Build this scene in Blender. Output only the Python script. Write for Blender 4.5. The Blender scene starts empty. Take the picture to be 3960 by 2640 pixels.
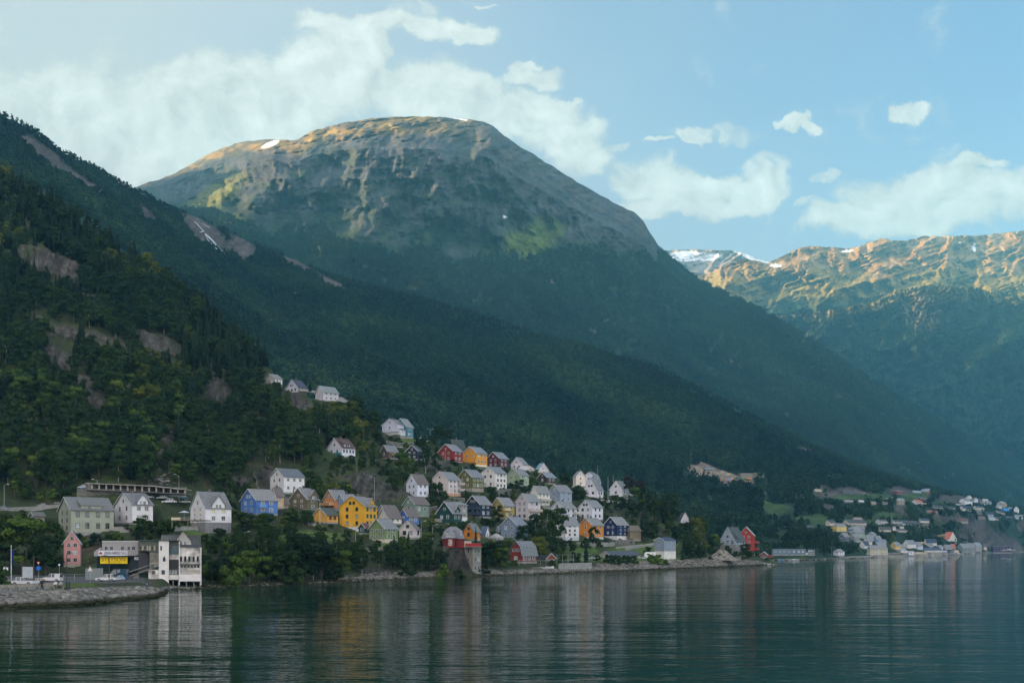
import bpy, bmesh, math, random
import numpy as np
from mathutils import Vector, Matrix
R = math.radians
D = bpy.data
scene = bpy.context.scene
COL = scene.collection
random.seed(7)

# ------------------------------------------------------------------ camera
# a level camera 9 m above the fjord with a raised lens (rise), 35 mm lens
CX, HZ, F, CAMH = 1980.0, 2116.0, 3852.0, 9.0
cam = D.cameras.new('camera'); cam.lens = F/3960*36; cam.sensor_width = 36
cam.shift_y = (HZ-1320)/3960; cam.clip_start = 1; cam.clip_end = 40000
co = D.objects.new('camera', cam); COL.objects.link(co)
co.location = (0, 0, CAMH); co.rotation_euler = (R(90), 0, 0)
scene.camera = co

# ------------------------------------------------------------------ light
SUN_EL, SUN_AZ = 17.0, -87.0          # azimuth from +Y, negative = to the left
sd = Vector((math.sin(R(SUN_AZ))*math.cos(R(SUN_EL)), math.cos(R(SUN_AZ))*math.cos(R(SUN_EL)), math.sin(R(SUN_EL))))
sl = D.lights.new('sun', 'SUN'); sl.energy = 5.0; sl.angle = R(0.5); sl.color = (1.0, 0.66, 0.36)
so = D.objects.new('sun', sl); COL.objects.link(so); so.location = (-200, 0, 300)
so.rotation_euler = (-sd).to_track_quat('-Z', 'Y').to_euler()

world = D.worlds.new('World'); scene.world = world; world.use_nodes = True
nt = world.node_tree; nt.nodes.clear()
def N(nt, t, **kw):
    n = nt.nodes.new(t)
    for k, v in kw.items(): setattr(n, k, v)
    return n
L = nt.links.new
out = N(nt, 'ShaderNodeOutputWorld'); bg = N(nt, 'ShaderNodeBackground')
sky = N(nt, 'ShaderNodeTexSky', sky_type='NISHITA'); sky.sun_disc = False
sky.sun_elevation = R(SUN_EL); sky.sun_rotation = R(SUN_AZ % 360)
sky.altitude = 0; sky.air_density = 1.0; sky.dust_density = 1.2; sky.ozone_density = 2.0
SKY_STR = 0.10
# clouds: cumulus banks placed by direction, broken up with fractal noise
tc = N(nt, 'ShaderNodeTexCoord')
sep = N(nt, 'ShaderNodeSeparateXYZ'); L(tc.outputs['Generated'], sep.inputs[0])
def M_(op, a, b=None, c=None, clamp=False):
    n = N(nt, 'ShaderNodeMath', operation=op); n.use_clamp = clamp
    for i, v in enumerate((a, b, c)):
        if v is None: continue
        if isinstance(v, (int, float)): n.inputs[i].default_value = v
        else: L(v, n.inputs[i])
    return n.outputs[0]
yy = M_('MAXIMUM', sep.outputs[1], 0.02)
uu = M_('DIVIDE', sep.outputs[0], yy); vv = M_('DIVIDE', sep.outputs[2], yy)
comb = N(nt, 'ShaderNodeCombineXYZ'); L(uu, comb.inputs[0]); L(vv, comb.inputs[1])
wn = N(nt, 'ShaderNodeTexNoise'); wn.inputs['Scale'].default_value = 11; wn.inputs['Detail'].default_value = 6
wn.inputs['Roughness'].default_value = 0.6
L(comb.outputs[0], wn.inputs['Vector'])
wsub = N(nt, 'ShaderNodeVectorMath', operation='MULTIPLY_ADD')
wsub.inputs[1].default_value = (0.075, 0.075, 0); wsub.inputs[2].default_value = (-0.0375, -0.0375, 0)
L(wn.outputs['Color'], wsub.inputs[0])
wadd = N(nt, 'ShaderNodeVectorMath', operation='ADD'); L(comb.outputs[0], wadd.inputs[0]); L(wsub.outputs[0], wadd.inputs[1])
# (x, y, half width, half height) of each bank, in photo units that become directions
BANKS = [(150,480,620,330),(560,520,500,300),(1000,420,420,270),(760,300,330,130),(1250,300,330,190),(1370,170,210,130),(1400,95,330,65),(1590,45,110,70),(1650,110,160,70),(1800,120,110,50),
 (1600,330,330,150),(1800,330,200,70),(1780,400,320,150),(2000,450,300,150),(2150,520,220,130),(2250,600,180,130),(2060,300,160,45),(2020,262,60,30),(2190,378,40,22),(1650,250,60,30),
 (2500,680,190,110),(2640,720,200,90),(2560,790,230,60),(2750,690,130,60),(2960,650,120,80),(2900,720,160,60),(2800,765,180,40),
 (2700,515,90,38),(2870,505,110,38),(3110,475,60,40),(3170,500,40,25),(3060,470,40,18),(3500,435,75,35),(2400,560,40,18),(2560,550,70,10),
 (3450,770,260,110),(3700,720,330,110),(3850,760,300,140),(3300,860,270,90),(3600,850,330,100),(3230,700,70,35),(3120,790,60,20),(3780,640,160,30),(2330,590,60,25),(1860,5,60,10)]
dens = None
for (bx, by, bw, bh) in BANKS:
    m = N(nt, 'ShaderNodeVectorMath', operation='MULTIPLY_ADD')
    k_ = 1.0 if bw > 125 else 1.15
    sx, sy = F/bw/k_, F/bh/k_
    m.inputs[1].default_value = (sx, sy, 0)
    m.inputs[2].default_value = (-(bx-CX)/F*sx, -(HZ-by)/F*sy, 0)
    L(wadd.outputs[0], m.inputs[0])
    g = N(nt, 'ShaderNodeTexGradient', gradient_type='SPHERICAL'); L(m.outputs[0], g.inputs[0])
    v = M_('MINIMUM', g.outputs['Fac'], 0.55 if bw > 125 else 0.33)
    dens = v if dens is None else M_('MAXIMUM', dens, v)
fn = N(nt, 'ShaderNodeTexNoise'); fn.inputs['Scale'].default_value = 13; fn.inputs['Detail'].default_value = 12
fn.inputs['Roughness'].default_value = 0.66; L(wadd.outputs[0], fn.inputs['Vector'])
d2 = M_('MULTIPLY_ADD', fn.outputs['Fac'], 1.35, -0.70)
d3 = M_('ADD', dens, d2)
mr = N(nt, 'ShaderNodeMapRange', interpolation_type='SMOOTHSTEP')
mr.inputs['From Min'].default_value = 0.06; mr.inputs['From Max'].default_value = 0.42
L(d3, mr.inputs['Value'])
front = M_('GREATER_THAN', sep.outputs[1], 0.05)
cm = M_('MULTIPLY', mr.outputs[0], front)
cm = M_('MULTIPLY', cm, 0.9)
# cloud body: brighter tops, greyer folds; sunward relief painted in by offset noise
sh = N(nt, 'ShaderNodeMapRange'); sh.inputs['From Min'].default_value = 0.2; sh.inputs['From Max'].default_value = 0.8
sh.inputs['To Min'].default_value = 0.80; sh.inputs['To Max'].default_value = 1.08
L(d3, sh.inputs['Value'])
ccol = N(nt, 'ShaderNodeMix', data_type='RGBA', blend_type='MULTIPLY'); ccol.inputs['Factor'].default_value = 1
ccol.inputs['A'].default_value = (2.62, 2.68, 2.48, 1); 
fo = N(nt, 'ShaderNodeVectorMath', operation='ADD'); fo.inputs[1].default_value = (-0.012, 0.010, 0); L(wadd.outputs[0], fo.inputs[0])
fn2 = N(nt, 'ShaderNodeTexNoise'); fn2.inputs['Scale'].default_value = 13; fn2.inputs['Detail'].default_value = 12; fn2.inputs['Roughness'].default_value = 0.66; L(fo.outputs[0], fn2.inputs['Vector'])
relf = M_('MULTIPLY_ADD', M_('SUBTRACT', fn.outputs['Fac'], fn2.outputs['Fac']), 0.8, 0.0)
L(M_('ADD', sh.outputs[0], relf), ccol.inputs['B'])
stint = N(nt, 'ShaderNodeMix', data_type='RGBA', blend_type='MULTIPLY'); stint.inputs['Factor'].default_value = 1
L(sky.outputs[0], stint.inputs['A']); stint.inputs['B'].default_value = (0.44, 0.63, 0.72, 1)
mix = N(nt, 'ShaderNodeMix', data_type='RGBA')
# thin high veil towards the sun side (left), clear blue to the right
vl = N(nt, 'ShaderNodeMapRange', interpolation_type='SMOOTHSTEP'); vl.inputs['From Min'].default_value = 0.45; vl.inputs['From Max'].default_value = -0.55
vl.inputs['To Min'].default_value = 0.20; vl.inputs['To Max'].default_value = 0.85
vn_ = N(nt, 'ShaderNodeTexNoise'); vn_.inputs['Scale'].default_value = 2.5; vn_.inputs['Detail'].default_value = 4; L(comb.outputs[0], vn_.inputs['Vector'])
L(M_('ADD', uu, M_('MULTIPLY_ADD', vn_.outputs['Fac'], 0.5, -0.25)), vl.inputs['Value'])
low_ = N(nt, 'ShaderNodeMapRange', interpolation_type='SMOOTHSTEP'); low_.inputs['From Min'].default_value = 0.55; low_.inputs['From Max'].default_value = 0.15; low_.inputs['To Max'].default_value = 0.35; L(vv, low_.inputs['Value'])
vf = M_('MULTIPLY', M_('MINIMUM', M_('ADD', vl.outputs[0], low_.outputs[0]), 0.9), front)
veil = N(nt, 'ShaderNodeMix', data_type='RGBA'); L(vf, veil.inputs['Factor']); L(stint.outputs['Result'], veil.inputs['A']); veil.inputs['B'].default_value = (2.1, 2.1, 1.95, 1)
L(cm, mix.inputs['Factor']); L(veil.outputs['Result'], mix.inputs['A']); L(ccol.outputs['Result'], mix.inputs['B'])
# unseen warm cloud bank added behind the viewer to brighten the town facades
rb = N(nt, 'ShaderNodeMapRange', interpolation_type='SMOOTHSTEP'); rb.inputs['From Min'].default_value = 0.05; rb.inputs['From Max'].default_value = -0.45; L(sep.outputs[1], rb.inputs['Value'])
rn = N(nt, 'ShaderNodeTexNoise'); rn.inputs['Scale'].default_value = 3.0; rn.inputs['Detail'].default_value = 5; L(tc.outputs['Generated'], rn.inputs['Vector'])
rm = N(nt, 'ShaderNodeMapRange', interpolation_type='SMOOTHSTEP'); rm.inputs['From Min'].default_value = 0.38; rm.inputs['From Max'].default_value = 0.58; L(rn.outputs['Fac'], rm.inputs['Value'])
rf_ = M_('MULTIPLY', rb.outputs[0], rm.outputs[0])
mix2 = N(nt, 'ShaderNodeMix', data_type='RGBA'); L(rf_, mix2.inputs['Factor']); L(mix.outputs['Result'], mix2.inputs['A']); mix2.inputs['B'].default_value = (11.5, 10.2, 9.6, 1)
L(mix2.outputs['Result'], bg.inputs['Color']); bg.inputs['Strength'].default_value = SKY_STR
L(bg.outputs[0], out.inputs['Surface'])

scene.view_settings.view_transform = 'Standard'; scene.view_settings.look = 'None'
scene.view_settings.exposure = 1.96; scene.view_settings.gamma = 1.0
scene.render.engine = 'CYCLES'
cy = scene.cycles
cy.use_denoising = True; cy.max_bounces = 4; cy.diffuse_bounces = 2; cy.glossy_bounces = 3
cy.transmission_bounces = 2; cy.volume_bounces = 0; cy.transparent_max_bounces = 4
cy.caustics_reflective = False; cy.caustics_refractive = False
cy.sample_clamp_indirect = 4
scene.render.use_persistent_data = False

# ------------------------------------------------------------------ helpers
def S(v): return v*1.6837            # overview pixels -> photo pixels
def W(px, row, Y):                   # photo direction at distance Y -> world point
    return Vector(((px-CX)/F*Y, Y, CAMH+(HZ-row)/F*Y))
def tag(o, label=None, cat=None, group=None, kind=None):
    if label: o['label'] = label
    if cat: o['category'] = cat
    if group: o['group'] = group
    if kind: o['kind'] = kind
    return o
_h = np.random.RandomState(11).rand(256, 256)
def vnoise(x, y):
    xi = np.floor(x).astype(int); yi = np.floor(y).astype(int); fx = x-xi; fy = y-yi
    fx = fx*fx*fx*(fx*(fx*6-15)+10); fy = fy*fy*fy*(fy*(fy*6-15)+10)
    a = _h[xi & 255, yi & 255]; b = _h[(xi+1) & 255, yi & 255]; c = _h[xi & 255, (yi+1) & 255]; d = _h[(xi+1) & 255, (yi+1) & 255]
    return (a+(b-a)*fx)*(1-fy)+(c+(d-c)*fx)*fy
def fbm(x, y, o=5, g=0.5):
    s = 0; a = 1; t = 0
    for i in range(o):
        s = s+a*vnoise(x*2**i+17.3*i, y*2**i+9.1*i); t += a; a *= g
    return s/t*2-1
def ridged(x, y, o=5, g=0.55):
    s = 0; a = 1; t = 0
    for i in range(o):
        n = 1-np.abs(2*vnoise(x*2**i+31.7*i, y*2**i+3.7*i)-1); s = s+a*n*n; t += a; a *= g
    return s/t
def sstep(a, b, x):
    t = np.clip((x-a)/(b-a), 0, 1); return t*t*(3-2*t)

_mats = {}
def mat(name, col, rough=0.75, spec=0.3, metal=0, var=0.12, scale=3.0, bump=0.0, emit=None):
    if name in _mats: return _mats[name]
    m = D.materials.new(name); m.use_nodes = True; t = m.node_tree; b = t.nodes['Principled BSDF']
    b.inputs['Roughness'].default_value = rough; b.inputs['Specular IOR Level'].default_value = spec
    b.inputs['Metallic'].default_value = metal
    nz = t.nodes.new('ShaderNodeTexNoise'); nz.inputs['Scale'].default_value = scale; nz.inputs['Detail'].default_value = 5
    g = t.nodes.new('ShaderNodeTexCoord'); t.links.new(g.outputs['Object'], nz.inputs['Vector'])
    mr = t.nodes.new('ShaderNodeMapRange'); mr.inputs['To Min'].default_value = 1-var*1.6; mr.inputs['To Max'].default_value = 1+var*1.6
    mr.inputs['From Min'].default_value = 0.25; mr.inputs['From Max'].default_value = 0.75
    t.links.new(nz.outputs['Fac'], mr.inputs['Value'])
    mx = t.nodes.new('ShaderNodeMix'); mx.data_type = 'RGBA'; mx.blend_type = 'MULTIPLY'; mx.inputs['Factor'].default_value = 1
    mx.inputs['A'].default_value = (*col, 1); t.links.new(mr.outputs[0], mx.inputs['B'])
    t.links.new(mx.outputs['Result'], b.inputs['Base Color'])
    if bump:
        bp = t.nodes.new('ShaderNodeBump'); bp.inputs['Strength'].default_value = bump; bp.inputs['Distance'].default_value = 0.2
        t.links.new(nz.outputs['Fac'], bp.inputs['Height']); t.links.new(bp.outputs[0], b.inputs['Normal'])
    if emit:
        b.inputs['Emission Color'].default_value = (*emit[0], 1); b.inputs['Emission Strength'].default_value = emit[1]
    _mats[name] = m
    return m

# ground material: albedo of the ground cover per vertex, broken up at two scales
def ground_mat(name, s1, s2, amp, bump):
    m = D.materials.new(name); m.use_nodes = True; t = m.node_tree; b = t.nodes['Principled BSDF']
    b.inputs['Roughness'].default_value = 0.9; b.inputs['Specular IOR Level'].default_value = 0.15
    at = t.nodes.new('ShaderNodeAttribute'); at.attribute_name = 'cover'
    g = t.nodes.new('ShaderNodeNewGeometry')
    vals = []
    for s, dt in ((s1, 6), (s2, 5)):
        nz = t.nodes.new('ShaderNodeTexNoise'); nz.inputs['Scale'].default_value = s; nz.inputs['Detail'].default_value = dt
        nz.inputs['Roughness'].default_value = 0.6
        t.links.new(g.outputs['Position'], nz.inputs['Vector'])
        mr = t.nodes.new('ShaderNodeMapRange'); mr.inputs['From Min'].default_value = 0.3; mr.inputs['From Max'].default_value = 0.7
        mr.inputs['To Min'].default_value = 1-amp*1.3; mr.inputs['To Max'].default_value = 1+amp*1.3
        t.links.new(nz.outputs['Fac'], mr.inputs['Value']); vals.append((mr, nz))
    mm = t.nodes.new('ShaderNodeMath'); mm.operation = 'MULTIPLY'
    t.links.new(vals[0][0].outputs[0], mm.inputs[0]); t.links.new(vals[1][0].outputs[0], mm.inputs[1])
    mx = t.nodes.new('ShaderNodeMix'); mx.data_type = 'RGBA'; mx.blend_type = 'MULTIPLY'; mx.inputs['Factor'].default_value = 1
    t.links.new(at.outputs['Color'], mx.inputs['A']); t.links.new(mm.outputs[0], mx.inputs['B'])
    t.links.new(mx.outputs['Result'], b.inputs['Base Color'])
    bp = t.nodes.new('ShaderNodeBump'); bp.inputs['Strength'].default_value = 0.9; bp.inputs['Distance'].default_value = bump
    t.links.new(vals[1][1].outputs['Fac'], bp.inputs['Height']); t.links.new(bp.outputs[0], b.inputs['Normal'])
    return m

def sheet(name, P, cover, m, smooth=True):
    nr, nc = P.shape[:2]
    me = D.meshes.new(name)
    idx = np.arange(nr*nc).reshape(nr, nc)
    q = np.stack([idx[:-1, :-1], idx[:-1, 1:], idx[1:, 1:], idx[1:, :-1]], -1).reshape(-1, 4)
    me.vertices.add(nr*nc); me.vertices.foreach_set('co', P.reshape(-1).astype(np.float32))
    me.loops.add(q.size); me.loops.foreach_set('vertex_index', q.reshape(-1).astype(np.int32))
    me.polygons.add(len(q)); me.polygons.foreach_set('loop_start', (np.arange(len(q))*4).astype(np.int32))
    me.polygons.foreach_set('loop_total', np.full(len(q), 4, np.int32))
    me.polygons.foreach_set('use_smooth', np.full(len(q), smooth))
    ca = me.color_attributes.new('cover', 'FLOAT_COLOR', 'POINT')
    c4 = np.ones((nr*nc, 4), np.float32); c4[:, :3] = cover.reshape(-1, 3); ca.data.foreach_set('color', c4.reshape(-1))
    me.update(); me.validate()
    me.materials.append(m)
    o = D.objects.new(name, me); COL.objects.link(o); o['kind'] = 'structure'
    return o

class Terrain:
    """columns: {px: [(row, Y), ...]} - every column has the same number of profile knots"""
    def __init__(s, cols, blur=25):
        xs = sorted(cols); s.K = len(cols[xs[0]])
        s.x0, s.x1 = xs[0], xs[-1]
        s.gx = np.arange(s.x0, s.x1+1, 5.0)
        a = np.array([cols[x] for x in xs], float)              # n,K,2
        s.row = np.stack([np.interp(s.gx, xs, a[:, k, 0]) for k in range(s.K)], 1)
        s.Y = np.stack([np.interp(s.gx, xs, a[:, k, 1]) for k in range(s.K)], 1)
        n = max(1, int(blur/5)); ker = np.hanning(2*n+3)[1:-1]; ker /= ker.sum()
        def bl(v):
            p = np.pad(v, (n, n), mode='edge'); return np.convolve(p, ker, mode='valid')
        s.row = np.stack([bl(s.row[:, k]) for k in range(s.K)], 1)
        s.Y = np.stack([bl(s.Y[:, k]) for k in range(s.K)], 1)
    def knots(s, px):
        px = np.atleast_1d(px).astype(float)
        return (np.stack([np.interp(px, s.gx, s.row[:, k]) for k in range(s.K)], 1),
                np.stack([np.interp(px, s.gx, s.Y[:, k]) for k in range(s.K)], 1))
    def dist(s, px, row):
        r, y = s.knots(px); r = r[0]; y = y[0]
        return float(np.interp(-row, -r, y))
    def at(s, px, row):
        return W(px, row, s.dist(px, row))
    def grid(s, pxs, per):
        """per: samples in each segment -> arrays row,Y (nr,nc)"""
        r, y = s.knots(pxs); rr = []; yy = []
        for k in range(s.K-1):
            n = per[k]
            for i in range(n):
                t = i/n; rr.append(r[:, k]*(1-t)+r[:, k+1]*t); yy.append(y[:, k]*(1-t)+y[:, k+1]*t)
        rr.append(r[:, -1]); yy.append(y[:, -1])
        return np.array(rr), np.array(yy)
def world_grid(PX, ROW, Y):
    return np.stack([(PX-CX)/F*Y, Y, CAMH+(HZ-ROW)/F*Y], -1)
# ------------------------------------------------------------------ terrain
FOREST = np.array([0.012, 0.030, 0.018]); ROCK = np.array([0.20, 0.195, 0.19]); GRASS = np.array([0.075, 0.115, 0.028])
SOIL = np.array([0.055, 0.045, 0.032]); SUNLIT_HEATH = np.array([0.13, 0.095, 0.035]); SNOW = np.array([0.8, 0.82, 0.85]); WEED = np.array([0.035, 0.035, 0.018])
def lerp(a, b, t): return a+(b-a)*t[..., None]
def ell(PX, ROW, cx, cy, rx, ry, ang=0, soft=0.35):
    dx, dy = PX-cx, ROW-cy; c, s_ = math.cos(R(ang)), math.sin(R(ang))
    u = (dx*c+dy*s_)/rx; v = (-dx*s_+dy*c)/ry
    return 1-sstep(1-soft, 1+soft, np.sqrt(u*u+v*v)+0.35*fbm(PX/40.0, ROW/40.0, 4))

A = Terrain({
 -900: [(2390,128),(2330,134),(2290,160),(2240,200),(1968,280),(1650,375),(1050,500),(450,640)],
 0:    [(2353,146),(2288,152),(2250,182),(2218,245),(1968,305),(1650,395),(1150,520),(680,650)],
 300:  [(2341,154),(2271,161),(2250,186),(2225,250),(2072,292),(1892,330),(1400,450),(860,620)],
 560:  [(2316,173),(2262,190),(2248,205),(2222,245),(2060,290),(1900,332),(1480,440),(1050,595)],
 615:  [(2306,182),(2270,190),(2252,205),(2222,242),(2060,290),(1900,330),(1500,440),(1080,590)],
 660:  [(2278,214),(2262,222),(2235,235),(2150,262),(2055,285),(1905,335),(1510,440),(1110,585)],
 790:  [(2274,220),(2262,228),(2240,240),(2150,268),(2050,300),(1920,345),(1560,440),(1210,570)],
 1020: [(2266,231),(2252,238),(2225,250),(2120,280),(2000,335),(1880,378),(1650,430),(1410,540)],
 1120: [(2261,239),(2249,246),(2220,260),(2115,290),(2005,340),(1880,386),(1680,432),(1505,505)],
 1250: [(2256,247),(2243,254),(2215,268),(2110,300),(2010,345),(1880,395),(1720,440),(1552,490)],
 1500: [(2243,273),(2222,283),(2190,300),(2110,325),(2000,370),(1880,420),(1780,465),(1690,520)],
 1680: [(2236,289),(2208,298),(2175,312),(2095,335),(1995,388),(1895,440),(1795,490),(1715,535)],
 1740: [(2233,296),(2122,303),(2105,325),(2080,347),(1990,398),(1900,448),(1805,498),(1740,545)],
 1800: [(2231,301),(2130,309),(2110,328),(2082,352),(1990,404),(1900,452),(1815,503),(1762,545)],
 1890: [(2228,310),(2200,318),(2165,332),(2090,365),(1990,420),(1900,460),(1840,510),(1800,545)],
 2100: [(2220,333),(2200,342),(2170,360),(2100,395),(2020,440),(1930,480),(1880,520),(1835,560)],
 2350: [(2211,365),(2185,378),(2165,400),(2100,445),(2030,480),(1980,505),(1940,530),(1910,560)],
 2600: [(2201,408),(2170,420),(2150,435),(2118,460),(2080,480),(2040,500),(2005,520),(1985,540)],
 2760: [(2195,439),(2165,450),(2150,462),(2140,480),(2130,490),(2120,500),(2113,510),(2108,520)],
 2900: [(2188,481),(2168,490),(2158,500),(2152,508),(2149,515),(2146,522),(2144,528),(2142,535)],
 2980: [(2183,517),(2176,522),(2172,527),(2169,532),(2167,537),(2166,541),(2165,545),(2165,549)],
 3030: [(2187,520),(2186,524),(2186,528),(2186,532),(2186,536),(2186,540),(2186,545),(2186,550)],
}, blur=30)
px = np.concatenate([np.arange(-900, -60, 20.0), np.arange(-60, 3031, 5.0)])
ROW, Y = A.grid(px, [14, 14, 14, 30, 34, 44, 60])
nr = ROW.shape[0]; PX = np.broadcast_to(px, ROW.shape)
t = np.linspace(0, 1, nr)[:, None]
kidx = np.concatenate([np.full(n, k)+np.arange(n)/n for k, n in enumerate([14, 14, 14, 30, 34, 44, 60])]+[[7.0]])[:, None]*np.ones_like(PX)
P = world_grid(PX, ROW, Y)
amp = sstep(3.2, 5.0, kidx)
hgt = amp*(fbm(P[..., 0]/22, P[..., 1]/22, 5)*2.2+ridged(P[..., 0]/60, P[..., 1]/40, 4)*2.0-0.8)
hgt = hgt*(1-0.75*sstep(1500, 1700, PX))
hgt += fbm(P[..., 0]/3, P[..., 1]/3, 3)*0.18*sstep(1.0, 1.6, kidx)
hgt += fbm(P[..., 0]/1.3, P[..., 1]/1.3, 3)*0.35*(1-sstep(0.9, 1.2, kidx))*sstep(0, 0.2, kidx)
P[..., 2] += hgt
# albedo of the cover
cov = np.ones(PX.shape+(3,))*np.array([0.030, 0.040, 0.018])
cov = lerp(cov, GRASS*0.55, np.clip(fbm(PX/60, ROW/60, 4)*1.6+0.15, 0, 1)*0.8)
cov = lerp(cov, SOIL, np.clip(fbm(PX/33+7, ROW/33, 4)*1.8-0.1, 0, 1)*0.7)
ROCKS_A = [(205,1030,130,46,18),(160,1260,75,28,25),(290,1290,130,26,14),(440,1335,80,16,15),(230,1385,70,26,45),(350,1535,85,36,35),(560,1300,45,22,10),(620,1350,80,40,15),(330,1470,60,18,20),(500,1500,30,18,20),
  (640,1730,26,90,20),(830,1540,60,35,50),(860,1490,50,30,40),(990,1640,55,30,20),(1170,1560,60,25,35),(1150,1590,30,20,0),(1030,1850,60,45,0),(600,1870,60,20,0),(940,1865,45,20,0),(1430,1890,85,40,20),(1520,1905,60,30,0),(1380,1470,1,1,0),
  (1690,1800,50,25,0),(1700,2190,40,60,0),(2530,2050,40,28,40),(2555,2080,30,18,30),(1470,2215,60,18,0),(1390,1700,1,1,0),(1545,2235,70,12,0)]
rk = np.zeros(PX.shape)
rn_ = 0.55*fbm(PX/55+5, ROW/30, 5)
for e in ROCKS_A: rk = np.maximum(rk, ell(PX+60*rn_, ROW+45*rn_, *e))
rk = np.clip(rk*1.15-0.5*sstep(0.1, 0.4, fbm(PX/26, ROW/20, 4)), 0, 1)
streak = 0.85+0.9*fbm(PX/9+ROW/40, ROW/30, 5)
ROCKC = np.stack([0.062*streak, 0.056*streak, 0.049*streak], -1)
cov = cov*(1-rk[..., None])+ROCKC*rk[..., None]
P[..., 1] -= rk*(1.5+6*ridged(PX/34, ROW/15, 5))*(kidx > 2)      # outcrops stand proud of the slope
cliff = ell(PX, ROW, 1745, 2185, 80, 75)*(kidx < 1.3)
cov = cov*(1-cliff[..., None])+ROCKC*0.8*cliff[..., None]
# shore: stones above, wet weed below
sh = 1-sstep(0.75, 1.1, kidx); stone = np.array([0.22, 0.205, 0.185])*(0.75+0.5*fbm(PX/5, ROW/3, 3)[..., None])
cov = cov*(1-sh[..., None])+stone*sh[..., None]
cov = cov*(1-cliff[..., None])+ROCKC*0.6*cliff[..., None]
wet = 1-sstep(0.18, 0.36, kidx+0.08*fbm(PX/15, ROW/5, 3)); cov = lerp(cov, WEED, wet)
# left park: lawn, road asphalt
lawn = sstep(1.05, 1.2, kidx)*(1-sstep(1.75, 1.85, kidx))*sstep(150, 190, PX)*(1-sstep(350, 380, PX))
cov = lerp(cov, GRASS*0.9, lawn)
walk = sstep(0.98, 1.03, kidx)*(1-sstep(1.75, 1.8, kidx))*(1-sstep(180, 200, PX))
cov = lerp(cov, np.array([0.16, 0.16, 0.155]), walk)
road = sstep(1.78, 1.85, kidx)*(1-sstep(2.85, 3.0, kidx))*(1-sstep(520, 600, PX))
cov = lerp(cov, np.array([0.085, 0.085, 0.09]), road)
for e in [(1220,2075,140,22,0),(2480,2120,130,18,-3),(1520,2110,60,18,0),(1590,1706,60,8,0),(2400,2160,260,12,0),(2250,2125,60,16,0),(760,2055,50,25,0),(2570,2100,60,20,0)]:
    cov = lerp(cov, GRASS, ell(PX, ROW, *e)*0.9)
cov = lerp(cov, np.array([0.17, 0.155, 0.13]), ell(PX, ROW, 2800, 2155, 60, 14))       # gravel heap ground
cov = lerp(cov, SOIL*0.9, ell(PX, ROW, 350, 2105, 75, 40, 0)*0.95)
# skirt below water and the back slope
sk = P[:1].copy(); sk[..., 2] = -4; sk[..., 1] -= 6; sk[..., 0] *= (P[:1, :, 1]-6)/P[:1, :, 1]
b1 = P[-1:].copy(); b1[..., 0] *= 1+40/b1[..., 1]; b1[..., 1] += 40; b1[..., 2] = np.maximum(b1[..., 2]-14, -4)
b2 = P[-1:].copy(); b2[..., 0] *= 1+160/b2[..., 1]; b2[..., 1] += 160; b2[..., 2] = np.maximum(b2[..., 2]-110, -5)
P = np.concatenate([sk, P, b1, b2]); cov = np.concatenate([cov[:1], cov, cov[-1:], cov[-1:]])
A_grid = (px.copy(), ROW.copy())
TOWN = sheet('town_hillside', P, cov, ground_mat('town_hillside_ground', 0.35, 1.6, 0.35, 0.4))

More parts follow.
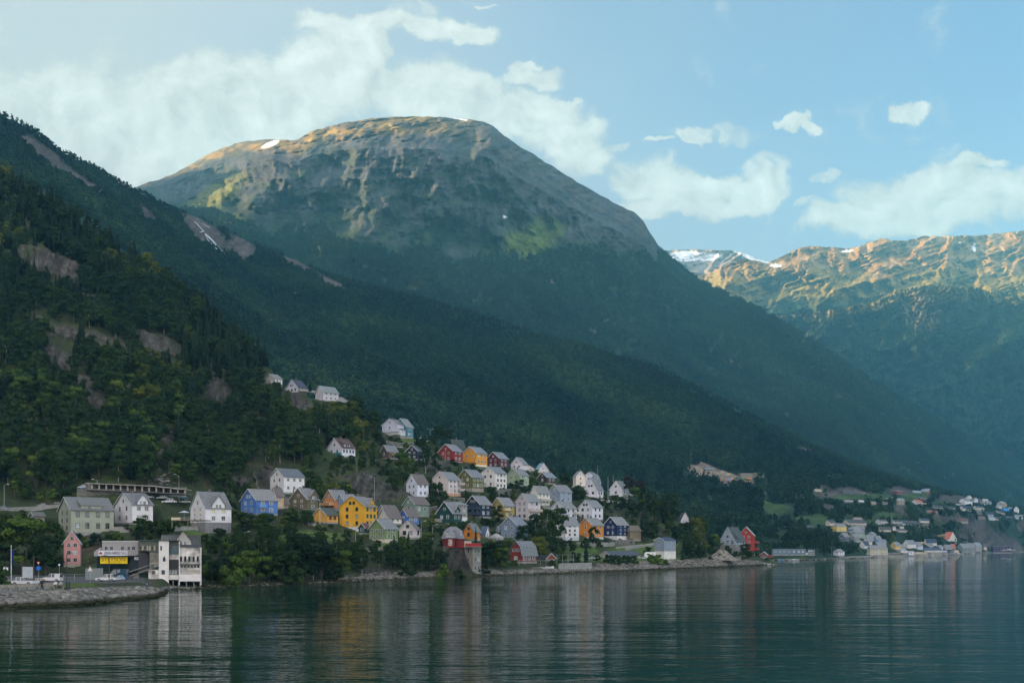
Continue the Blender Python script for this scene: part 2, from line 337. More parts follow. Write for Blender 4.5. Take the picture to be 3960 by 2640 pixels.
# second slope, with the far village at its foot
B = Terrain({
 -900: [(2165,700),(1900,740),(1300,800),(900,880),(500,1000),(200,1150),(-60,1350)],
 -300: [(2165,700),(1930,740),(1430,800),(1060,880),(760,1000),(480,1200),(290,1400)],
 0:    [(2165,700),(1950,740),(1500,800),(1150,880),(900,1000),(650,1200),(463,1400)],
 101:  [(2165,700),(1960,735),(1520,800),(1180,880),(920,1000),(680,1200),(497,1420)],
 219:  [(2165,700),(1970,735),(1550,800),(1220,890),(960,1010),(740,1200),(581,1440)],
 337:  [(2165,700),(1980,730),(1590,810),(1270,900),(1020,1040),(810,1240),(648,1470)],
 471:  [(2165,700),(2010,725),(1640,815),(1330,910),(1080,1060),(880,1270),(724,1500)],
 640:  [(2165,700),(2050,720),(1700,820),(1400,920),(1150,1080),(950,1300),(808,1560)],
 790:  [(2165,700),(2060,720),(1730,830),(1450,940),(1200,1100),(1020,1330),(862,1600)],
 943:  [(2165,700),(2090,720),(1780,840),(1500,960),(1260,1130),(1080,1370),(926,1660)],
 1044: [(2165,700),(2100,720),(1800,850),(1550,980),(1300,1150),(1130,1400),(977,1700)],
 1347: [(2165,700),(2115,730),(1870,865),(1650,990),(1420,1150),(1230,1400),(1078,1700)],
 1700: [(2165,700),(2130,740),(1950,880),(1750,1000),(1550,1150),(1350,1400),(1184,1700)],
 2020: [(2165,700),(2140,735),(2000,865),(1820,1000),(1650,1150),(1440,1400),(1271,1700)],
 2300: [(2165,700),(2150,730),(2050,850),(1900,1000),(1750,1150),(1550,1400),(1355,1700)],
 2525: [(2166,690),(2155,715),(2080,820),(1950,970),(1820,1120),(1620,1370),(1431,1680)],
 2700: [(2167,680),(2160,700),(2100,800),(1990,950),(1880,1100),(1700,1350),(1510,1650)],
 2862: [(2167,680),(2160,698),(2110,790),(2010,930),(1910,1080),(1750,1300),(1592,1620)],
 2990: [(2167,680),(2160,695),(2120,780),(2040,900),(1950,1050),(1800,1250),(1655,1600)],
 3150: [(2165,707),(2160,720),(2110,790),(2030,920),(1950,1060),(1850,1250),(1729,1500)],
 3300: [(2159,806),(2153,820),(2100,900),(2010,1020),(1925,1180),(1865,1350),(1790,1600)],
 3400: [(2155,889),(2148,905),(2080,1000),(1990,1120),(1905,1300),(1868,1450),(1835,1700)],
 3550: [(2149,1050),(2142,1070),(2085,1180),(2000,1300),(1930,1450),(1895,1600),(1875,1850)],
 3700: [(2143,1284),(2136,1310),(2090,1400),(2010,1520),(1950,1640),(1932,1780),(1911,2000)],
 3960: [(2134,1926),(2131,1950),(2095,2000),(2050,2070),(2000,2150),(1982,2280),(1968,2420)],
 4250: [(2128,2900),(2126,2920),(2100,2960),(2060,3020),(2030,3080),(2010,3150),(2000,3250)],
}, blur=50)
px = np.arange(-900, 4251, 7.0); per = [4, 24, 34, 34, 40, 40]
ROW, Y = B.grid(px, per); PX = np.broadcast_to(px, ROW.shape)
kB = np.concatenate([np.full(n, k)+np.arange(n)/n for k, n in enumerate(per)]+[[6.0]])[:, None]*np.ones_like(PX)
P = world_grid(PX, ROW, Y)
vill = sstep(3000, 3150, PX)
amp = sstep(0.6, 2, kB)*(1-vill)
gully = ridged((P[..., 0]+P[..., 1]*0.6)/260, (P[..., 1]-P[..., 0]*0.3)/700, 4)
P[..., 2] += amp*((gully-0.5)*46+fbm(P[..., 0]/60, P[..., 1]/60, 4)*6)*(1-0.6*sstep(5, 6, kB))
P[..., 2] += fbm(P[..., 0]/18, P[..., 1]/18, 3)*0.8*sstep(0.9, 1.5, kB)
cov = np.ones(PX.shape+(3,))*FOREST
cov = lerp(cov, GRASS*0.6, np.clip(fbm(PX/45, ROW/30, 4)*1.5, 0, 1)*(0.25+0.5*vill))
ROCKS_B = [(250,690,190,34,33),(150,600,120,30,30),(560,850,60,25,40),(790,900,110,40,30),(935,960,75,40,45),(830,860,60,20,25),(700,975,30,15,0),(1170,1035,40,16,30),(1240,1075,50,16,35),(1130,1010,40,30,0),(1290,1110,60,25,30),(740,1070,15,8,0)]
ROCKS_V = [(2760,1810,110,28,14),(2850,1850,70,28,30),(2700,1800,40,20,0),(2900,1585,60,12,30),(3010,1640,50,12,35),(3200,1690,60,14,25),(3300,1712,50,14,20),(3110,1740,30,8,0),(3250,1905,90,20,0),(3330,1910,40,14,0),(3470,1895,55,18,10),(3480,1965,22,22,0),(3495,1990,20,12,0),
   (3205,1960,22,9,0),(3660,1930,45,14,20),(3700,1925,30,12,0),(3680,2005,70,12,0),(3780,2060,75,42,22),(3850,2095,60,35,25),(3905,2105,50,24,30),(3945,2040,35,14,25),(3080,1908,30,8,10),(3180,1885,30,10,0),(3690,1870,30,14,30),(3640,1840,60,10,30),(3410,1992,12,6,0),(2745,1905,10,12,0),(2850,1840,60,30,0)]
rkB = np.zeros(PX.shape)
rn_ = fbm(PX/50+5, ROW/30, 5)
for e in ROCKS_B+ROCKS_V: rkB = np.maximum(rkB, ell(PX+14*rn_, ROW+10*rn_, *e, soft=0.3))
strk = 0.75+0.5*fbm((PX*0.8-ROW*0.6)/40, (PX*0.6+ROW*0.8)/9, 4)
rc = np.stack([0.09*strk, 0.08*strk, 0.075*strk], -1)
cov = cov*(1-rkB[..., None])+rc*rkB[..., None]
MEADOW = [(3010,1955,60,28,15),(3300,1920,70,10,0),(3380,1918,70,10,0),(3520,1925,45,16,0),(3560,1915,40,12,0),(3120,2000,60,8,0),(3440,1990,60,10,0),(3230,1840,40,8,10),(3160,2010,30,20,0)]
mdB = np.zeros(PX.shape)
for e in MEADOW: mdB = np.maximum(mdB, ell(PX, ROW, *e, soft=0.2))
cov = lerp(cov, np.array([0.04, 0.072, 0.026]), mdB)
scar = np.maximum(ell(PX, ROW, 2760, 1812, 110, 30, 14, soft=.2), np.maximum(ell(PX, ROW, 2850, 1845, 75, 30, 25, soft=.2), ell(PX, ROW, 2700, 1795, 40, 20, 0, soft=.2)))
cov = lerp(cov, np.array([0.25, 0.21, 0.165])*(0.8+0.5*fbm(PX/9, ROW/7, 4)[..., None]), scar*0.95)
shB = (1-sstep(0.9, 1.05, kB))*(PX > 2900)
cov = lerp(cov, np.array([0.15, 0.145, 0.135]), shB)
sk = P[:1].copy(); sk[..., 2] = -5; sk[..., 0] *= (sk[..., 1]-25)/sk[..., 1]; sk[..., 1] -= 25
b1 = P[-1:].copy(); b1[..., 0] *= 1+150/b1[..., 1]; b1[..., 1] += 150; b1[..., 2] -= 30
b2 = P[-1:].copy(); b2[..., 0] *= 1+600/b2[..., 1]; b2[..., 1] += 600; b2[..., 2] = np.maximum(b2[..., 2]-260, 0)
B_P = P.copy(); B_cov = (rkB, mdB, kB, PX, ROW)
P2 = np.concatenate([sk, P, b1, b2]); cov = np.concatenate([cov[:1], cov, cov[-1:], cov[-1:]])
SLOPE = sheet('forest_slope', P2, cov, ground_mat('forest_slope_ground', 0.02, 0.12, 0.4, 3))

# the great dome mountain
ridC = [(-500,560),(0,700),(300,755),(480,735),(520,728),(590,700),(673,673),(757,623),(850,575),(942,547),(1044,539),(1145,542),(1212,505),(1280,487),(1347,471),(1420,462),(1481,455),(1580,452),(1684,451),(1785,458),(1869,471),(1910,490),(1936,513),(2003,564),(2050,590),(2104,623),(2180,670),(2256,716),(2330,760),(2390,791),(2430,810),(2458,825),(2485,850),(2508,892),(2559,968),(2600,1005),(2626,1027),(2694,1078),(2778,1122),(2900,1175),(3060,1265),(3250,1390),(3450,1520),(3700,1670),(3960,1790),(4250,1880)]
cols = {}
for x, r in ridC:
    br = float(np.interp(x, B.gx, B.row[:, -1])); by = float(np.interp(x, B.gx, B.Y[:, -1]))
    f = 1-sstep(2560, 3000, np.array(float(x)))       # how much dome there is
    base_r = br+60; base_y = max(by+350, 2050) if x < 3300 else by+500
    talus = base_r+(r-base_r)*(0.40*f+0.33*(1-f)); cl = base_r+(r-base_r)*(0.84*f+0.66*(1-f))
    q_ = float(f)*(650*max(0, (1250-x)/900)**1.6+420*max(0, (x-1700)/900)**1.6)       # the dome curves back on both sides
    cols[x] = [(base_r, base_y+q_*.25), (talus, base_y+420+q_*.6), (cl, base_y+560+240*(1-f)+q_*.9), (r, base_y+1060+q_*1.3)]
Cm = Terrain(cols, blur=15)
px = np.arange(-500, 4251, 7.0); per = [60, 90, 60]
ROW, Y = Cm.grid(px, per); PX = np.broadcast_to(px, ROW.shape)
kC = np.concatenate([np.full(n, k)+np.arange(n)/n for k, n in enumerate(per)]+[[3.0]])[:, None]*np.ones_like(PX)
# spur on the left flank: terrain left of its crest lies farther back
crest = (PX-663)*0.535+(ROW-829)*0.845           # >0 right/below of the spur line
left = 1-sstep(-45, 30, crest+8*fbm(PX/30, ROW/30, 4)*3)
Y = Y+left*sstep(300, 760, PX)*0+left*(1-sstep(900, 1050, PX))*430
cliffz = sstep(0.75, 1.2, kC)*(1-sstep(2.3, 3, kC))*(1-sstep(2500, 2750, PX))
Y = Y-cliffz*((ridged(PX/85+0.5*fbm(PX/120, ROW/120, 4)+ROW/600, ROW/300, 7, 0.62)-0.5)*120+ridged(PX/22+ROW/90, ROW/60+3, 4)*14)
Y = Y+fbm(PX/160, ROW/160, 5)*150*sstep(0, 0.5, kC)
topz = sstep(1.9, 2.4, kC)
Y = Y+topz*(ridged(PX/60+ROW/60, ROW/30+PX/300, 5)-0.5)*95
ROW = ROW+fbm(PX/24, PX*0+3.3, 5)*5.0*sstep(2.6, 3.0, kC)
P = world_grid(PX, ROW, Y)
rock = sstep(0.7, 1.6, kC+0.7*fbm(PX/70, ROW/70, 5)-0.25*(1-sstep(500, 900, PX)))*(1-0.9*sstep(2560, 2750, PX))
def rocklim(px_, row_):
    lo = 1040-70*sstep(1750, 2100, px_)+90*fbm(px_/110+2, row_/110, 4)
    return 1-sstep(lo-60, lo+70, row_+0*px_)*sstep(900, 1200, px_+0*row_)
rock = rock*rocklim(PX, ROW)
rock = np.maximum(rock, 0.55*(1-sstep(0.0, 0.3, np.abs(kC-0.5)))*sstep(0.25, 0.5, fbm(PX/60+4, ROW/40, 4)))
veg = sstep(0.05, 0.45, fbm(PX/55+3, ROW/30, 5)+0.25*(kC > 2.2)-0.1)
strk = 0.95+0.4*fbm(PX/10, ROW/60, 5)+0.2*fbm(PX/30, ROW/25, 5)
rc = np.stack([0.054*strk, 0.062*strk, 0.072*strk], -1)
rc = lerp(rc, np.array([0.032, 0.05, 0.026]), np.clip(sstep(-0.15, 0.35, fbm(PX/65+1, ROW/45, 5))*(1-0.5*sstep(1.6, 2.2, kC)), 0, 1)*0.7)
rc = lerp(rc, SUNLIT_HEATH*1.5, np.clip(veg*1.0+0.25, 0, 1)*sstep(2.2, 2.6, kC+0.25*fbm(PX/60, ROW/40, 4))*(1-0.85*sstep(1500, 2000, PX)))  # summit's sunlit gold painted into the heath colour, fading to the right
cov = np.ones(PX.shape+(3,))*(FOREST*0.9)
cov = lerp(cov, GRASS*0.55, np.clip(fbm(PX/50+9, ROW/35, 5)*1.6-0.05, 0, 1)*0.6)
cov = cov*(1-rock[..., None])+rc*rock[..., None]
gr = ell(PX, ROW, 2060, 930, 120, 65, -25)
cov = lerp(cov, np.array([0.085, 0.125, 0.025]), gr*0.9)
cov = lerp(cov, np.array([0.11, 0.12, 0.03]), ell(PX, ROW, 780, 790, 210, 40, -33)*0.8)
cov = lerp(cov, np.array([0.11, 0.12, 0.03]), ell(PX, ROW, 860, 845, 110, 22, 8)*0.8)
sn = ell(PX, ROW, 1040, 560, 34, 10, -20, soft=0.1)+ell(PX, ROW, 1775, 459, 34, 5, 10, soft=0.1)+ell(PX, ROW, 1952, 839, 7, 5, 0, soft=0.1)
cov = lerp(cov, SNOW, np.clip(sn, 0, 1))
scar = ell(PX, ROW, 2850, 1405, 60, 20, 25)+ell(PX, ROW, 2330, 1240, 40, 12, 10)+ell(PX, ROW, 2130, 1090, 35, 18, 10)
cov = lerp(cov, np.array([0.16, 0.13, 0.11]), np.clip(scar, 0, 1)*0.7)
C_P = P.copy(); C_k = kC[:, 0].copy()
b0 = P[:1].copy(); b0[..., 2] -= 200
b1 = P[-1:].copy(); b1[..., 0] *= 1+300/b1[..., 1]; b1[..., 1] += 300; b1[..., 2] -= 20
b2 = P[-1:].copy(); b2[..., 0] *= 1+900/b2[..., 1]; b2[..., 1] += 900; b2[..., 2] -= 350
P2 = np.concatenate([b0, P, b1, b2]); cov = np.concatenate([cov[:1], cov, cov[-1:], cov[-1:]])
sheet('dome_mountain', P2, cov, ground_mat('dome_mountain_ground', 0.012, 0.09, 0.35, 6))

def mountain(name, rid, Yb, Yr, base_row, per=(60, 110), heath=0.5, relief=400, covf=None, step=5.0, freq=150.0, rough=5):
    cols = {x: [(base_row, Yb), (base_row+(r-base_row)*0.55, Yb+(Yr-Yb)*0.35), (r, Yr)] for x, r in rid}
    T = Terrain(cols, blur=12)
    px = np.arange(rid[0][0], rid[-1][0]+1, step)
    ROW, Y = T.grid(px, per); PX = np.broadcast_to(px, ROW.shape)
    k = np.concatenate([np.full(n, i)+np.arange(n)/n for i, n in enumerate(per)]+[[2.0]])[:, None]*np.ones_like(PX)
    Y = Y-(ridged(PX/freq+0.6*fbm(PX/150, ROW/150, 4)+ROW/400, ROW/260+PX/900, 7, 0.62)-0.5)*relief+fbm(PX/60, ROW/45, 6, .56)*relief*0.24
    ROW = ROW+fbm(PX/30, PX*0+8.1, 5)*rough*sstep(1.7, 2, k)
    P = world_grid(PX, ROW, Y)
    cov = covf(PX, ROW, k); T.P = P.copy()
    b0 = P[:1].copy(); b0[..., 2] -= 400
    b2 = P[-1:].copy(); b2[..., 0] *= 1+900/b2[..., 1]; b2[..., 1] += 900; b2[..., 2] -= 300
    sheet(name, np.concatenate([b0, P, b2]), np.concatenate([cov[:1], cov, cov[-1:]]), ground_mat(name+'_ground', 0.01, 0.07, 0.35, 8))
    return T
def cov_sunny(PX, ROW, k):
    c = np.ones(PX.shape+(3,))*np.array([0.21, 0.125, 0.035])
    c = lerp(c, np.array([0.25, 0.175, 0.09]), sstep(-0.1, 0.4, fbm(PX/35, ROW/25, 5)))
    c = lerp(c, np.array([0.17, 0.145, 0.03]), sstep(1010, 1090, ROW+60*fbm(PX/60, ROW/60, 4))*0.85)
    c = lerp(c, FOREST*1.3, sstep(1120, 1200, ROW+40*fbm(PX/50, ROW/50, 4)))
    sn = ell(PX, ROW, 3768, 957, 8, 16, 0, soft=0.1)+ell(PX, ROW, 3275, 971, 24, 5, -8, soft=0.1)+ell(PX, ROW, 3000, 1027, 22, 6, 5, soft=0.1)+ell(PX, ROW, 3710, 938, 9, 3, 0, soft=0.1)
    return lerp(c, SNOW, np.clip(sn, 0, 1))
def cov_knoll(PX, ROW, k):
    c = np.ones(PX.shape+(3,))*FOREST*1.2
    c = lerp(c, np.array([0.13, 0.12, 0.05]), 1-sstep(15, 60, ROW-np.interp(PX[0], [3249,3594,3960], [1191,1105,1152])[None]+20*fbm(PX/40, ROW/40, 4)))
    c = lerp(c, np.array([0.17, 0.15, 0.10]), ell(PX, ROW, 3570, 1190, 70, 75, 15)*0.8)
    return lerp(c, np.array([0.15, 0.13, 0.12]), sstep(0.3, 0.6, fbm(PX/40, ROW/60, 4))*0.25)
def cov_snow(PX, ROW, k):
    c = np.ones(PX.shape+(3,))*np.array([0.20, 0.17, 0.15])
    sn = ell(PX, ROW, 2690, 990, 105, 17, 3, soft=0.15)+ell(PX, ROW, 2900, 990, 75, 14, 22, soft=0.15)+ell(PX, ROW, 2640, 1000, 50, 10, 5, soft=0.1)
    return lerp(c, SNOW, np.clip(sn, 0, 1))
KN_P = mountain('knoll_ridge', [(2700,1260),(2900,1232),(3100,1215),(3249,1193),(3362,1168),(3430,1150),(3494,1128),(3540,1110),(3594,1105),(3693,1110),(3793,1119),(3859,1142),(3960,1152),(4250,1200)], 3850, 4300, 1750, relief=300, covf=cov_knoll, freq=190).P
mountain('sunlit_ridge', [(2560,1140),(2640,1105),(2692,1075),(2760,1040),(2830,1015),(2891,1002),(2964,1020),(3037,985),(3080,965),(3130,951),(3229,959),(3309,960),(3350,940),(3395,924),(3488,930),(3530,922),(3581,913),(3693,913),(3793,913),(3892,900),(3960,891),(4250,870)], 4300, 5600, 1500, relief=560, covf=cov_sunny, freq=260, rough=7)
mountain('snow_plateau', [(2400,1000),(2566,969),(2620,965),(2718,964),(2831,969),(2890,985),(2964,1012),(3100,1050)], 5900, 6300, 1300, relief=260, covf=cov_snow, rough=2)

# the mountain side that closes the valley on the left, beyond the frame: unseen, heights shaped to shade the town and let sunbeams through
gy = np.arange(-3200, 9000, 60.0); gx = np.arange(-7000, -800, 60.0)
GX, GY = np.meshgrid(gx, gy)
lim = -1150-0.60*np.maximum(GY-900, 0)-0.0*GY        # foot of the slope, stays left of the view
hmax = 1550-560*sstep(1500, 2600, GY)+480*sstep(4200, 6500, GY)
hh = hmax*sstep(0, 1, (lim-GX)/1300)+170*(ridged(GX/900, GY/900, 5)-0.5)*sstep(0, 1, (lim-GX)/500)
hh = np.where(GX > lim, -30, hh)
P = np.stack([GX, GY, hh], -1)
sheet('valley_side_mountain', P, np.ones(P.shape)*FOREST*1.5, ground_mat('valley_side_ground', 0.01, 0.05, 0.3, 5))

# ------------------------------------------------------------------ water
me = D.meshes.new('fjord_water'); q = 9000
me.from_pydata([(-q, -500, 0), (q, -500, 0), (q, q, 0), (-q, q, 0)], [], [(0, 1, 2, 3)])
o = D.objects.new('fjord_water', me); COL.objects.link(o); o['kind'] = 'structure'
m = D.materials.new('fjord_water'); m.use_nodes = True; t = m.node_tree; b = t.nodes['Principled BSDF']
b.inputs['Base Color'].default_value = (0.005, 0.028, 0.018, 1); b.inputs['Roughness'].default_value = 0.03
b.inputs['IOR'].default_value = 1.33; b.inputs['Specular IOR Level'].default_value = 0.5
g = t.nodes.new('ShaderNodeNewGeometry')
hs = None
for (sx, sy, sc, dist, det) in ((0.085, 0.30, 1.0, 0.135, 3), (0.5, 1.5, 1.0, 0.035, 3), (0.012, 0.03, 1.0, 0.35, 2)):
    mp = t.nodes.new('ShaderNodeMapping'); mp.inputs['Scale'].default_value = (sx, sy, 1); mp.inputs['Rotation'].default_value = (0, 0, R(6))
    nz = t.nodes.new('ShaderNodeTexNoise'); nz.inputs['Scale'].default_value = sc; nz.inputs['Detail'].default_value = det; nz.inputs['Roughness'].default_value = 0.45
    t.links.new(g.outputs['Position'], mp.inputs['Vector']); t.links.new(mp.outputs[0], nz.inputs['Vector'])
    mu = t.nodes.new('ShaderNodeMath'); mu.operation = 'MULTIPLY'; mu.inputs[1].default_value = dist; t.links.new(nz.outputs['Fac'], mu.inputs[0])
    if hs is None: hs = mu.outputs[0]
    else:
        ad = t.nodes.new('ShaderNodeMath'); ad.operation = 'ADD'; t.links.new(hs, ad.inputs[0]); t.links.new(mu.outputs[0], ad.inputs[1]); hs = ad.outputs[0]
mp = t.nodes.new('ShaderNodeMapping'); mp.inputs['Scale'].default_value = (0.006, 0.02, 1); nz = t.nodes.new('ShaderNodeTexNoise'); nz.inputs['Scale'].default_value = 1; nz.inputs['Detail'].default_value = 4
t.links.new(g.outputs['Position'], mp.inputs['Vector']); t.links.new(mp.outputs[0], nz.inputs['Vector'])
mr = t.nodes.new('ShaderNodeMapRange'); mr.inputs['From Min'].default_value = .35; mr.inputs['From Max'].default_value = .65; mr.inputs['To Min'].default_value = .55; mr.inputs['To Max'].default_value = 1.35; t.links.new(nz.outputs['Fac'], mr.inputs['Value'])
ad = t.nodes.new('ShaderNodeMath'); ad.operation = 'MULTIPLY'; t.links.new(hs, ad.inputs[0]); t.links.new(mr.outputs[0], ad.inputs[1]); hs = ad.outputs[0]      # breeze patches
bp = t.nodes.new('ShaderNodeBump'); bp.inputs['Strength'].default_value = 1.0; bp.inputs['Distance'].default_value = 1.0
t.links.new(hs, bp.inputs['Height']); t.links.new(bp.outputs[0], b.inputs['Normal'])
me.materials.append(m)

# ------------------------------------------------------------------ haze
def haze():
    x0, x1, y0, y1, z0, z1 = -7600, 7800, -3600, 9700, -8, 1990
    v = [(x, y, z) for x in (x0, x1) for y in (y0, y1) for z in (z0, z1)]
    f = [(0, 1, 3, 2), (4, 6, 7, 5), (0, 4, 5, 1), (2, 3, 7, 6), (0, 2, 6, 4), (1, 5, 7, 3)]
    me = D.meshes.new('haze'); me.from_pydata(v, [], f); o = D.objects.new('haze', me); COL.objects.link(o); o['kind'] = 'stuff'
    m = D.materials.new('haze'); m.use_nodes = True; t = m.node_tree; t.nodes.clear()
    ou = t.nodes.new('ShaderNodeOutputMaterial'); pv = t.nodes.new('ShaderNodeVolumePrincipled')
    pv.inputs['Color'].default_value = (0.16, 0.58, 0.85, 1); pv.inputs['Density'].default_value = 0.95e-4; pv.inputs['Anisotropy'].default_value = 0.0
    t.links.new(pv.outputs[0], ou.inputs['Volume']); me.materials.append(m)
haze()
# ------------------------------------------------------------------ buildings
class MB:
    def __init__(s): s.v = []; s.f = []
    def box(s, x0, x1, y0, y1, z0, z1):
        n = len(s.v); s.v += [(x, y, z) for x in (x0, x1) for y in (y0, y1) for z in (z0, z1)]
        s.f += [tuple(n+i for i in q) for q in ((0,1,3,2),(4,6,7,5),(0,4,5,1),(2,3,7,6),(0,2,6,4),(1,5,7,3))]; return s
    def prism(s, prof, axis, a, b):
        """profile [(u,z)] extruded along 'x' (u=y) or 'y' (u=x) from a to b"""
        n = len(s.v); m = len(prof)
        for e in (a, b): s.v += [((e, u, z) if axis == 'x' else (u, e, z)) for u, z in prof]
        s.f.append(tuple(n+i for i in range(m))[::-1]); s.f.append(tuple(n+m+i for i in range(m)))
        for i in range(m): j = (i+1) % m; s.f.append((n+i, n+j, n+m+j, n+m+i))
        return s
    def tube(s, p, q, r, n=6, r2=None):
        p, q = Vector(p), Vector(q); d = (q-p).normalized(); u = d.orthogonal().normalized(); w = d.cross(u); k = len(s.v); r2 = r if r2 is None else r2
        for c, rr in ((p, r), (q, r2)):
            for i in range(n): a = 2*math.pi*i/n; s.v.append(tuple(c+u*math.cos(a)*rr+w*math.sin(a)*rr))
        for i in range(n): j = (i+1) % n; s.f.append((k+i, k+j, k+n+j, k+n+i))
        s.f.append(tuple(k+i for i in range(n))[::-1]); s.f.append(tuple(k+n+i for i in range(n))); return s
    def poly(s, pts, f):
        n = len(s.v); s.v += [tuple(p) for p in pts]; s.f += [tuple(n+i for i in q) for q in f]; return s
    def loft(s, rings, cap=True):
        n = len(s.v); m = len(rings[0])
        for r in rings: s.v += [tuple(p) for p in r]
        for k in range(len(rings)-1):
            for i in range(m): j = (i+1) % m; s.f.append((n+k*m+i, n+k*m+j, n+(k+1)*m+j, n+(k+1)*m+i))
        if cap: s.f.append(tuple(n+i for i in range(m))[::-1]); s.f.append(tuple(n+(len(rings)-1)*m+i for i in range(m)))
        return s
    def mesh(s, name, m, smooth=False):
        me = D.meshes.new(name); me.from_pydata(s.v, [], s.f)
        bm = bmesh.new(); bm.from_mesh(me); bmesh.ops.recalc_face_normals(bm, faces=bm.faces); bm.to_mesh(me); bm.free()
        if smooth: me.shade_smooth()
        for mm in (m if isinstance(m, (list, tuple)) else [m]): me.materials.append(mm)
        return me
    def obj(s, name, m, parent=None, smooth=False): return link(name, s.mesh(name, m, smooth), parent)
def link(name, me, parent=None, loc=None, rz=None, scale=None):
    o = D.objects.new(name, me); COL.objects.link(o)
    if parent: o.parent = parent
    if loc is not None: o.location = loc
    if rz is not None: o.rotation_euler = (0, 0, rz)
    if scale is not None: o.scale = scale
    return o
def thing(name, label, cat, loc=(0,0,0), rz=0, group=None):
    o = D.objects.new(name, None); COL.objects.link(o); o.location = loc; o.rotation_euler = (0, 0, rz)
    o.empty_display_size = 0.1
    return tag(o, label, cat, group)

def wallmat(col):
    if min(col) > 0.3: col = tuple(min(0.72, c*1.25) for c in col)      # clean white and pastel paint
    k = 'wall_%d_%d_%d' % tuple(int(c*100) for c in col)
    if k in _mats: return _mats[k]
    m = mat(k, col, 0.7, 0.25, var=0.09, scale=0.5)
    t = m.node_tree; b = t.nodes['Principled BSDF']         # clapboard relief
    g = t.nodes.new('ShaderNodeTexCoord'); wv = t.nodes.new('ShaderNodeTexWave'); wv.bands_direction = 'Z'; wv.inputs['Scale'].default_value = 1.2
    t.links.new(g.outputs['Object'], wv.inputs['Vector'])
    bp = t.nodes.new('ShaderNodeBump'); bp.inputs['Strength'].default_value = 0.4; bp.inputs['Distance'].default_value = 0.05
    t.links.new(wv.outputs['Fac'], bp.inputs['Height']); t.links.new(bp.outputs[0], b.inputs['Normal'])
    return m
def roofmat(col):
    k = 'roof_%d_%d_%d' % tuple(int(c*100) for c in col)
    return mat(k, col, 0.55, 0.35, var=0.28, scale=2.2, bump=0.5)
GLASS = mat('window_glass', (0.02, 0.025, 0.03), 0.06, 0.9, var=0.3, scale=0.6)
GLASSB = mat('bright_curtain_glass', (0.30, 0.33, 0.36), 0.15, 0.7, var=0.4, scale=0.8)
WARMG = mat('window_glass_painted_evening', (0.45, 0.38, 0.25), 0.12, 0.8, var=0.4, scale=1.5)  # warm evening reflection painted into the pane colour
CONC = mat('concrete', (0.24, 0.235, 0.22), 0.85, 0.2, var=0.2, scale=0.8)
STONE = mat('stone_wall', (0.13, 0.125, 0.115), 0.9, 0.2, var=0.45, scale=1.6, bump=1.0)
WHITE = mat('white_paint', (0.60, 0.60, 0.60), 0.6, 0.3, var=0.08)
DARKM = mat('dark_metal', (0.03, 0.03, 0.035), 0.5, 0.5)
STEEL = mat('galvanised_steel', (0.30, 0.31, 0.32), 0.45, 0.5, metal=0.6)
TIMBER = mat('weathered_timber', (0.20, 0.16, 0.12), 0.8, 0.2, var=0.3)
BRICK = mat('chimney_render', (0.13, 0.125, 0.12), 0.9, 0.1, var=0.3)
_cm = {}
def frame_mesh(col):
    k = ('f', col)
    if k not in _cm:
        b = MB(); t = 0.10                                   # unit window, facing -y
        b.box(-.5, .5, -.06, 0, .5-t*.6, .5).box(-.5, .5, -.06, 0, -.5, -.5+t*.6).box(-.5, -.5+t, -.06, 0, -.5+t*.6, .5-t*.6).box(.5-t, .5, -.06, 0, -.5+t*.6, .5-t*.6)
        b.box(-.035, .035, -.045, 0, -.5+t*.6, .5-t*.6)
        _cm[k] = b.mesh('window', mat('frame_%d_%d_%d' % tuple(int(c*99) for c in col), col, 0.5))
    return _cm[k]
def pane_mesh(g):
    if g.name not in _cm: _cm[g.name] = MB().box(-.4, .4, -.02, .0, -.44, .44).mesh('pane', g)
    return _cm[g.name]
rw = random.Random(3)
def window(par, face, u, z, w, h, col, off=0.0, pane=None, wr=0, wl=0, name='window'):
    """face R: wall y=0 (u = x); face L: wall x=0 (u = y)"""
    if face == 'R': loc = (u, -off-0.003, z); rz = 0
    else: loc = (-off-0.003, u, z); rz = -math.pi/2
    o = link(name, frame_mesh(col), par, loc, rz, (w, 1, h))
    g = pane or (GLASSB if rw.random() < 0.22 else GLASS)
    link('pane', pane_mesh(g), o)
    return o

PADS = []
HOUSES = []        # (x0, y0, x1, y1, dist, short name) in photo units, used when planting trees
OFF = {1: (0, 1800, 2.6133), 2: (700, 1740, 2.6133), 3: (1450, 1560, 3.3357), 4: (1500, 1850, 3.3357), 5: (2050, 1750, 3.3357), 6: (2600, 1700, 3.1357),
       7: (3150, 1750, 2.9037), 8: (3150, 1860, 5.2267), 9: (3510, 1860, 5.2267), 10: (960, 1400, 3.3357), 0: (0, 0, 1.0)}
def zx(z, x): return OFF[z][0]+x/OFF[z][2]
def zy(z, y): return OFF[z][1]+y/OFF[z][2]

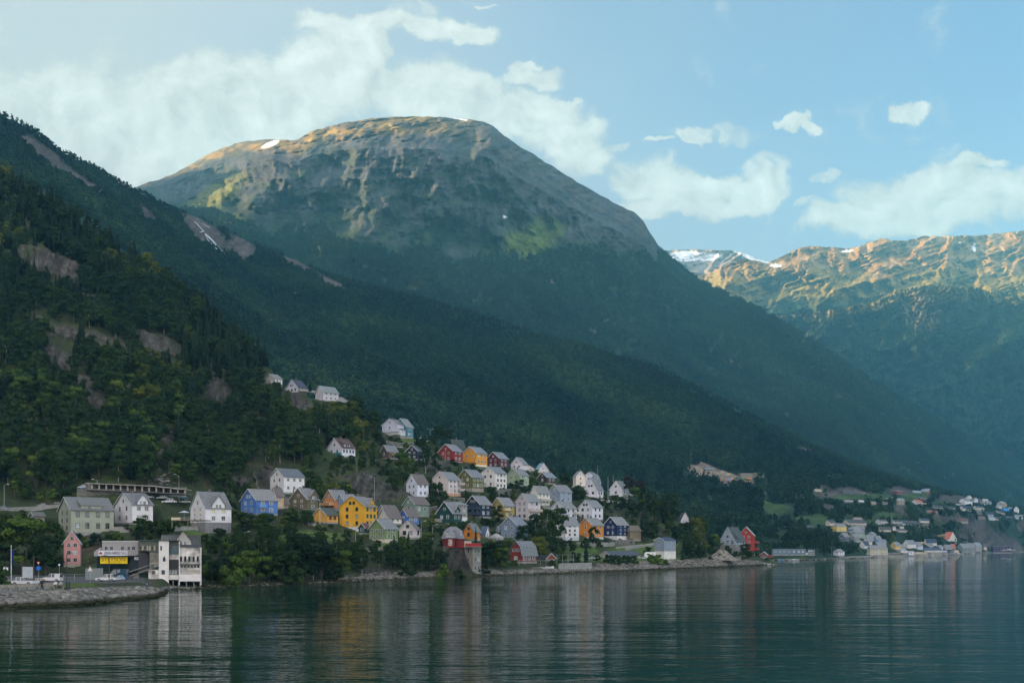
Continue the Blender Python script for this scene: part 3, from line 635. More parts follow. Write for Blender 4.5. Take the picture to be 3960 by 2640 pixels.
def roof_slabs(b, prof, axis, a, c, th=0.16):
    """prof: open outline [(u,z)...] left eave -> right eave; extrude as thick sheet"""
    up = [(u, z) for u, z in prof]; dn = [(u, z-th) for u, z in prof][::-1]
    for i in range(len(prof)-1):
        (u0, z0), (u1, z1) = prof[i], prof[i+1]
        b.prism([(u0, z0), (u1, z1), (u1, z1-th), (u0, z0-th)], axis, a, c)
def house(label, z, xl, xc, xr, yb, ye, yr, wall, roof=(0.17,0.17,0.18), gable='L', th=42, rt='gable', wL='2x2+1', wR='3x2', frame=(0.6,0.6,0.6),
          basec=None, baseh=0.6, T=None, Y=None, chim=True, trim=(0.55,0.55,0.55), short=None, group='wooden houses on the hillside', over=0.45, dorm=None, balc=None, ridge_h=None, cat='house', depth=None,
          win=(1.25,1.4), name='house', warm=False, pane=None, rz_ext=0):
    T = T or A
    PXl, PXc, PXr, RB, RE, RR = zx(z, xl), zx(z, xc), zx(z, xr), zy(z, yb), zy(z, ye), zy(z, yr)
    Y0 = Y or T.dist(PXc, RB)
    P0 = W(PXc, RB, Y0); th_ = R(th); kr = (PXr-CX)/F; kl = (PXl-CX)/F
    wr = (kr*Y0-P0.x)/(math.cos(th_)-kr*math.sin(th_)); wl = (P0.x-kl*Y0)/(math.sin(th_)+kl*math.cos(th_))
    if depth: 
        if gable == 'L': wr = depth if wr < 2 else wr
        wl = depth if wl < 2 else wl
    wl = max(2.0, min(wl, 22)); wr = max(2.0, wr)
    he = (RB-RE)*Y0/F
    if gable == 'L': Ya = Y0+wl/2*math.cos(th_)
    else: Ya = Y0+wr/2*math.sin(th_)
    hr = CAMH+(HZ-RR)/F*Ya-P0.z
    if rt in ('hip', 'pyramid'): Ya = Y0+wl/2*math.cos(th_)+wr/2*math.sin(th_); hr = CAMH+(HZ-RR)/F*Ya-P0.z
    hr = max(hr, he+0.5)
    o = thing(name, label, cat, P0, th_, group); o['wr'] = 0; del o['wr']
    wm = wallmat(wall); bm_ = wallmat(basec) if basec else CONC
    bh = baseh if baseh >= 0.2 else 0.2
    MB().box(0.004, wr-0.004, 0.004, wl-0.004, -3.5, bh).obj('foundation', bm_, o)
    b = MB()
    if rt == 'gable':
        if gable == 'L': b.prism([(0, bh), (0, he), (wl/2, hr-0.16), (wl, he), (wl, bh)], 'x', 0, wr)
        else: b.prism([(0, bh), (0, he), (wr/2, hr-0.16), (wr, he), (wr, bh)], 'y', 0, wl)
    elif rt == 'gambrel':
        w_ = wl if gable == 'L' else wr; hk = he+(hr-he)*0.62
        b.prism([(0, bh), (0, he), (w_*0.14, hk-.16), (w_/2, hr-0.16), (w_*0.86, hk-.16), (w_, he), (w_, bh)], 'x' if gable == 'L' else 'y', 0, wr if gable == 'L' else wl)
    else: b.box(0, wr, 0, wl, bh, he)
    b.obj('wall', wm, o)
    r = MB(); rm = roofmat(roof)
    W_ = wl if gable == 'L' else wr; Ln = wr if gable == 'L' else wl; ax = 'x' if gable == 'L' else 'y'
    sl = (hr-he)/(W_/2)
    if rt == 'gable':
        ov = over; roof_slabs(r, [(-ov, he-ov*sl+0.02), (W_/2, hr+0.02), (W_+ov, he-ov*sl+0.02)], ax, -ov*0.8, Ln+ov*0.8)
    elif rt == 'gambrel':
        hk = he+(hr-he)*0.62
        roof_slabs(r, [(-over, he-0.3), (W_*0.14-.1, hk+.1), (W_/2, hr+0.05), (W_*0.86+.1, hk+.1), (W_+over, he-.3)], ax, -over*0.6, Ln+over*0.6)
    elif rt == 'flat': r.box(-.15, wr+.15, -.15, wl+.15, he, he+0.3)
    elif rt in ('hip', 'pyramid', 'mansard'):
        e = 0.5; m = min(wr, wl)/2
        zt = hr
        if rt == 'mansard':
            q = 0.35; zk = he+(hr-he)*0.66
            e = 0.35; r.poly([(-e,-e,he-.2),(wr+e,-e,he-.2),(wr+e,wl+e,he-.2),(-e,wl+e,he-.2),(q,q,zk),(wr-q,q,zk),(wr-q,wl-q,zk),(q,wl-q,zk)], [(0,1,5,4),(1,2,6,5),(2,3,7,6),(3,0,4,7),(0,3,2,1)])
            lo = q; base = zk
        else: lo = -e; base = he-0.1
        if rt == 'pyramid': a_, c_ = (wr/2, wl/2), (wr/2, wl/2)
        elif wr >= wl: a_, c_ = (wl/2*0.9, wl/2), (wr-wl/2*0.9, wl/2)
        else: a_, c_ = (wr/2, wr/2*0.9), (wr/2, wl-wr/2*0.9)
        p = [(lo, lo, base), (wr-lo, lo, base), (wr-lo, wl-lo, base), (lo, wl-lo, base), (*a_, zt), (*c_, zt)]
        if wr >= wl: f = [(0,1,5,4),(1,2,5),(2,3,4,5),(3,0,4),(0,3,2,1)]
        else: f = [(0,1,4),(1,2,5,4),(2,3,5),(3,0,4,5),(0,3,2,1)]
        r.poly(p, f)
    ro = r.obj('roof', rm, o)
    if chim and rt != 'flat':
        c_ = MB(); cw = 0.3
        cx_, cy_ = (wr*0.45, wl/2) if gable == 'L' else (wr/2, wl*0.4)
        c_.box(cx_-cw, cx_+cw, cy_-cw, cy_+cw, hr-0.7, hr+0.7).box(cx_-cw-.06, cx_+cw+.06, cy_-cw-.06, cy_+cw+.06, hr+0.7, hr+0.82); c_.obj('chimney', BRICK, ro)
    if trim and rt == 'gable':                     # barge boards on the gable and corner boards
        tb = MB(); t0 = -over*0.8-0.05
        for s_ in (0, 1):
            u0, u1 = (-over, W_/2) if s_ == 0 else (W_+over, W_/2); z0, z1 = he-over*sl, hr
            pr = [(u0, z0-0.24), (u0, z0+0.04), (u1, z1+0.04), (u1, z1-0.24)]
            tb.prism(pr, ax, t0, t0+0.045)
        tb.obj('barge_board', mat('trim_%d%d%d' % tuple(int(c*50) for c in trim), trim, 0.6), o)
    # windows
    def rows(spec, face):
        if not spec: return
        base_, _, top = spec.partition('+'); c, _, fl = base_.partition('x'); c = int(c); fl = int(fl or 0)
        wd = wr if face == 'R' else wl
        fh = (he-bh)/max(fl, 1)
        ww = min(win[0], wd/(c+0.6)*0.66) if c else win[0]
        for i in range(c):
            for j in range(fl):
                uu_ = wd*(i+0.5+0.12*(1 if i == 0 else 0)-0.12*(1 if i == c-1 and c > 1 else 0))/c if c > 1 else wd*0.5
                hh_ = min(win[1], fh*0.58)
                window(o, face, uu_, bh+fh*(j+0.55), ww, hh_, frame, pane=(WARMG if warm and j > 0 else pane))
        if top:
            nt_ = int(top); zz = he+(hr-he)*(0.30 if rt == 'gable' else 0.35)
            for i in range(nt_): window(o, face, wd/2+(i-(nt_-1)/2)*ww*1.35, zz, ww*0.9, min(1.1, (hr-he)*0.38), frame, pane=pane)
    rows(wL, 'L'); rows(wR, 'R')
    if dorm:                                   # gabled dormer on the long side: (u fraction, width m, kind)
        for u_, dw, kind in dorm:
            if gable == 'L':
                u0 = wr*u_; zt = he+dw*0.75; 
                d = MB()
                if kind == 'wall': d.prism([(u0-dw/2, he-0.6), (u0-dw/2, he+0.9), (u0, zt+0.5), (u0+dw/2, he+0.9), (u0+dw/2, he-0.6)], 'y', -0.12, min(wl/2, (dw*0.75+0.5)/max(sl, .3)+0.3))
                else: d.prism([(u0-dw/2, he), (u0-dw/2, he+1.2), (u0+dw/2, he+1.2), (u0+dw/2, he)], 'y', 0.5, wl/2)
                dd = d.obj('dormer', wm, o)
                rr_ = MB()
                if kind == 'wall': roof_slabs(rr_, [(u0-dw/2-.3, he+0.66), (u0, zt+0.66), (u0+dw/2+.3, he+0.66)], 'y', -0.5, min(wl/2, (dw*0.75+0.6)/max(sl, .3)+0.6)+.1)
                else: rr_.prism([(0.2, he+1.25), (wl/2, max(hr-0.2, he+1.4)), (wl/2, max(hr-0.4, he+1.2)), (0.2, he+1.1)], 'x', u0-dw/2-.3, u0+dw/2+.3)
                rr_.obj('dormer_roof', rm, dd)
                nw = 2 if dw > 2.6 else 1
                for i in range(nw): window(dd, 'R', u0+(i-(nw-1)/2)*1.05, he+0.35 if kind == 'wall' else he+.75, 0.8, 1.05 if kind == 'wall' else .7, frame, off=0.12 if kind == 'wall' else -0.5)
    if balc:                                   # (face, u0, u1, z, depth, colour)
        for face, u0, u1, zb, dp, bc in balc:
            q = MB(); pst = MB(); wd = wr if face == 'R' else wl
            u0, u1 = u0*wd, u1*wd; zb = zb*he
            def bx(B_, a, c, d0, d1, e0, e1):
                if face == 'R': B_.box(a, c, -d1, -d0, e0, e1)
                else: B_.box(-d1, -d0, a, c, e0, e1)
            bx(q, u0, u1, 0.01, dp, zb-0.2, zb); bx(q, u0, u1, dp-0.08, dp, zb+0.002, zb+0.95)
            bx(q, u0, u0+.08, 0.02, dp-.082, zb+.002, zb+.95); bx(q, u1-.08, u1, 0.02, dp-.082, zb+.002, zb+.95)
            q.obj('balcony', mat('balcony_%d%d%d' % tuple(int(c*50) for c in bc), bc, 0.7), o)
            for pu in (u0+.1, u1-.25): bx(pst, pu, pu+.15, dp-.24, dp-.09, -3.0, zb-0.201)
            pst.obj('balcony_post', TIMBER, o)
    HOUSES.append((PXl-4, min(RR, RE)-3, PXr+4, RB, Y0, short or label, o)); PADS.append((P0.x, P0.y, P0.z, th_, wr, wl, T is A))
    return o
# ---- colours
Wh = (0.50,0.49,0.50); Cr = (0.50,0.46,0.42); Pk = (0.44,0.38,0.37); Gy = (0.30,0.30,0.32); Bl = (0.075,0.17,0.42); Te = (0.05,0.13,0.17); Nv = (0.012,0.025,0.085)
Dk = (0.02,0.022,0.035); Yl = (0.62,0.33,0.025); Or = (0.52,0.19,0.025); Rd = (0.20,0.025,0.022); Mr = (0.10,0.022,0.03); Ol = (0.12,0.12,0.035); Mu = (0.30,0.22,0.05)
Gr = (0.16,0.22,0.10); Lg = (0.27,0.33,0.22); Br = (0.045,0.03,0.025); DG = (0.02,0.045,0.04); BG = (0.16,0.21,0.29); Wf = (0.6,0.6,0.6); Df = (0.05,0.06,0.06); Gf = (0.06,0.10,0.05)
SL = (0.16,0.16,0.175); BR_ = (0.12,0.10,0.095); DR = (0.05,0.055,0.08); GRf = (0.055,0.07,0.06)
H = house
H('large pale grey-green house with dark green framed windows and two blue basement doors', 1, 592,718,1150,712,437,312, (0.30,0.31,0.25), (0.13,0.135,0.135), wL='2x3+0', wR='4x2', frame=Gf, baseh=1.3, short='large grey-green house', dorm=[(0.48,5.6,'shed')], th=38, win=(1.15,1.7), chim=False)
H('white house with grey roof and front gable behind the big bush, lavender-looking side wall', 1, 1158,1337,1545,592,385,270, Wh, (0.14,0.14,0.15), wL='2x2+1', wR='2x2', short='white house by the bush', dorm=[(0.5,3.2,'wall')], frame=(0.35,0.33,0.30))
H('tall white house with steep grey roof, pointed front gable and grey basement beside the terrace', 2, 95,245,508,832,575,415, Wh, (0.15,0.15,0.155), wL='2x3+1', wR='2x2', basec=(0.18,0.18,0.19), baseh=3.1, short='tall white house with grey basement', dorm=[(0.5,4.0,'wall')], warm=True, frame=(0.5,0.48,0.42), balc=None, over=0.3)
H('bright blue house with grey roof and white windows', 2, 604,760,978,655,497,388, Bl, (0.19,0.185,0.19), wL='2x2+2', wR='2x2', short='bright blue house', balc=[('R',0.08,0.4,0.52,1.2,(0.12,0.25,0.5))], win=(1.4,1.3))
H('white-lilac cube house with dark grey roof standing highest behind the blue house', 2, 900,1040,1247,440,258,180, Wh, (0.10,0.11,0.13), wL='2x2+1', wR='3x2', short='cream and lilac house', frame=(0.42,0.40,0.33), chim=False, win=(1.1,1.2))
H('sand-yellow house with brown-grey roof tucked behind the bright blue house', 2, 900,965,1040,600,455,376, (0.50,0.33,0.16), BR_, wL='', wR='1x2', short='sand-yellow house', chim=True)
H('small brown lean-to house between the sand-yellow and olive houses', 2, 1020,1038,1088,585,525,478, (0.25,0.17,0.10), BR_, wL='', wR='1x1', short='small brown lean-to', chim=False)
H('olive-brown house with white-edged gables and white windows', 2, 1098,1275,1388,610,488,378, (0.13,0.11,0.065), (0.17,0.17,0.18), wL='2x2+1', wR='1x2', th=52, short='olive-brown house', frame=Wf, dorm=[(0.6,3.6,'wall')])
H('orange house with grey roof and a balcony terrace behind the small yellow house', 2, 1437,1560,1700,600,495,396, (0.50,0.22,0.09), (0.16,0.16,0.17), wL='2x1+2', wR='1x1', short='orange terrace house', balc=[('L',0.1,0.9,0.45,2.2,(0.45,0.25,0.12))])
H('pale blue gabled house half hidden behind the large yellow house', 2, 1562,1660,1790,640,520,438, (0.17,0.25,0.42), (0.17,0.17,0.19), wL='1x1+1', wR='', short='pale blue hidden house')
H('large bright yellow house with dark framed windows and white stone base', 2, 1600,1858,1980,822,562,460, Yl, (0.17,0.17,0.18), wL='2x3+2', wR='3x3', th=60, frame=(0.03,0.05,0.05), basec=(0.45,0.44,0.5), baseh=1.6, short='large yellow house', dorm=[(0.55,3.0,'wall')], trim=(0.5,0.3,0.04), win=(1.15,1.5))
H('small yellow outbuilding with dark green roof left of the large yellow house', 2, 1337,1475,1588,742,648,580, (0.55,0.29,0.06), GRf, wL='', wR='2x1', th=48, short='small yellow outbuilding', chim=False, frame=(0.3,0.2,0.1))
H('tiny white-fronted playhouse in the garden below the small yellow building', 2, 1290,1330,1345,765,735,705, (0.35,0.33,0.32), BR_, wL='1x1', wR='', th=65, short='playhouse', chim=False, cat='shed', name='shed', group='sheds and outbuildings', over=0.2, baseh=0.2)
H('light green house with white windows and pale concrete base nearest the shore road', 2, 1900,2060,2190,935,785,690, Gr, (0.17,0.17,0.18), wL='3x2+0', wR='2x2', th=50, short='light green house', basec=(0.42,0.38,0.32), baseh=1.2, chim=False)
H('dark green shed with reddish roof between the yellow and light green houses', 2, 1795,1862,1895,850,775,733, (0.025,0.06,0.045), (0.12,0.05,0.05), wL='1x1', wR='', th=55, short='dark green shed', chim=False, name='shed', cat='shed', group='sheds and outbuildings')
H('white house with weathered mossy roof behind the light green house', 3, 35,175,345,1560,1465,1345, Cr, BR_, wL='2x2', wR='2x1', short='white mossy-roofed house', win=(1.0,1.3), chim=False)
H('grey-roofed house showing mostly roof between the yellow house and the rock face', 3, 40,140,300,1440,1375,1303, (0.35,0.34,0.36), BR_, wL='1x1', wR='1x1', short='low grey-roofed house', chim=False)
H('small cobalt blue house with a weathered roof', 3, 322,420,566,1568,1440,1350, (0.06,0.14,0.40), BR_, wL='1x2', wR='2x1', short='small cobalt blue house')
H('small white cottage with brown roof and dark front window beside the road', 4, 148,362,418,780,650,540, (0.42,0.38,0.38), BR_, wL='2x1+1', wR='1x1', th=64, short='small white cottage', frame=Df, win=(1.4,1.5), chim=False)
H('sea-green house with mossy grey roof and pale green long wall', 3, 366,515,700,1458,1290,1190, (0.17,0.24,0.19), BR_, wL='2x1+2', wR='2x1', short='sea-green house', win=(1.0,1.5), chim=False)
H('tall lilac-white house with brown-grey roof and chimney beside the rock', 3, 402,545,690,1215,1025,905, (0.46,0.47,0.55), BR_, wL='2x2+1', wR='2x2', short='tall lilac-white house')
H('large pale pink house with three rows of windows, corner balconies and peach basement', 3, 725,945,1110,1192,975,872, Pk, (0.17,0.17,0.18), wL='1x2+1', wR='3x3', th=50, basec=(0.45,0.27,0.18), baseh=1.3, short='large pale pink house', balc=[('R',0.75,1.12,0.72,1.6,(0.38,0.33,0.32)),('R',0.75,1.12,0.36,1.6,(0.38,0.33,0.32))])
H('moss green house with rows of three white windows', 3, 1065,1255,1405,1135,940,845, Ol, (0.16,0.165,0.185), wL='2x2+1', wR='3x2', th=48, basec=(0.28,0.25,0.22), baseh=1.6, short='moss green house', chim=False)
H('white and cream house with white basement above the stone terrace wall', 3, 1362,1555,1700,1105,890,808, (0.50,0.48,0.46), (0.16,0.165,0.18), wL='2x2+1', wR='3x3', th=48, basec=(0.5,0.5,0.54), short='white and cream house', frame=(0.3,0.25,0.22), chim=False)
H('mint green house with white windows on the upper terrace', 3, 1702,1870,1985,1062,915,835, Lg, (0.17,0.17,0.18), wL='2x2+1', wR='2x2', th=48, short='mint green house')
H('dark brown timber house with white windows and blue-grey roof', 5, 97,220,335,402,312,250, Br, (0.16,0.18,0.22), wL='1x1+1', wR='2x1', short='dark brown timber house', chim=False)
H('barn red house with white windows at the left of the upper row', 3, 817,1008,1130,755,605,518, Rd, (0.17,0.175,0.195), wL='2x2+1', wR='2x2', th=50, short='barn red house', chim=False)
H('bright orange-yellow house in the middle of the upper row', 3, 1132,1310,1448,812,632,550, (0.60,0.27,0.03), (0.16,0.175,0.20), wL='2x2+1', wR='3x2', th=48, basec=(0.5,0.45,0.36), baseh=1.2, short='bright orange house of the upper row', balc=[('L',0.0,0.7,0.32,0.9,(0.6,0.27,0.03))])
H('maroon house at the right of the upper row', 3, 1446,1603,1722,826,700,620, Mr, (0.16,0.17,0.20), wL='2x2+1', wR='2x2', th=48, short='maroon house', chim=False)
H('black-green house with lit dormer behind the red and orange houses', 3, 945,1010,1168,660,575,457, (0.02,0.03,0.025), (0.05,0.06,0.055), wL='1x1', wR='2x1', short='black-green house', dorm=[(0.5,3.0,'shed')], pane=GLASSB, trim=None)
H('narrow off-white house with grey roof right of the maroon house', 3, 1752,1905,1972,862,775,688, (0.46,0.43,0.45), (0.17,0.17,0.18), wL='2x1+1', wR='', th=55, short='narrow off-white house', chim=False)
H('tiny cream annex with a brown roof beside the narrow off-white house', 3, 1935,2040,2050,872,832,797, Cr, BR_, wL='2x1', wR='', th=68, short='cream annex', chim=False, over=0.25)
H('blue-roofed house with off-white gable turned to the right', 5, 47,95,248,260,235,130, (0.42,0.40,0.40), (0.17,0.24,0.33), gable='R', wL='', wR='1x1+1', th=30, short='blue-roofed house', frame=(0.4,0.35,0.3))
H('cream gambrel house with a tall gable on the crest', 5, 555,592,712,440,300,230, (0.52,0.46,0.40), (0.17,0.18,0.2), gable='R', wL='', wR='1x2+1', th=28, rt='gable', short='cream crest house')
H('white gambrel-roofed house behind the steep white house on the crest', 5, 662,850,912,480,375,245, (0.48,0.48,0.54), (0.16,0.17,0.19), wL='1x1+1', wR='1x1', th=58, rt='gambrel', short='white gambrel house')
H('steep-roofed white house with dark shutters on the crest', 5, 690,865,945,588,470,318, (0.50,0.48,0.52), (0.16,0.16,0.175), wL='2x1+2', wR='2x1', th=55, short='steep white house', frame=(0.06,0.08,0.1))
H('white house with balcony, last on the crest before the wood', 5, 1025,1190,1276,575,463,358, (0.48,0.47,0.51), (0.17,0.17,0.17), wL='1x1+1', wR='2x1', th=55, short='last white house on the crest', balc=[('R',0.05,1.35,0.3,1.5,(0.4,0.38,0.36))], frame=(0.1,0.09,0.09))
H('cream house with dark-roofed glazed porch', 5, 0,98,255,690,512,422, (0.50,0.47,0.42), (0.18,0.18,0.18), wL='', wR='3x2', short='cream porch house', balc=[('R',0.1,0.95,0.42,1.6,(0.35,0.34,0.32))], frame=(0.3,0.27,0.18))
H('blue-grey house with pale grey long wall and round chimney', 5, 235,385,540,645,495,408, (0.24,0.29,0.36), (0.17,0.175,0.185), wL='1x2+1', wR='2x2', short='blue-grey and white house')
H('lilac and cream house with corner balcony', 5, 255,445,603,862,712,622, (0.42,0.42,0.48), (0.18,0.18,0.185), wL='2x2+1', wR='2x2', th=47, short='lilac and cream house', balc=[('R',0.7,1.15,0.55,1.4,(0.45,0.42,0.36))], frame=(0.2,0.17,0.15))
H('pale lilac house with blue-green shuttered windows', 5, 625,800,940,872,695,605, (0.47,0.46,0.50), (0.18,0.18,0.19), wL='2x2+2', wR='2x2', th=48, short='pale lilac house', frame=(0.08,0.12,0.11))
H('white three-storey house left of the orange house in the lower row', 5, 335,455,632,1130,922,818, (0.47,0.46,0.47), (0.18,0.18,0.19), wL='1x3', wR='2x3', short='white lower-row house', frame=(0.4,0.36,0.33), basec=(0.35,0.36,0.38), baseh=1.5)
H('orange house between the white and navy houses of the lower row', 5, 634,800,948,1112,925,835, Or, (0.18,0.18,0.185), wL='1x2+1', wR='2x2', th=48, short='orange lower-row house', basec=(0.36,0.36,0.4), baseh=0.9)
H('navy blue house with white windows at the right of the lower row', 5, 952,1122,1268,1125,920,822, Nv, (0.19,0.19,0.19), wL='2x2+1', wR='2x3', th=48, short='navy house', basec=(0.46,0.45,0.44), baseh=1.9, win=(1.1,1.2))
H('tan brown storage building with hipped roof right of the navy house', 5, 1255,1285,1430,1135,1008,935, (0.17,0.14,0.10), (0.12,0.10,0.08), wL='', wR='', th=30, rt='hip', short='tan storage building', chim=False)
H('rose-grey house with wide balcony and chimney', 4, 1650,1812,1968,540,285,187, (0.40,0.36,0.38), (0.19,0.19,0.195), wL='2x3+1', wR='2x3', th=46, short='rose-grey house', balc=[('R',0.0,1.02,0.48,1.2,(0.40,0.33,0.30))], frame=(0.12,0.14,0.13))
H('mustard house with olive gable and white balcony', 4, 1342,1492,1635,520,338,238, Mu, (0.18,0.18,0.19), wL='2x2+1', wR='2x2', th=46, short='mustard and olive house', balc=[('R',0.0,0.5,0.62,1.0,(0.5,0.38,0.25))], chim=False)
H('dark navy house with two stacked balconies edged in white', 4, 1005,1187,1335,505,320,215, (0.018,0.028,0.05), (0.17,0.17,0.18), wL='1x1+2', wR='2x2', th=50, short='dark navy balcony house', balc=[('L',0.02,0.98,0.62,1.6,(0.03,0.04,0.07)),('L',0.02,0.98,0.25,1.6,(0.03,0.04,0.07))], over=0.6)
H('dark teal house with steep white-edged gables', 4, 632,835,955,592,430,290, (0.012,0.05,0.045), (0.17,0.17,0.18), wL='2x1+1', wR='2x1', th=55, short='dark teal gabled house', dorm=[(0.5,2.6,'wall')], trim=(0.6,0.6,0.6), over=0.6)
H('taupe house with shallow roof behind the dark teal house', 4, 700,900,1025,560,332,293, (0.26,0.24,0.22), (0.17,0.19,0.19), wL='', wR='2x3', th=50, short='taupe house', basec=(0.5,0.48,0.46), baseh=2.0, Y=None)
H('blue-grey house with broad hipped gable beside the birches', 4, 1458,1665,1800,795,592,488, BG, (0.17,0.19,0.22), wL='2x2+1', wR='1x2', th=52, short='blue-grey birch house')
H('orange-brown house behind the red villa', 4, 975,1108,1192,800,672,573, (0.45,0.17,0.03), (0.13,0.135,0.14), wL='1x1+1', wR='', th=52, short='orange house behind the villa', frame=Df, win=(1.2,1.5), trim=None)
H('navy-roofed small house with a white pointed gable turned right', 4, 1195,1262,1302,760,700,614, (0.48,0.48,0.48), (0.06,0.09,0.15), gable='R', wL='', wR='1x1', th=50, short='navy-roofed white gable house', chim=False, over=0.3)
H('low white outbuilding with rounded roof below the white gable house', 4, 1305,1400,1490,800,760,706, (0.40,0.40,0.42), (0.30,0.28,0.28), wL='', wR='2x1', short='low white outbuilding', chim=False, rt='hip', trim=None)
H('red gambrel-roofed boathouse villa with grey roof above the jetty', 4, 1577,1725,1922,1092,985,803, (0.17,0.028,0.02), (0.14,0.15,0.16), wL='1x1+2', wR='3x1', th=44, rt='gambrel', short='red gambrel villa', win=(1.5,1.4), chim=False)
H('small brick red garage with dark roof right of the gambrel villa', 4, 1925,2045,2165,1058,1022,960, (0.24,0.05,0.035), (0.03,0.035,0.05), gable='R', wL='', wR='', th=24, short='brick red garage', chim=False, name='garage', cat='garage', group='sheds and outbuildings')
H('long low white building with dark blue roof behind the rock embankment', 5, 900,1045,1425,1368,1320,1268, (0.40,0.38,0.34), DR, wL='1x1', wR='5x1', th=30, short='long low building', chim=False, win=(1.2,1.6), frame=(0.5,0.45,0.3))
H('boxy blue-grey three-storey house with white base at the rocky shore', 5, 1600,1730,1880,1368,1122,1090, (0.20,0.24,0.30), (0.03,0.04,0.09), wL='1x2', wR='2x3', th=42, short='boxy blue-grey shore house', basec=(0.46,0.44,0.42), baseh=3.3, chim=False, win=(0.8,1.5), over=0.25)
H('top of a white house peeping out of the wood above the boxy shore house', 5, 1908,1945,2050,915,860,768, (0.42,0.40,0.42), (0.12,0.12,0.13), wL='', wR='2x1', short='white house in the wood', chim=False, gable='R', th=25)
H('brown shingled annex attached behind a steep grey roof near the blue-grey house', 4, 1405,1440,1465,690,668,610, (0.14,0.2,0.28), (0.12,0.16,0.2), wL='', wR='', short='blue annex', chim=False, over=0.2)
H('topmost flat-gabled white house at the upper end of the road', 10, 205,345,440,292,205,148, (0.44,0.42,0.40), (0.16,0.16,0.165), wL='1x1', wR='2x1', short='topmost white house', chim=False, balc=[('L',0.1,1.0,0.3,1.6,(0.4,0.38,0.35))])
H('greyish house with dark roof and long timber deck on the upper crest', 10, 487,640,758,400,318,225, (0.38,0.38,0.42), (0.045,0.045,0.075), wL='3x1+2', wR='1x1', th=48, short='dark-roofed deck house', balc=[('R',0.0,1.9,0.35,2.2,(0.30,0.28,0.25))], frame=(0.15,0.15,0.15))
H('pale grey house with grey-green roof, third on the upper crest', 10, 864,967,1165,500,378,302, (0.36,0.34,0.36), (0.17,0.19,0.19), wL='1x1', wR='3x2', th=40, short='pale grey crest house', win=(1.3,1.4), chim=False)
H('small low hut with a grey roof and terrace beside the pale grey crest house', 10, 1120,1165,1265,515,478,450, (0.30,0.29,0.31), (0.2,0.2,0.21), wL='', wR='1x1', short='low crest hut', chim=False, rt='hip', balc=[('R',-0.3,1.6,0.1,1.5,(0.28,0.27,0.26))])
H('white house with brown dormer roof and teal balcony alone in the trees', 10, 1020,1207,1380,1222,1092,975, (0.46,0.45,0.50), (0.075,0.045,0.04), wL='2x1+1', wR='4x1', th=46, short='lone white house with brown roof', dorm=[(0.45,3.0,'shed')], balc=[('L',0.0,0.5,0.25,1.2,(0.05,0.16,0.2))], frame=(0.2,0.25,0.25))
H('white house with shallow roof, rearmost of the deck group', 10, 1727,1925,2010,905,792,728, (0.40,0.40,0.48), (0.14,0.14,0.15), wL='1x1+1', wR='', th=55, short='rear white house of the deck group')
H('teal house with grey roof, tallest of the deck group', 10, 1882,2045,2130,972,828,722, (0.05,0.17,0.22), (0.19,0.20,0.21), wL='1x1+1', wR='2x2', th=52, short='teal house', chim=False)
H('off-white house with wraparound deck on stilts above the lawn', 10, 1772,1955,2062,992,860,795, (0.42,0.41,0.45), (0.16,0.17,0.185), wL='2x1+1', wR='2x1', th=52, short='white deck house', balc=[('L',-0.05,1.35,0.45,1.8,(0.42,0.40,0.38))], basec=(0.22,0.21,0.2), baseh=2.2, pane=GLASSB)
H('brown cabin with shallow grey roof and lit balcony', 10, 1712,1795,1932,1245,1140,1065, (0.09,0.06,0.05), (0.15,0.155,0.17), wL='1x1', wR='2x2', short='brown cabin', balc=[('R',0.2,1.3,0.5,1.5,(0.18,0.15,0.10))], warm=True, chim=False)
H('almost black blue house with white windows beside the birch', 10, 2032,2190,2240,1262,1140,1070, (0.02,0.022,0.045), (0.06,0.07,0.09), wL='2x2+1', wR='', th=58, short='blue-black house', chim=False)
pk = H('tall narrow pink house with navy roof and white quoins above beige ground floor', 1, 596,645,812,1108,768,655, (0.52,0.25,0.235), (0.015,0.03,0.10), gable='R', wL='', wR='2x3+1', th=16, short='pink house', basec=(0.30,0.28,0.22), baseh=3.0, Y=262, frame=(0.55,0.52,0.5), win=(1.15,1.5), chim=False)
H('small beige garage with mossy roof half hidden left of the large grey-green house', 1, 300,345,450,560,500,465, (0.22,0.21,0.19), (0.10,0.10,0.095), wL='', wR='', short='small beige garage', chim=False, name='garage', cat='garage', group='sheds and outbuildings')
H('dark-roofed house with a cream gable directly behind the white factory', 1, 1585,1650,2015,840,795,700, (0.34,0.33,0.31), (0.07,0.075,0.08), wL='', wR='2x1', th=18, short='dark-roofed house behind the factory', dorm=[(0.55,4.2,'wall')], chim=False)
# peninsula
H('pale blue-grey steep-roofed house standing on tall concrete legs', 6, 578,765,885,1400,1220,1055, (0.27,0.32,0.38), (0.055,0.06,0.06), wL='3x2+1', wR='3x1', th=50, short='blue-grey house on legs', frame=(0.06,0.07,0.08), basec=(0.2,0.2,0.19), baseh=5.5, dorm=[(0.4,3.0,'shed')])
H('tall red gabled house with scaffolding-like balconies behind the house on legs', 6, 805,985,1002,1400,1150,1055, (0.30,0.035,0.03), (0.2,0.2,0.21), wL='2x4+1', wR='', th=66, short='tall red gabled house', trim=(0.55,0.45,0.42), depth=9, balc=[('R',0.1,1.3,0.28,2.2,(0.25,0.04,0.04)),('R',0.1,1.3,0.6,2.2,(0.25,0.04,0.04))])
H('small rust red boathouse with white window at the tip of the peninsula', 6, 1065,1150,1165,1425,1390,1352, (0.22,0.05,0.03), (0.14,0.13,0.14), wL='1x1', wR='', th=62, short='rust red boathouse', name='boathouse', cat='boathouse', group='sheds and outbuildings', chim=False, over=0.3, balc=[('R',0.0,3.2,0.2,1.2,(0.22,0.05,0.03))])
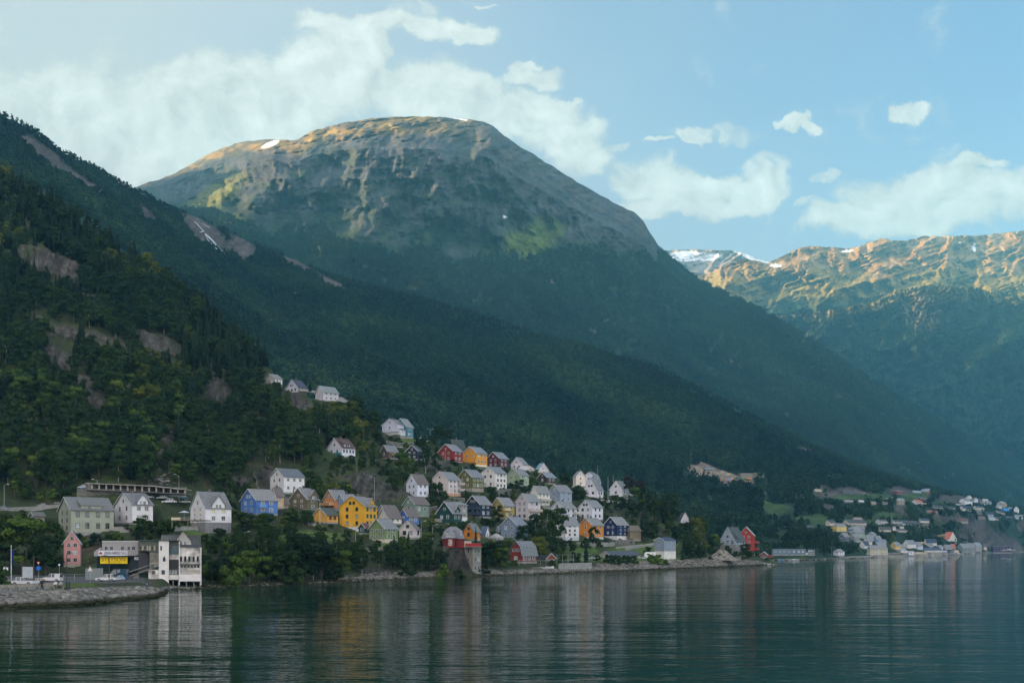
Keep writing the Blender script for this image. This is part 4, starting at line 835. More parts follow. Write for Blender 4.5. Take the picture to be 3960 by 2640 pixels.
# ------------------------------------------------------------------ far village
# z, xl, xc, xr, base, eave, ridge, wall, roof, colour words
WH=(0.48,0.47,0.50); wr_='white'; 
def V(z, xl, xc, xr, yb, ye, yr, wall, roof, desc, g='L', rt='gable', wL='1x1', wR='2x1', th=42, **k):
    return house(desc, z, xl, xc, xr, yb, ye, yr, wall, roof, gable=g, rt=rt, wL=wL, wR=wR, th=th, T=B, group='houses of the far village', chim=k.pop('chim', False), short=desc, over=k.pop('over', 0.5), win=(1.3,1.3), **k)
rG=(0.19,0.19,0.20); rD=(0.06,0.06,0.065); rN=(0.04,0.05,0.09); rB=(0.10,0.075,0.07); rR=(0.42,0.09,0.05); Cm_=(0.50,0.45,0.36); Pe=(0.45,0.38,0.33)
V(8,378,485,605,1520,1425,1365,WH,rG,'white square shore house with a pyramid roof standing alone at the water', rt='hip', wL='2x2', wR='2x2', baseh=1.0)
V(8,915,1012,1112,1370,1282,1205,WH,rN,'white house with a navy roof above the white parked car', wL='2x2')
V(8,1060,1120,1480,1500,1365,1290,(0.40,0.37,0.27),rG,'long cream inn with grey hipped roof and a dark upper storey behind the shore tree', rt='hip', wL='1x2', wR='7x2', th=25)
V(8,1540,1640,1740,1385,1290,1222,(0.60,0.42,0.12),rG,'bright yellow gabled house in the front row', wL='2x2')
V(8,1645,1745,1845,1400,1345,1270,(0.36,0.42,0.55),rG,'pale blue gabled house overlapping the yellow one in the front row', wL='2x1')
V(8,1790,1900,2045,1360,1260,1185,(0.50,0.49,0.48),rG,'broad white house with grey roof behind the front row', wL='1x2', wR='2x2')
V(8,1995,2100,2190,1385,1295,1222,(0.40,0.41,0.50),rG,'lavender gabled house right of the broad white house', wL='2x2', wR='')
V(8,2205,2290,2400,1340,1290,1215,(0.40,0.36,0.36),rG,'rose-grey gabled house behind the blue-roofed long building')
V(8,1170,1260,1360,1260,1165,1095,(0.17,0.28,0.42),rG,'sky blue gabled house in the middle of the village', wL='1x2')
V(8,1300,1340,1450,1270,1225,1170,(0.42,0.42,0.44),rG,'white house with two dormers right of the sky blue house', dorm=[(0.5,3,'shed')])
V(8,1170,1300,1455,1325,1290,1235,(0.36,0.36,0.40),rG,'low house with wide grey roof behind the long cream inn')
V(8,995,1060,1165,1290,1200,1140,Cm_,rG,'cream house with a plain grey roof behind the navy-roofed one')
V(8,985,1085,1190,1210,1150,1080,(0.34,0.35,0.38),rG,'pale grey gabled house left of the sky blue house')
V(8,1075,1160,1250,1150,1070,1020,(0.28,0.33,0.38),rG,'grey-blue house with a pyramid roof high behind the sky blue house', rt='hip', wL='1x1', wR='1x1')
V(8,500,600,705,1210,1110,1040,(0.06,0.09,0.15),rG,'dark navy gabled house with white trim below the yellow block', wL='2x1+1')
V(8,720,810,905,1200,1120,1060,(0.20,0.22,0.22),rG,'slate grey gabled house right of the dark navy one', wL='1x1+1')
V(8,810,850,945,1235,1200,1180,(0.42,0.38,0.38),rG,'low pinkish flat-roofed house in front of the slate grey house', rt='hip')
V(8,652,790,960,1070,965,908,(0.15,0.24,0.42),rG,'large blue house with hipped grey roof', rt='hip', wL='2x2', wR='3x2')
V(8,715,820,1015,1160,1035,968,(0.24,0.30,0.27),rG,'large grey-green block with hipped roof in front of the large blue house', rt='hip', wL='2x2', wR='4x3')
V(8,365,450,645,1020,905,850,(0.62,0.45,0.12),rG,'large butter yellow block with hipped grey roof', rt='hip', wL='2x2', wR='4x2', balc=[('L',0.4,1.2,0.6,2.5,(0.6,0.45,0.12))])
V(8,222,310,430,905,825,780,Pe,rD,'beige terraced house with dark roof behind the yellow block', wL='1x2', wR='2x1')
V(8,575,680,1055,880,830,770,Pe,rD,'long beige building with dark roof and two rows of windows', wL='1x1', wR='6x1', th=30)
V(8,765,800,975,800,790,728,Pe,(0.24,0.20,0.18),'pale hipped roof house at the back of the long beige building', rt='hip', wL='', wR='')
V(8,590,740,925,900,868,818,(0.30,0.28,0.26),rG,'low grey-roofed hall in front of the long beige building', rt='hip', wL='', wR='3x1')
V(8,930,960,1020,1010,960,918,(0.26,0.26,0.27),rG,'small grey house squeezed right of the large blue house', rt='hip', wL='', wR='')
V(8,1235,1320,1475,880,800,768,WH,rB,'white villa with brown roof and balcony left of the pole', balc=[('R',0.0,1.0,0.45,1.5,(0.45,0.44,0.42))])
V(8,1555,1600,1735,860,805,778,WH,rD,'dark-roofed bungalow with a white veranda right of the pole', balc=[('R',0.2,1.0,0.3,1.5,(0.45,0.44,0.42))])
V(8,1735,1790,1900,890,840,785,(0.35,0.45,0.55),rD,'ice blue gabled house with long dark roof', wL='1x1+1', wR='')
V(8,1840,1870,2080,890,850,790,Cm_,rD,'long cream house with black roof and wide dormer', wR='3x1')
V(8,2110,2145,2320,840,780,745,Cm_,rN,'cream flat-looking house with blue roof and glass balconies', wR='3x2')
V(8,1300,1320,1545,1020,960,920,Cm_,rD,'long white bungalow with dark mossy roof', wR='5x1', th=20)
V(8,1550,1590,1640,1000,930,908,WH,rG,'small white gabled garage at the end of the long bungalow', g='R', wL='', wR='1x1', th=15)
V(8,1645,1680,1850,1040,985,960,Cm_,rB,'cream veranda house below the peach cube', wR='4x1', balc=[('R',0.0,1.0,0.4,1.5,(0.42,0.38,0.34))])
V(8,1700,1730,1805,960,910,890,Pe,rD,'peach coloured cube house above the cream veranda house', rt='hip', wR='1x1')
V(8,2070,2120,2320,975,920,840,(0.14,0.10,0.08),rB,'brown chalet with big brown roof behind the dark tree')
V(8,1568,1670,1790,262,205,180,(0.16,0.03,0.035),(0.16,0.09,0.09),'dark red barn on the upper meadow', wL='', wR='2x1')
V(8,1970,2000,2160,235,210,182,(0.3,0.34,0.36),(0.22,0.27,0.33),'long low house with pale blue roof on the top meadow', wR='')
V(9,262,420,475,262,205,145,(0.35,0.13,0.05),(0.20,0.22,0.26),'tall house with orange gable on the top meadow', g='R', wL='3x2', wR='1x1', th=62)
V(8,600,620,770,432,390,372,(0.25,0.22,0.25),rB,'dark cabin with white balcony line on the left meadow', wR='3x1', balc=[('R',0,1,0.8,1.0,(0.5,0.48,0.48))])
V(8,893,905,995,428,400,378,WH,(0.45,0.46,0.48),'tiny white kiosk-like hut on the left meadow', wR='', wL='')
V(8,1145,1160,1245,475,430,404,(0.50,0.19,0.04),(0.18,0.22,0.20),'orange boathouse-like shed in the meadow', wL='', wR='')
V(8,1380,1395,1480,470,425,410,(0.28,0.22,0.22),rB,'small brown shed right of the orange shed', wL='', wR='1x1')
V(8,1655,1680,1820,475,385,345,(0.24,0.20,0.15),(0.24,0.26,0.29),'ochre stone house with grey flat roof', wL='', wR='2x2', rt='hip')
V(8,600,615,765,250,215,180,(0.04,0.045,0.055),rD,'black cabin under the grey rock', wR='3x1')
V(8,0,20,135,215,178,152,(0.45,0.40,0.30),(0.3,0.27,0.2),'cream hilltop house with terrace and flagpole', wR='4x1', balc=[('R',-0.3,1.3,0.25,2.0,(0.45,0.42,0.33))])
V(9,70,190,305,470,415,370,(0.46,0.46,0.50),rR,'white house with bright red roof below the top meadow', wL='1x1', wR='3x2', balc=[('R',0.0,1.5,0.4,1.5,(0.48,0.45,0.4))])
V(9,210,260,455,405,355,320,(0.06,0.03,0.03),rB,'dark brown chalet above the red-roofed white house', wR='4x1', balc=[('R',0,1,0.4,1,(0.08,0.04,0.04))])
V(9,395,410,610,640,608,582,(0.16,0.10,0.09),(0.24,0.10,0.08),'low house with rust roof behind the pointed spruce', wR='2x1')
V(9,505,520,720,550,515,480,(0.42,0.40,0.40),rD,'dark-roofed house with white sill line left of the terrace wall', wR='3x1')
V(9,762,800,985,560,525,500,(0.35,0.33,0.35),(0.04,0.045,0.06),'black-roofed bungalow under the terrace wall', wL='1x1', wR='2x1')
V(9,1050,1120,1295,600,545,500,(0.50,0.44,0.38),rN,'cream two-storey house with black-blue roof under the terrace', wL='1x1', wR='3x2')
V(9,1315,1390,1545,580,525,495,(0.52,0.47,0.38),rN,'cream house with long balconies and dark roof', wL='1x1', wR='4x1', balc=[('R',0,1,0.55,1.2,(0.5,0.45,0.36))])
V(9,1040,1165,1310,470,395,345,(0.55,0.55,0.58),rG,'large bright white twin-gabled house on the long terrace', wL='2x2', wR='2x2')
V(9,1165,1210,1305,360,330,288,(0.48,0.46,0.44),rG,'white gable peeking over the twin-gabled house', g='R', wL='', wR='1x1', th=20)
V(9,1310,1350,1420,430,385,328,(0.42,0.45,0.52),rG,'pale blue-white gabled house right of the twin-gabled one', g='R', wL='', wR='1x1+1', th=20)
V(9,1400,1420,1485,435,390,345,(0.45,0.38,0.34),rD,'narrow house with a lit dormer in the upper row', wL='', wR='1x1')
V(9,1490,1530,1640,445,405,350,(0.42,0.36,0.36),(0.35,0.33,0.34),'white-roofed cluster house with stepped roofs')
V(9,1560,1590,1700,480,430,395,(0.14,0.2,0.17),rG,'dark green house with pale roof at the end of the upper row')
V(9,1795,1900,2010,530,450,405,(0.30,0.22,0.14),(0.24,0.21,0.2),'tall ochre house with hipped pale roof', rt='hip', wL='2x2', wR='2x2')
V(9,1785,1850,1905,550,500,460,WH,rG,'white house leaning against the tall ochre house', wL='1x1', wR='1x1')
V(9,1900,1960,2060,605,585,540,(0.12,0.25,0.42),(0.02,0.18,0.55),'house under a bright blue tarpaulin roof', wL='', wR='')
V(9,2030,2045,2115,560,535,520,(0.35,0.35,0.35),rG,'small grey-roofed house right of the bright blue roof', wL='', wR='1x1')
V(9,2145,2240,2265,645,560,505,(0.52,0.50,0.50),rG,'white gabled house nearest the right edge of the photo', th=60, wL='2x2+1', wR='')
V(9,1405,1450,1510,675,650,605,(0.42,0.33,0.30),rB,'peach gable half behind the dark tree', wL='', wR='')
V(9,1530,1560,1740,700,650,615,(0.3,0.33,0.38),(0.03,0.035,0.06),'black-roofed house left of the wide veranda house', wR='3x1')
V(9,1742,1850,1965,660,630,588,(0.50,0.45,0.40),rD,'wide veranda house with shallow gable', th=50, wL='2x1', wR='2x1', balc=[('L',0,1,0.4,1,(0.5,0.48,0.45))])
V(9,1430,1450,1570,770,740,700,(0.40,0.38,0.40),(0.14,0.08,0.07),'brown-roofed bungalow above the bare rock slope', wR='2x1')
V(9,1000,1015,1225,810,785,750,(0.07,0.035,0.04),(0.10,0.055,0.055),'long maroon bungalow beside the pale rocks', wR='5x1', th=15)
V(9,1600,1640,1770,790,755,725,(0.42,0.40,0.36),(0.28,0.35,0.42),'low house with pale blue roof above the rock slope', wR='2x1')
V(9,1755,1780,1910,785,745,710,Cm_,rD,'cream house with grey roof right of the pale blue roof', wR='3x1')
V(9,1910,2010,2145,780,740,700,(0.035,0.035,0.05),rD,'almost black house near the right edge', wR='2x1')
V(9,2145,2200,2330,765,720,670,(0.42,0.43,0.46),rG,'white house with a broad gable at the right edge', wR='2x1')
V(9,2260,2290,2420,735,710,668,(0.48,0.44,0.40),rB,'pale house cut by the right edge of the photo', wR='3x1')
V(9,708,838,990,1220,1160,1022,(0.50,0.46,0.42),rR,'big white house with steep orange-red roof and tall gable', g='R', wL='2x1', wR='3x1+2', th=52)
V(9,335,370,590,1310,1215,1160,(0.50,0.46,0.38),(0.03,0.045,0.09),'cream villa with dark blue roof below the curved slipway', wR='5x1')
V(9,262,275,330,1260,1240,1225,(0.55,0.28,0.03),(0.5,0.3,0.05),'little orange-yellow hut between grey roofs', wL='', wR='')
V(9,325,420,520,1335,1290,1215,(0.44,0.40,0.38),rG,'grey-white gabled house below the cream villa')
V(9,575,640,715,1385,1320,1285,(0.38,0.39,0.44),rG,'grey gabled house right of the blue-roofed long building')
V(9,715,770,900,1380,1335,1278,(0.36,0.35,0.35),rG,'wide grey house with slatted roof near the shore', wR='3x1')
V(9,860,905,970,1365,1325,1262,(0.44,0.44,0.48),rR,'white cottage with a red-orange side roof')
V(9,240,330,690,1440,1385,1340,(0.48,0.47,0.46),(0.05,0.07,0.12),'long white quay building with a blue roof', wR='8x1', th=15)
V(9,0,15,400,1475,1430,1405,(0.50,0.46,0.30),(0.10,0.09,0.1),'long low cream quay warehouse with flat dark roof', wR='7x1', th=8, rt='flat', wL='')
V(9,640,650,800,1440,1415,1395,(0.45,0.45,0.50),(0.3,0.3,0.42),'low lilac-roofed boathouse on the quay', wR='3x1', th=8, wL='')
V(9,900,935,1035,1440,1405,1380,(0.50,0.42,0.34),rG,'small peach boathouse on the quay', g='R', wL='', wR='1x1', th=15)
V(9,995,1110,1250,1440,1330,1255,(0.22,0.26,0.28),rG,'left grey terrace house of the three joined at the shore', wL='1x2', wR='2x2', balc=[('R',0,1,0.5,1.2,(0.2,0.2,0.2))])
V(9,1160,1240,1370,1440,1320,1248,(0.24,0.25,0.26),rG,'middle grey terrace house of the three joined at the shore', wL='', wR='2x3', balc=[('R',0,1,0.5,1.2,(0.2,0.2,0.2))])
V(9,1290,1385,1500,1420,1300,1235,(0.30,0.29,0.29),(0.22,0.24,0.28),'right grey terrace house of the three joined at the shore', wL='', wR='2x3')
V(9,1500,1540,1600,1385,1345,1315,(0.46,0.42,0.36),rG,'little cream house right of the terrace', g='R', wL='', wR='1x1', th=18)
V(9,1690,1720,2120,1440,1315,1300,(0.035,0.02,0.075),(0.22,0.28,0.36),'dark purple two-storey boat hall with a flat pale roof', wL='', wR='6x2', rt='flat', th=5)
V(8,1425,1440,1740,1510,1450,1435,(0.12,0.12,0.12),(0.40,0.38,0.34),'row of quay garages with white posts under a pale roof', wL='', wR='', rt='flat', th=5)
V(8,1735,1745,1890,1450,1400,1395,(0.45,0.42,0.44),(0.2,0.2,0.2),'pale flat-roofed shed above the quay garages', wL='', wR='1x1', rt='flat', th=5)
V(8,1885,1905,2005,1500,1410,1400,(0.40,0.43,0.52),(0.3,0.3,0.32),'pale blue gate building on the quay', wL='', wR='1x1', rt='flat', th=8)
# left bank, below the wood
V(6,1205,1215,1620,1400,1325,1318,(0.10,0.15,0.20),(0.14,0.18,0.20),'long blue-grey boatyard hall among the shore trees', wL='', wR='7x1', rt='flat', th=12)
V(6,1580,1590,1640,1398,1368,1362,(0.50,0.47,0.45),(0.3,0.3,0.3),'white kiosk with a red mark at the boatyard', wL='', wR='1x1', rt='flat', th=10)
V(6,1625,1640,1730,1400,1332,1328,(0.07,0.10,0.13),(0.10,0.12,0.14),'dark two-storey container office at the boatyard', wL='', wR='3x2', rt='flat', th=10)
V(6,1080,1100,1145,665,648,625,(0.30,0.16,0.14),rD,'small pink-walled cabin in the wood above the meadow', wL='', wR='')
V(6,1635,1660,1725,1060,1050,1035,(0.22,0.24,0.25),rD,'dark cottage with pale gable edge in the wood', wL='', wR='1x1', trim=(0.45,0.45,0.45))
V(6,385,400,510,385,350,338,(0.14,0.12,0.10),(0.16,0.2,0.25),'long shed with blue-grey roof on the quarry slope', wL='', wR='', th=10)
V(6,800,830,975,470,405,400,(0.17,0.16,0.14),(0.2,0.19,0.17),'concrete portal building on the quarry road', wL='', wR='', rt='flat', th=10)
V(6,975,985,1115,455,400,378,(0.17,0.15,0.10),(0.20,0.18,0.12),'tan crusher building on the right of the quarry', wL='', wR='', rt='flat', th=10)

# ------------------------------------------------------------------ level building plots cut into both slopes
def level_plots(o, pads, rows, cols, slope_up=0.8, slope_dn=1.6, marg=1.0):
    me = o.data; n = len(me.vertices); co = np.empty(n*3, np.float32); me.vertices.foreach_get('co', co); co = co.reshape(-1, 3); z0 = co[:, 2].copy()
    for (x, y, z, th, wr, wl, _) in pads:
        dx, dy = co[:, 0]-x, co[:, 1]-y
        near = np.nonzero((np.abs(dx) < wr+wl+14) & (np.abs(dy) < wr+wl+14))[0]
        if not len(near): continue
        u = dx[near]*math.cos(th)+dy[near]*math.sin(th); v = -dx[near]*math.sin(th)+dy[near]*math.cos(th)
        d = np.hypot(np.maximum(np.maximum(-u, u-wr), 0), np.maximum(np.maximum(-v, v-wl), 0)); d = np.maximum(d-marg, 0)
        zz = co[near, 2]; co[near, 2] = np.clip(zz, z-0.05-d*slope_dn-0.3*d*d, z-0.05+d*slope_up+0.1*d*d)
    me.vertices.foreach_set('co', co.reshape(-1)); me.update()
    return (co[:, 2]-z0).reshape(rows, cols)
nrA, ncA = A_grid[1].shape
DZ_A = level_plots(TOWN, [p for p in PADS if p[6]], nrA+3, ncA)[1:-2]
nrB, ncB = B_P.shape[:2]
DZ_B = level_plots(SLOPE, [p for p in PADS if not p[6]], nrB+3, ncB, marg=2.5)[1:-2]
def dzA(px_, row_):
    i = int(np.clip(np.searchsorted(A_grid[0], px_), 0, ncA-1)); j = int(np.argmin(np.abs(A_grid[1][:, i]-row_))); return float(DZ_A[j, i])
# ------------------------------------------------------------------ villa, tower, factory, walls
PROTECT = []
def par_world(o, par):
    o.parent = par; o.matrix_parent_inverse = (Matrix.Translation(par.location) @ Matrix.Rotation(par.rotation_euler[2], 4, 'Z')).inverted()
def X_(z, x, Y): return (zx(z, x)-CX)/F*Y
def Z_(z, y, Y): return CAMH+(HZ-zy(z, y))/F*Y
def pbox(name, par, z, x0, x1, y0, y1, Y, dep, m, b=None):
    """box seen as x0..x1, y0..y1 with its front at distance Y (world axes)"""
    q = MB().box(X_(z, x0, Y), X_(z, x1, Y), Y, Y+dep, Z_(z, y1, Y), Z_(z, y0, Y))
    sk_ = {'factory_building': -0.313, 'shop_building': -0.335, 'glazed_annex': -0.33}.get(par.name, 0)      # side walls of these three run back at an angle
    if sk_: q.v = [(x+sk_*(y-Y), y, z_) for x, y, z_ in q.v]
    o = q.obj(name, m); par_world(o, par); return o
def pwin(par, z, x0, x1, y0, y1, Y, col=(0.3,0.29,0.27), pane=None, name='window'):
    xa, xb, za, zb = X_(z, x0, Y), X_(z, x1, Y), Z_(z, y1, Y), Z_(z, y0, Y)
    o = link(name, frame_mesh(col)); o.location = ((xa+xb)/2, Y-0.004, (za+zb)/2); o.scale = (xb-xa, 1, zb-za); par_world(o, par)
    link('pane', pane_mesh(pane or GLASS), o); return o
v = H('red timber villa with grey mansard roofs perched on the rock above the water', 4, 708,892,975,893,765,615, (0.16,0.018,0.02), (0.17,0.175,0.19), wL='1x1', wR='1x1', th=58, rt='mansard', short='red villa', chim=False, win=(1.2,1.8), basec=(0.12,0.11,0.10), trim=None)
Yv = v.location.y
pbox('side_wing', v, 4, 880,985,772,893, Yv-0.8, 5, wallmat((0.16,0.018,0.02))); pbox('veranda', v, 4, 985.5,1072,795,893, Yv-0.6, 4.5, wallmat((0.30,0.28,0.25)))
q = MB(); xa, xb = X_(4,872,Yv), X_(4,1085,Yv); z0, z1 = Z_(4,790,Yv), Z_(4,766,Yv); q.prism([(xa,z1),(xb,z0),(xb,z0-.12),(xa,z1-.12)], 'y', Yv-1.4, Yv+4.6); o = q.obj('wing_roof', roofmat((0.08,0.08,0.085))); par_world(o, v)
for x in (990, 1012, 1034, 1056): pwin(v, 4, x, x+17, 800, 832, Yv-0.6, (0.45,0.42,0.38), WARMG)
for x, y in ((742,690),(930,672)): pwin(v, 4, x, x+26, y, y+55, Yv-0.9, (0.5,0.47,0.45))
bay = pbox('bay', v, 4, 762,862,765,888, Yv-3.0, 4.0, wallmat((0.16,0.018,0.02))); pwin(v, 4, 783,828,782,862, Yv-3.0, (0.45,0.42,0.38))
q = MB(); xa, xb, Yb_ = X_(4,748,Yv-3), X_(4,878,Yv-3), Yv-3.4; z0, z1, z2 = Z_(4,766,Yv), Z_(4,715,Yv), Z_(4,668,Yv)
r1 = [(xa,Yb_,z0),(xb,Yb_,z0),(xb,Yb_+4.4,z0),(xa,Yb_+4.4,z0)]; k = (xb-xa)*.16; r2 = [(xa+k,Yb_+k,z1),(xb-k,Yb_+k,z1),(xb-k,Yb_+4.4,z1),(xa+k,Yb_+4.4,z1)]; cxm = (xa+xb)/2; r3 = [(cxm-.1,Yb_+2,z2),(cxm+.1,Yb_+2,z2),(cxm+.1,Yb_+2.2,z2),(cxm-.1,Yb_+2.2,z2)]
o = q.loft([r1, r2, r3]).obj('bay_roof', roofmat((0.17,0.175,0.19))); par_world(o, v)
tw = H('grey concrete tower on the cliff, topped by a red deck rail', 4, 990,1093,1205,1235,882,870, (0.20,0.19,0.17), (0.2,0.19,0.18), wL='1x3', wR='2x3', th=45, rt='flat', short='concrete tower', chim=False, name='concrete_tower', cat='tower', group='', trim=None, win=(0.9,1.3), frame=(0.35,0.34,0.32), Y=306)
dk = MB(); Yt = 306
for (a, b_, c, d) in ((-.2, tw_w, -.2, tw_w) for tw_w in (0,)): pass
pbox('deck_rail', tw, 4, 1000,1205,832,874, Yt-0.5, 0.12, wallmat((0.26,0.02,0.025))); pbox('deck_floor', tw, 4, 985,1207,874.5,881, Yt-0.7, 7.5, CONC)

fac = thing('factory_building', 'old white factory on stilts over the water with arched windows', 'factory', (X_(1,1500,221), 221, 0))
FW = wallmat((0.52,0.50,0.49)); FWd = mat('stained_render', (0.44,0.42,0.40), 0.8, 0.2, var=0.5, scale=0.7); FD = mat('grey_cladding', (0.10,0.11,0.10), 0.7, 0.3, var=0.25); OLV = mat('olive_cladding', (0.09,0.10,0.085), 0.7, 0.3, var=0.2)
Yf = 221
pbox('wall', fac, 1, 1605,1700,757,1212, Yf, 12, FW); pbox('lower_wing', fac, 1, 1500,1604,1055,1182, Yf+0.5, 10, FWd)
pbox('stair_bay', fac, 1, 1700.5,1814,760,1158, Yf+0.8, 11, FD)
pbox('wall', fac, 1, 1815,2030,822,1170, Yf, 12, FWd); pbox('roof', fac, 1, 1600,1822,752,757, Yf-0.3, 12.5, DARKM); pbox('roof', fac, 1, 1815,2034,797,820, Yf-0.4, 12.5, roofmat((0.05,0.055,0.07)))
for x in (1697, 1808, 2026): pbox('pilaster', fac, 1, x, x+9, 765 if x < 2000 else 822, 1205, Yf-0.35, 0.34, FW)
pbox('ledge', fac, 1, 1817,2025,990,996, Yf-0.5, 0.49, FD); pbox('spandrel', fac, 1, 1817,2025,1098,1165, Yf-0.25, 0.24, FW)
pbox('bay_glass', fac, 1, 1706,1806,815,896, Yf+0.7, 0.09, mat('blue_green_glass', (0.07,0.11,0.12), 0.1, 0.8, var=0.3)); pbox('bay_band', fac, 1, 1706,1806,897,945, Yf+0.66, 0.13, FWd)
pbox('bay_apron', fac, 1, 1702,1806,1102,1150, Yf+0.5, 0.29, FW)
for i in range(9): pbox('louvre', fac, 1, 1703,1805,952+i*10.5,958+i*10.5, Yf+0.6, 0.18, DARKM)
for x in (1830,1873,1915,1958,2000):
    w_ = 20/2.6133/F*Yf; zb, zt = Z_(1,966,Yf), Z_(1,914,Yf); xc_ = X_(1,x,Yf)
    def arch(s, dz=0): return [(xc_-w_/2*s, zb+dz), (xc_+w_/2*s, zb+dz)]+[(xc_+w_/2*s*math.cos(a*math.pi/8), zt-w_*.75+w_*.75*s*math.sin(a*math.pi/8)) for a in range(0, 9)]
    fr = MB().prism(arch(1.35, -.12), 'y', Yf-.07, Yf-.003).obj('arched_window', mat('grey_surround', (0.25,0.24,0.23), .8)); par_world(fr, fac)
    pn = MB().prism(arch(1.0), 'y', Yf-.10, Yf-.072).obj('pane', GLASS); pn.parent = fr; pn.matrix_parent_inverse = fr.matrix_parent_inverse.copy(); pn.matrix_parent_inverse = Matrix.Identity(4)
w_ = 22/2.6133/F*Yf; xc_ = X_(1,1660,Yf); zb, zt = Z_(1,966,Yf), Z_(1,914,Yf)
fr = MB().prism([(xc_-w_*.6,zb),(xc_+w_*.6,zb),(xc_+w_*.6,zt-.5),(xc_,zt+.1),(xc_-w_*.6,zt-.5)], 'y', Yf-.07, Yf-.003).obj('arched_window', GLASS); par_world(fr, fac)
for a in [(1620,1638,808,855),(1632,1668,1052,1098),(1535,1566,1058,1096),(1704,1730,1052,1096),(1735,1762,1052,1096),(1766,1792,1052,1096)]: pwin(fac, 1, *a, Yf-(0.0 if a[0] < 1700 else -0.72), pane=GLASSB if a[0] > 1700 else GLASS)
for i in range(9):
    x = 1822+i*22.5; pwin(fac, 1, x, x+20, 1050, 1090, Yf-0.0, (0.45,0.43,0.40), WARMG if i in (1,4,5,8) else GLASSB)
for i in range(6): x = 1825+i*33; pwin(fac, 1, x, x+28, 1002, 1030, Yf, (0.3,0.29,0.27), GLASS)
for x in (1606,1650,1688,1745,1800,1880,1955,2018): pbox('stilt', fac, 1, x, x+9, 1160, 1262, Yf+0.3, 0.5, CONC); 
for x in (1650,1745,1880,1955,2018): pbox('stilt', fac, 1, x-6, x+3, 1160, 1258, Yf+7, 0.5, CONC)
pbox('undercroft_shade', fac, 1, 1612,2022,1165,1240, Yf+10.5, 1, DARKM)  # dark slab standing in for the shade behind the stilts
PROTECT.append((zx(1,1490), zy(1,750), zx(1,2036), zy(1,1240), Yf))

shop = thing('shop_building', 'grey flat-roofed outlet shop with a yellow sign and a dark glass front', 'shop', (X_(1,975,236), 236, 2))
Ys = 236
pbox('upper_storey', shop, 1, 1032,1398,768,858, Ys, 14, mat('light_grey_cladding', (0.28,0.27,0.27), .7, var=.1)); pbox('shop_front', shop, 1, 978,1398,905,1068, Ys+0.6, 12, mat('dark_shop_glass', (0.012,0.018,0.02), .08, .8))
fz = MB(); n = 0; a = [(X_(1,968,Ys),Z_(1,912,Ys)),(X_(1,968,Ys),Z_(1,868,Ys)),(X_(1,1032,Ys),Z_(1,824,Ys)),(X_(1,1032,Ys),Z_(1,850,Ys)),(X_(1,1415,Ys),Z_(1,850,Ys)),(X_(1,1415,Ys),Z_(1,895,Ys)),(X_(1,1395,Ys),Z_(1,906,Ys))]
fz.prism(a, 'y', Ys-1.0, Ys-.01); o = fz.obj('fascia', mat('light_grey_cladding', (0.28,0.27,0.27))); par_world(o, shop)
pbox('parapet', shop, 1, 1030,1400,758,767.5, Ys-.1, 14.2, mat('white_trim', (0.45,0.45,0.45)))
for x0, x1 in ((1058,1090),(1111,1144),(1221,1254),(1291,1315),(1333,1367)): pwin(shop, 1, x0, x1, 816, 850, Ys)
def sign(name, label, z, x0, x1, y0, y1, Y, plate, cat='sign'):
    o = thing(name, label, cat, (X_(z,(x0+x1)/2,Y), Y, Z_(z,(y0+y1)/2,Y))); pbox('plate', o, z, x0, x1, y0, y1, Y, 0.08, plate); return o
def to_mesh(o, par):
    me = D.meshes.new_from_object(o.evaluated_get(bpy.context.evaluated_depsgraph_get())); n = D.objects.new(o.name, me); COL.objects.link(n)
    n.location = o.location; n.rotation_euler = o.rotation_euler; n.scale = o.scale; D.objects.remove(o); par_world(n, par); return n
def text(par, s, z, x0, x1, y0, y1, Y, m, sh=0.0, off=0.02):
    c = D.curves.new('lettering', 'FONT'); c.body = s; c.align_x = 'CENTER'; c.align_y = 'CENTER'; c.extrude = 0.01; c.offset = 0.004; c.shear = sh
    o = D.objects.new('lettering', c); COL.objects.link(o); c.materials.append(m)
    bpy.context.view_layer.update(); w_, h_ = o.dimensions.x or 1, 0.72
    o.location = ((X_(z,x0,Y)+X_(z,x1,Y))/2, Y-0.03, (Z_(z,y0,Y)+Z_(z,y1,Y))/2); o.rotation_euler = (R(90), 0, 0)
    o.scale = ((X_(z,x1,Y)-X_(z,x0,Y))/w_, (Z_(z,y0,Y)-Z_(z,y1,Y))/h_, 1); return to_mesh(o, par)
WS = mat('sign_white', (0.62,0.62,0.68), .5); YS_ = mat('sign_yellow', (0.80,0.60,0.01), .5, var=.04); BK = mat('sign_black', (0.02,0.02,0.025), .5); BRN = mat('sign_brown', (0.28,0.08,0.01), .5); RDm = mat('sign_red', (0.35,0.02,0.02), .5); BLs = mat('sign_blue', (0.01,0.12,0.45), .5)
s1 = sign('shop_sign', 'long white sign reading JERVEN FABRIKKUTSALG with a dark red disc', 1, 995,1287,858,908, Ys-1.1, WS)
text(s1, 'JERVEN FABRIKKUTSALG', 1, 1052,1280,866,899, Ys-1.1, BK, sh=.25, off=.03)
d = MB().tube((X_(1,1018,Ys-1.1),Ys-1.14,Z_(1,885,Ys-1.1)), (X_(1,1018,Ys-1.1),Ys-1.1,Z_(1,885,Ys-1.1)), .37, 16).obj('emblem', RDm); par_world(d, s1)
s2 = sign('shop_banner', 'bright yellow banner reading STETSON under the white sign', 1, 1013,1288,922,988, Ys-0.2, YS_)
text(s2, 'STETSON', 1, 1028,1268,928,968, Ys-0.2, BRN, off=.02)
pbox('small_print', s2, 1, 1075,1230,975,978, Ys-0.22, 0.015, BRN)
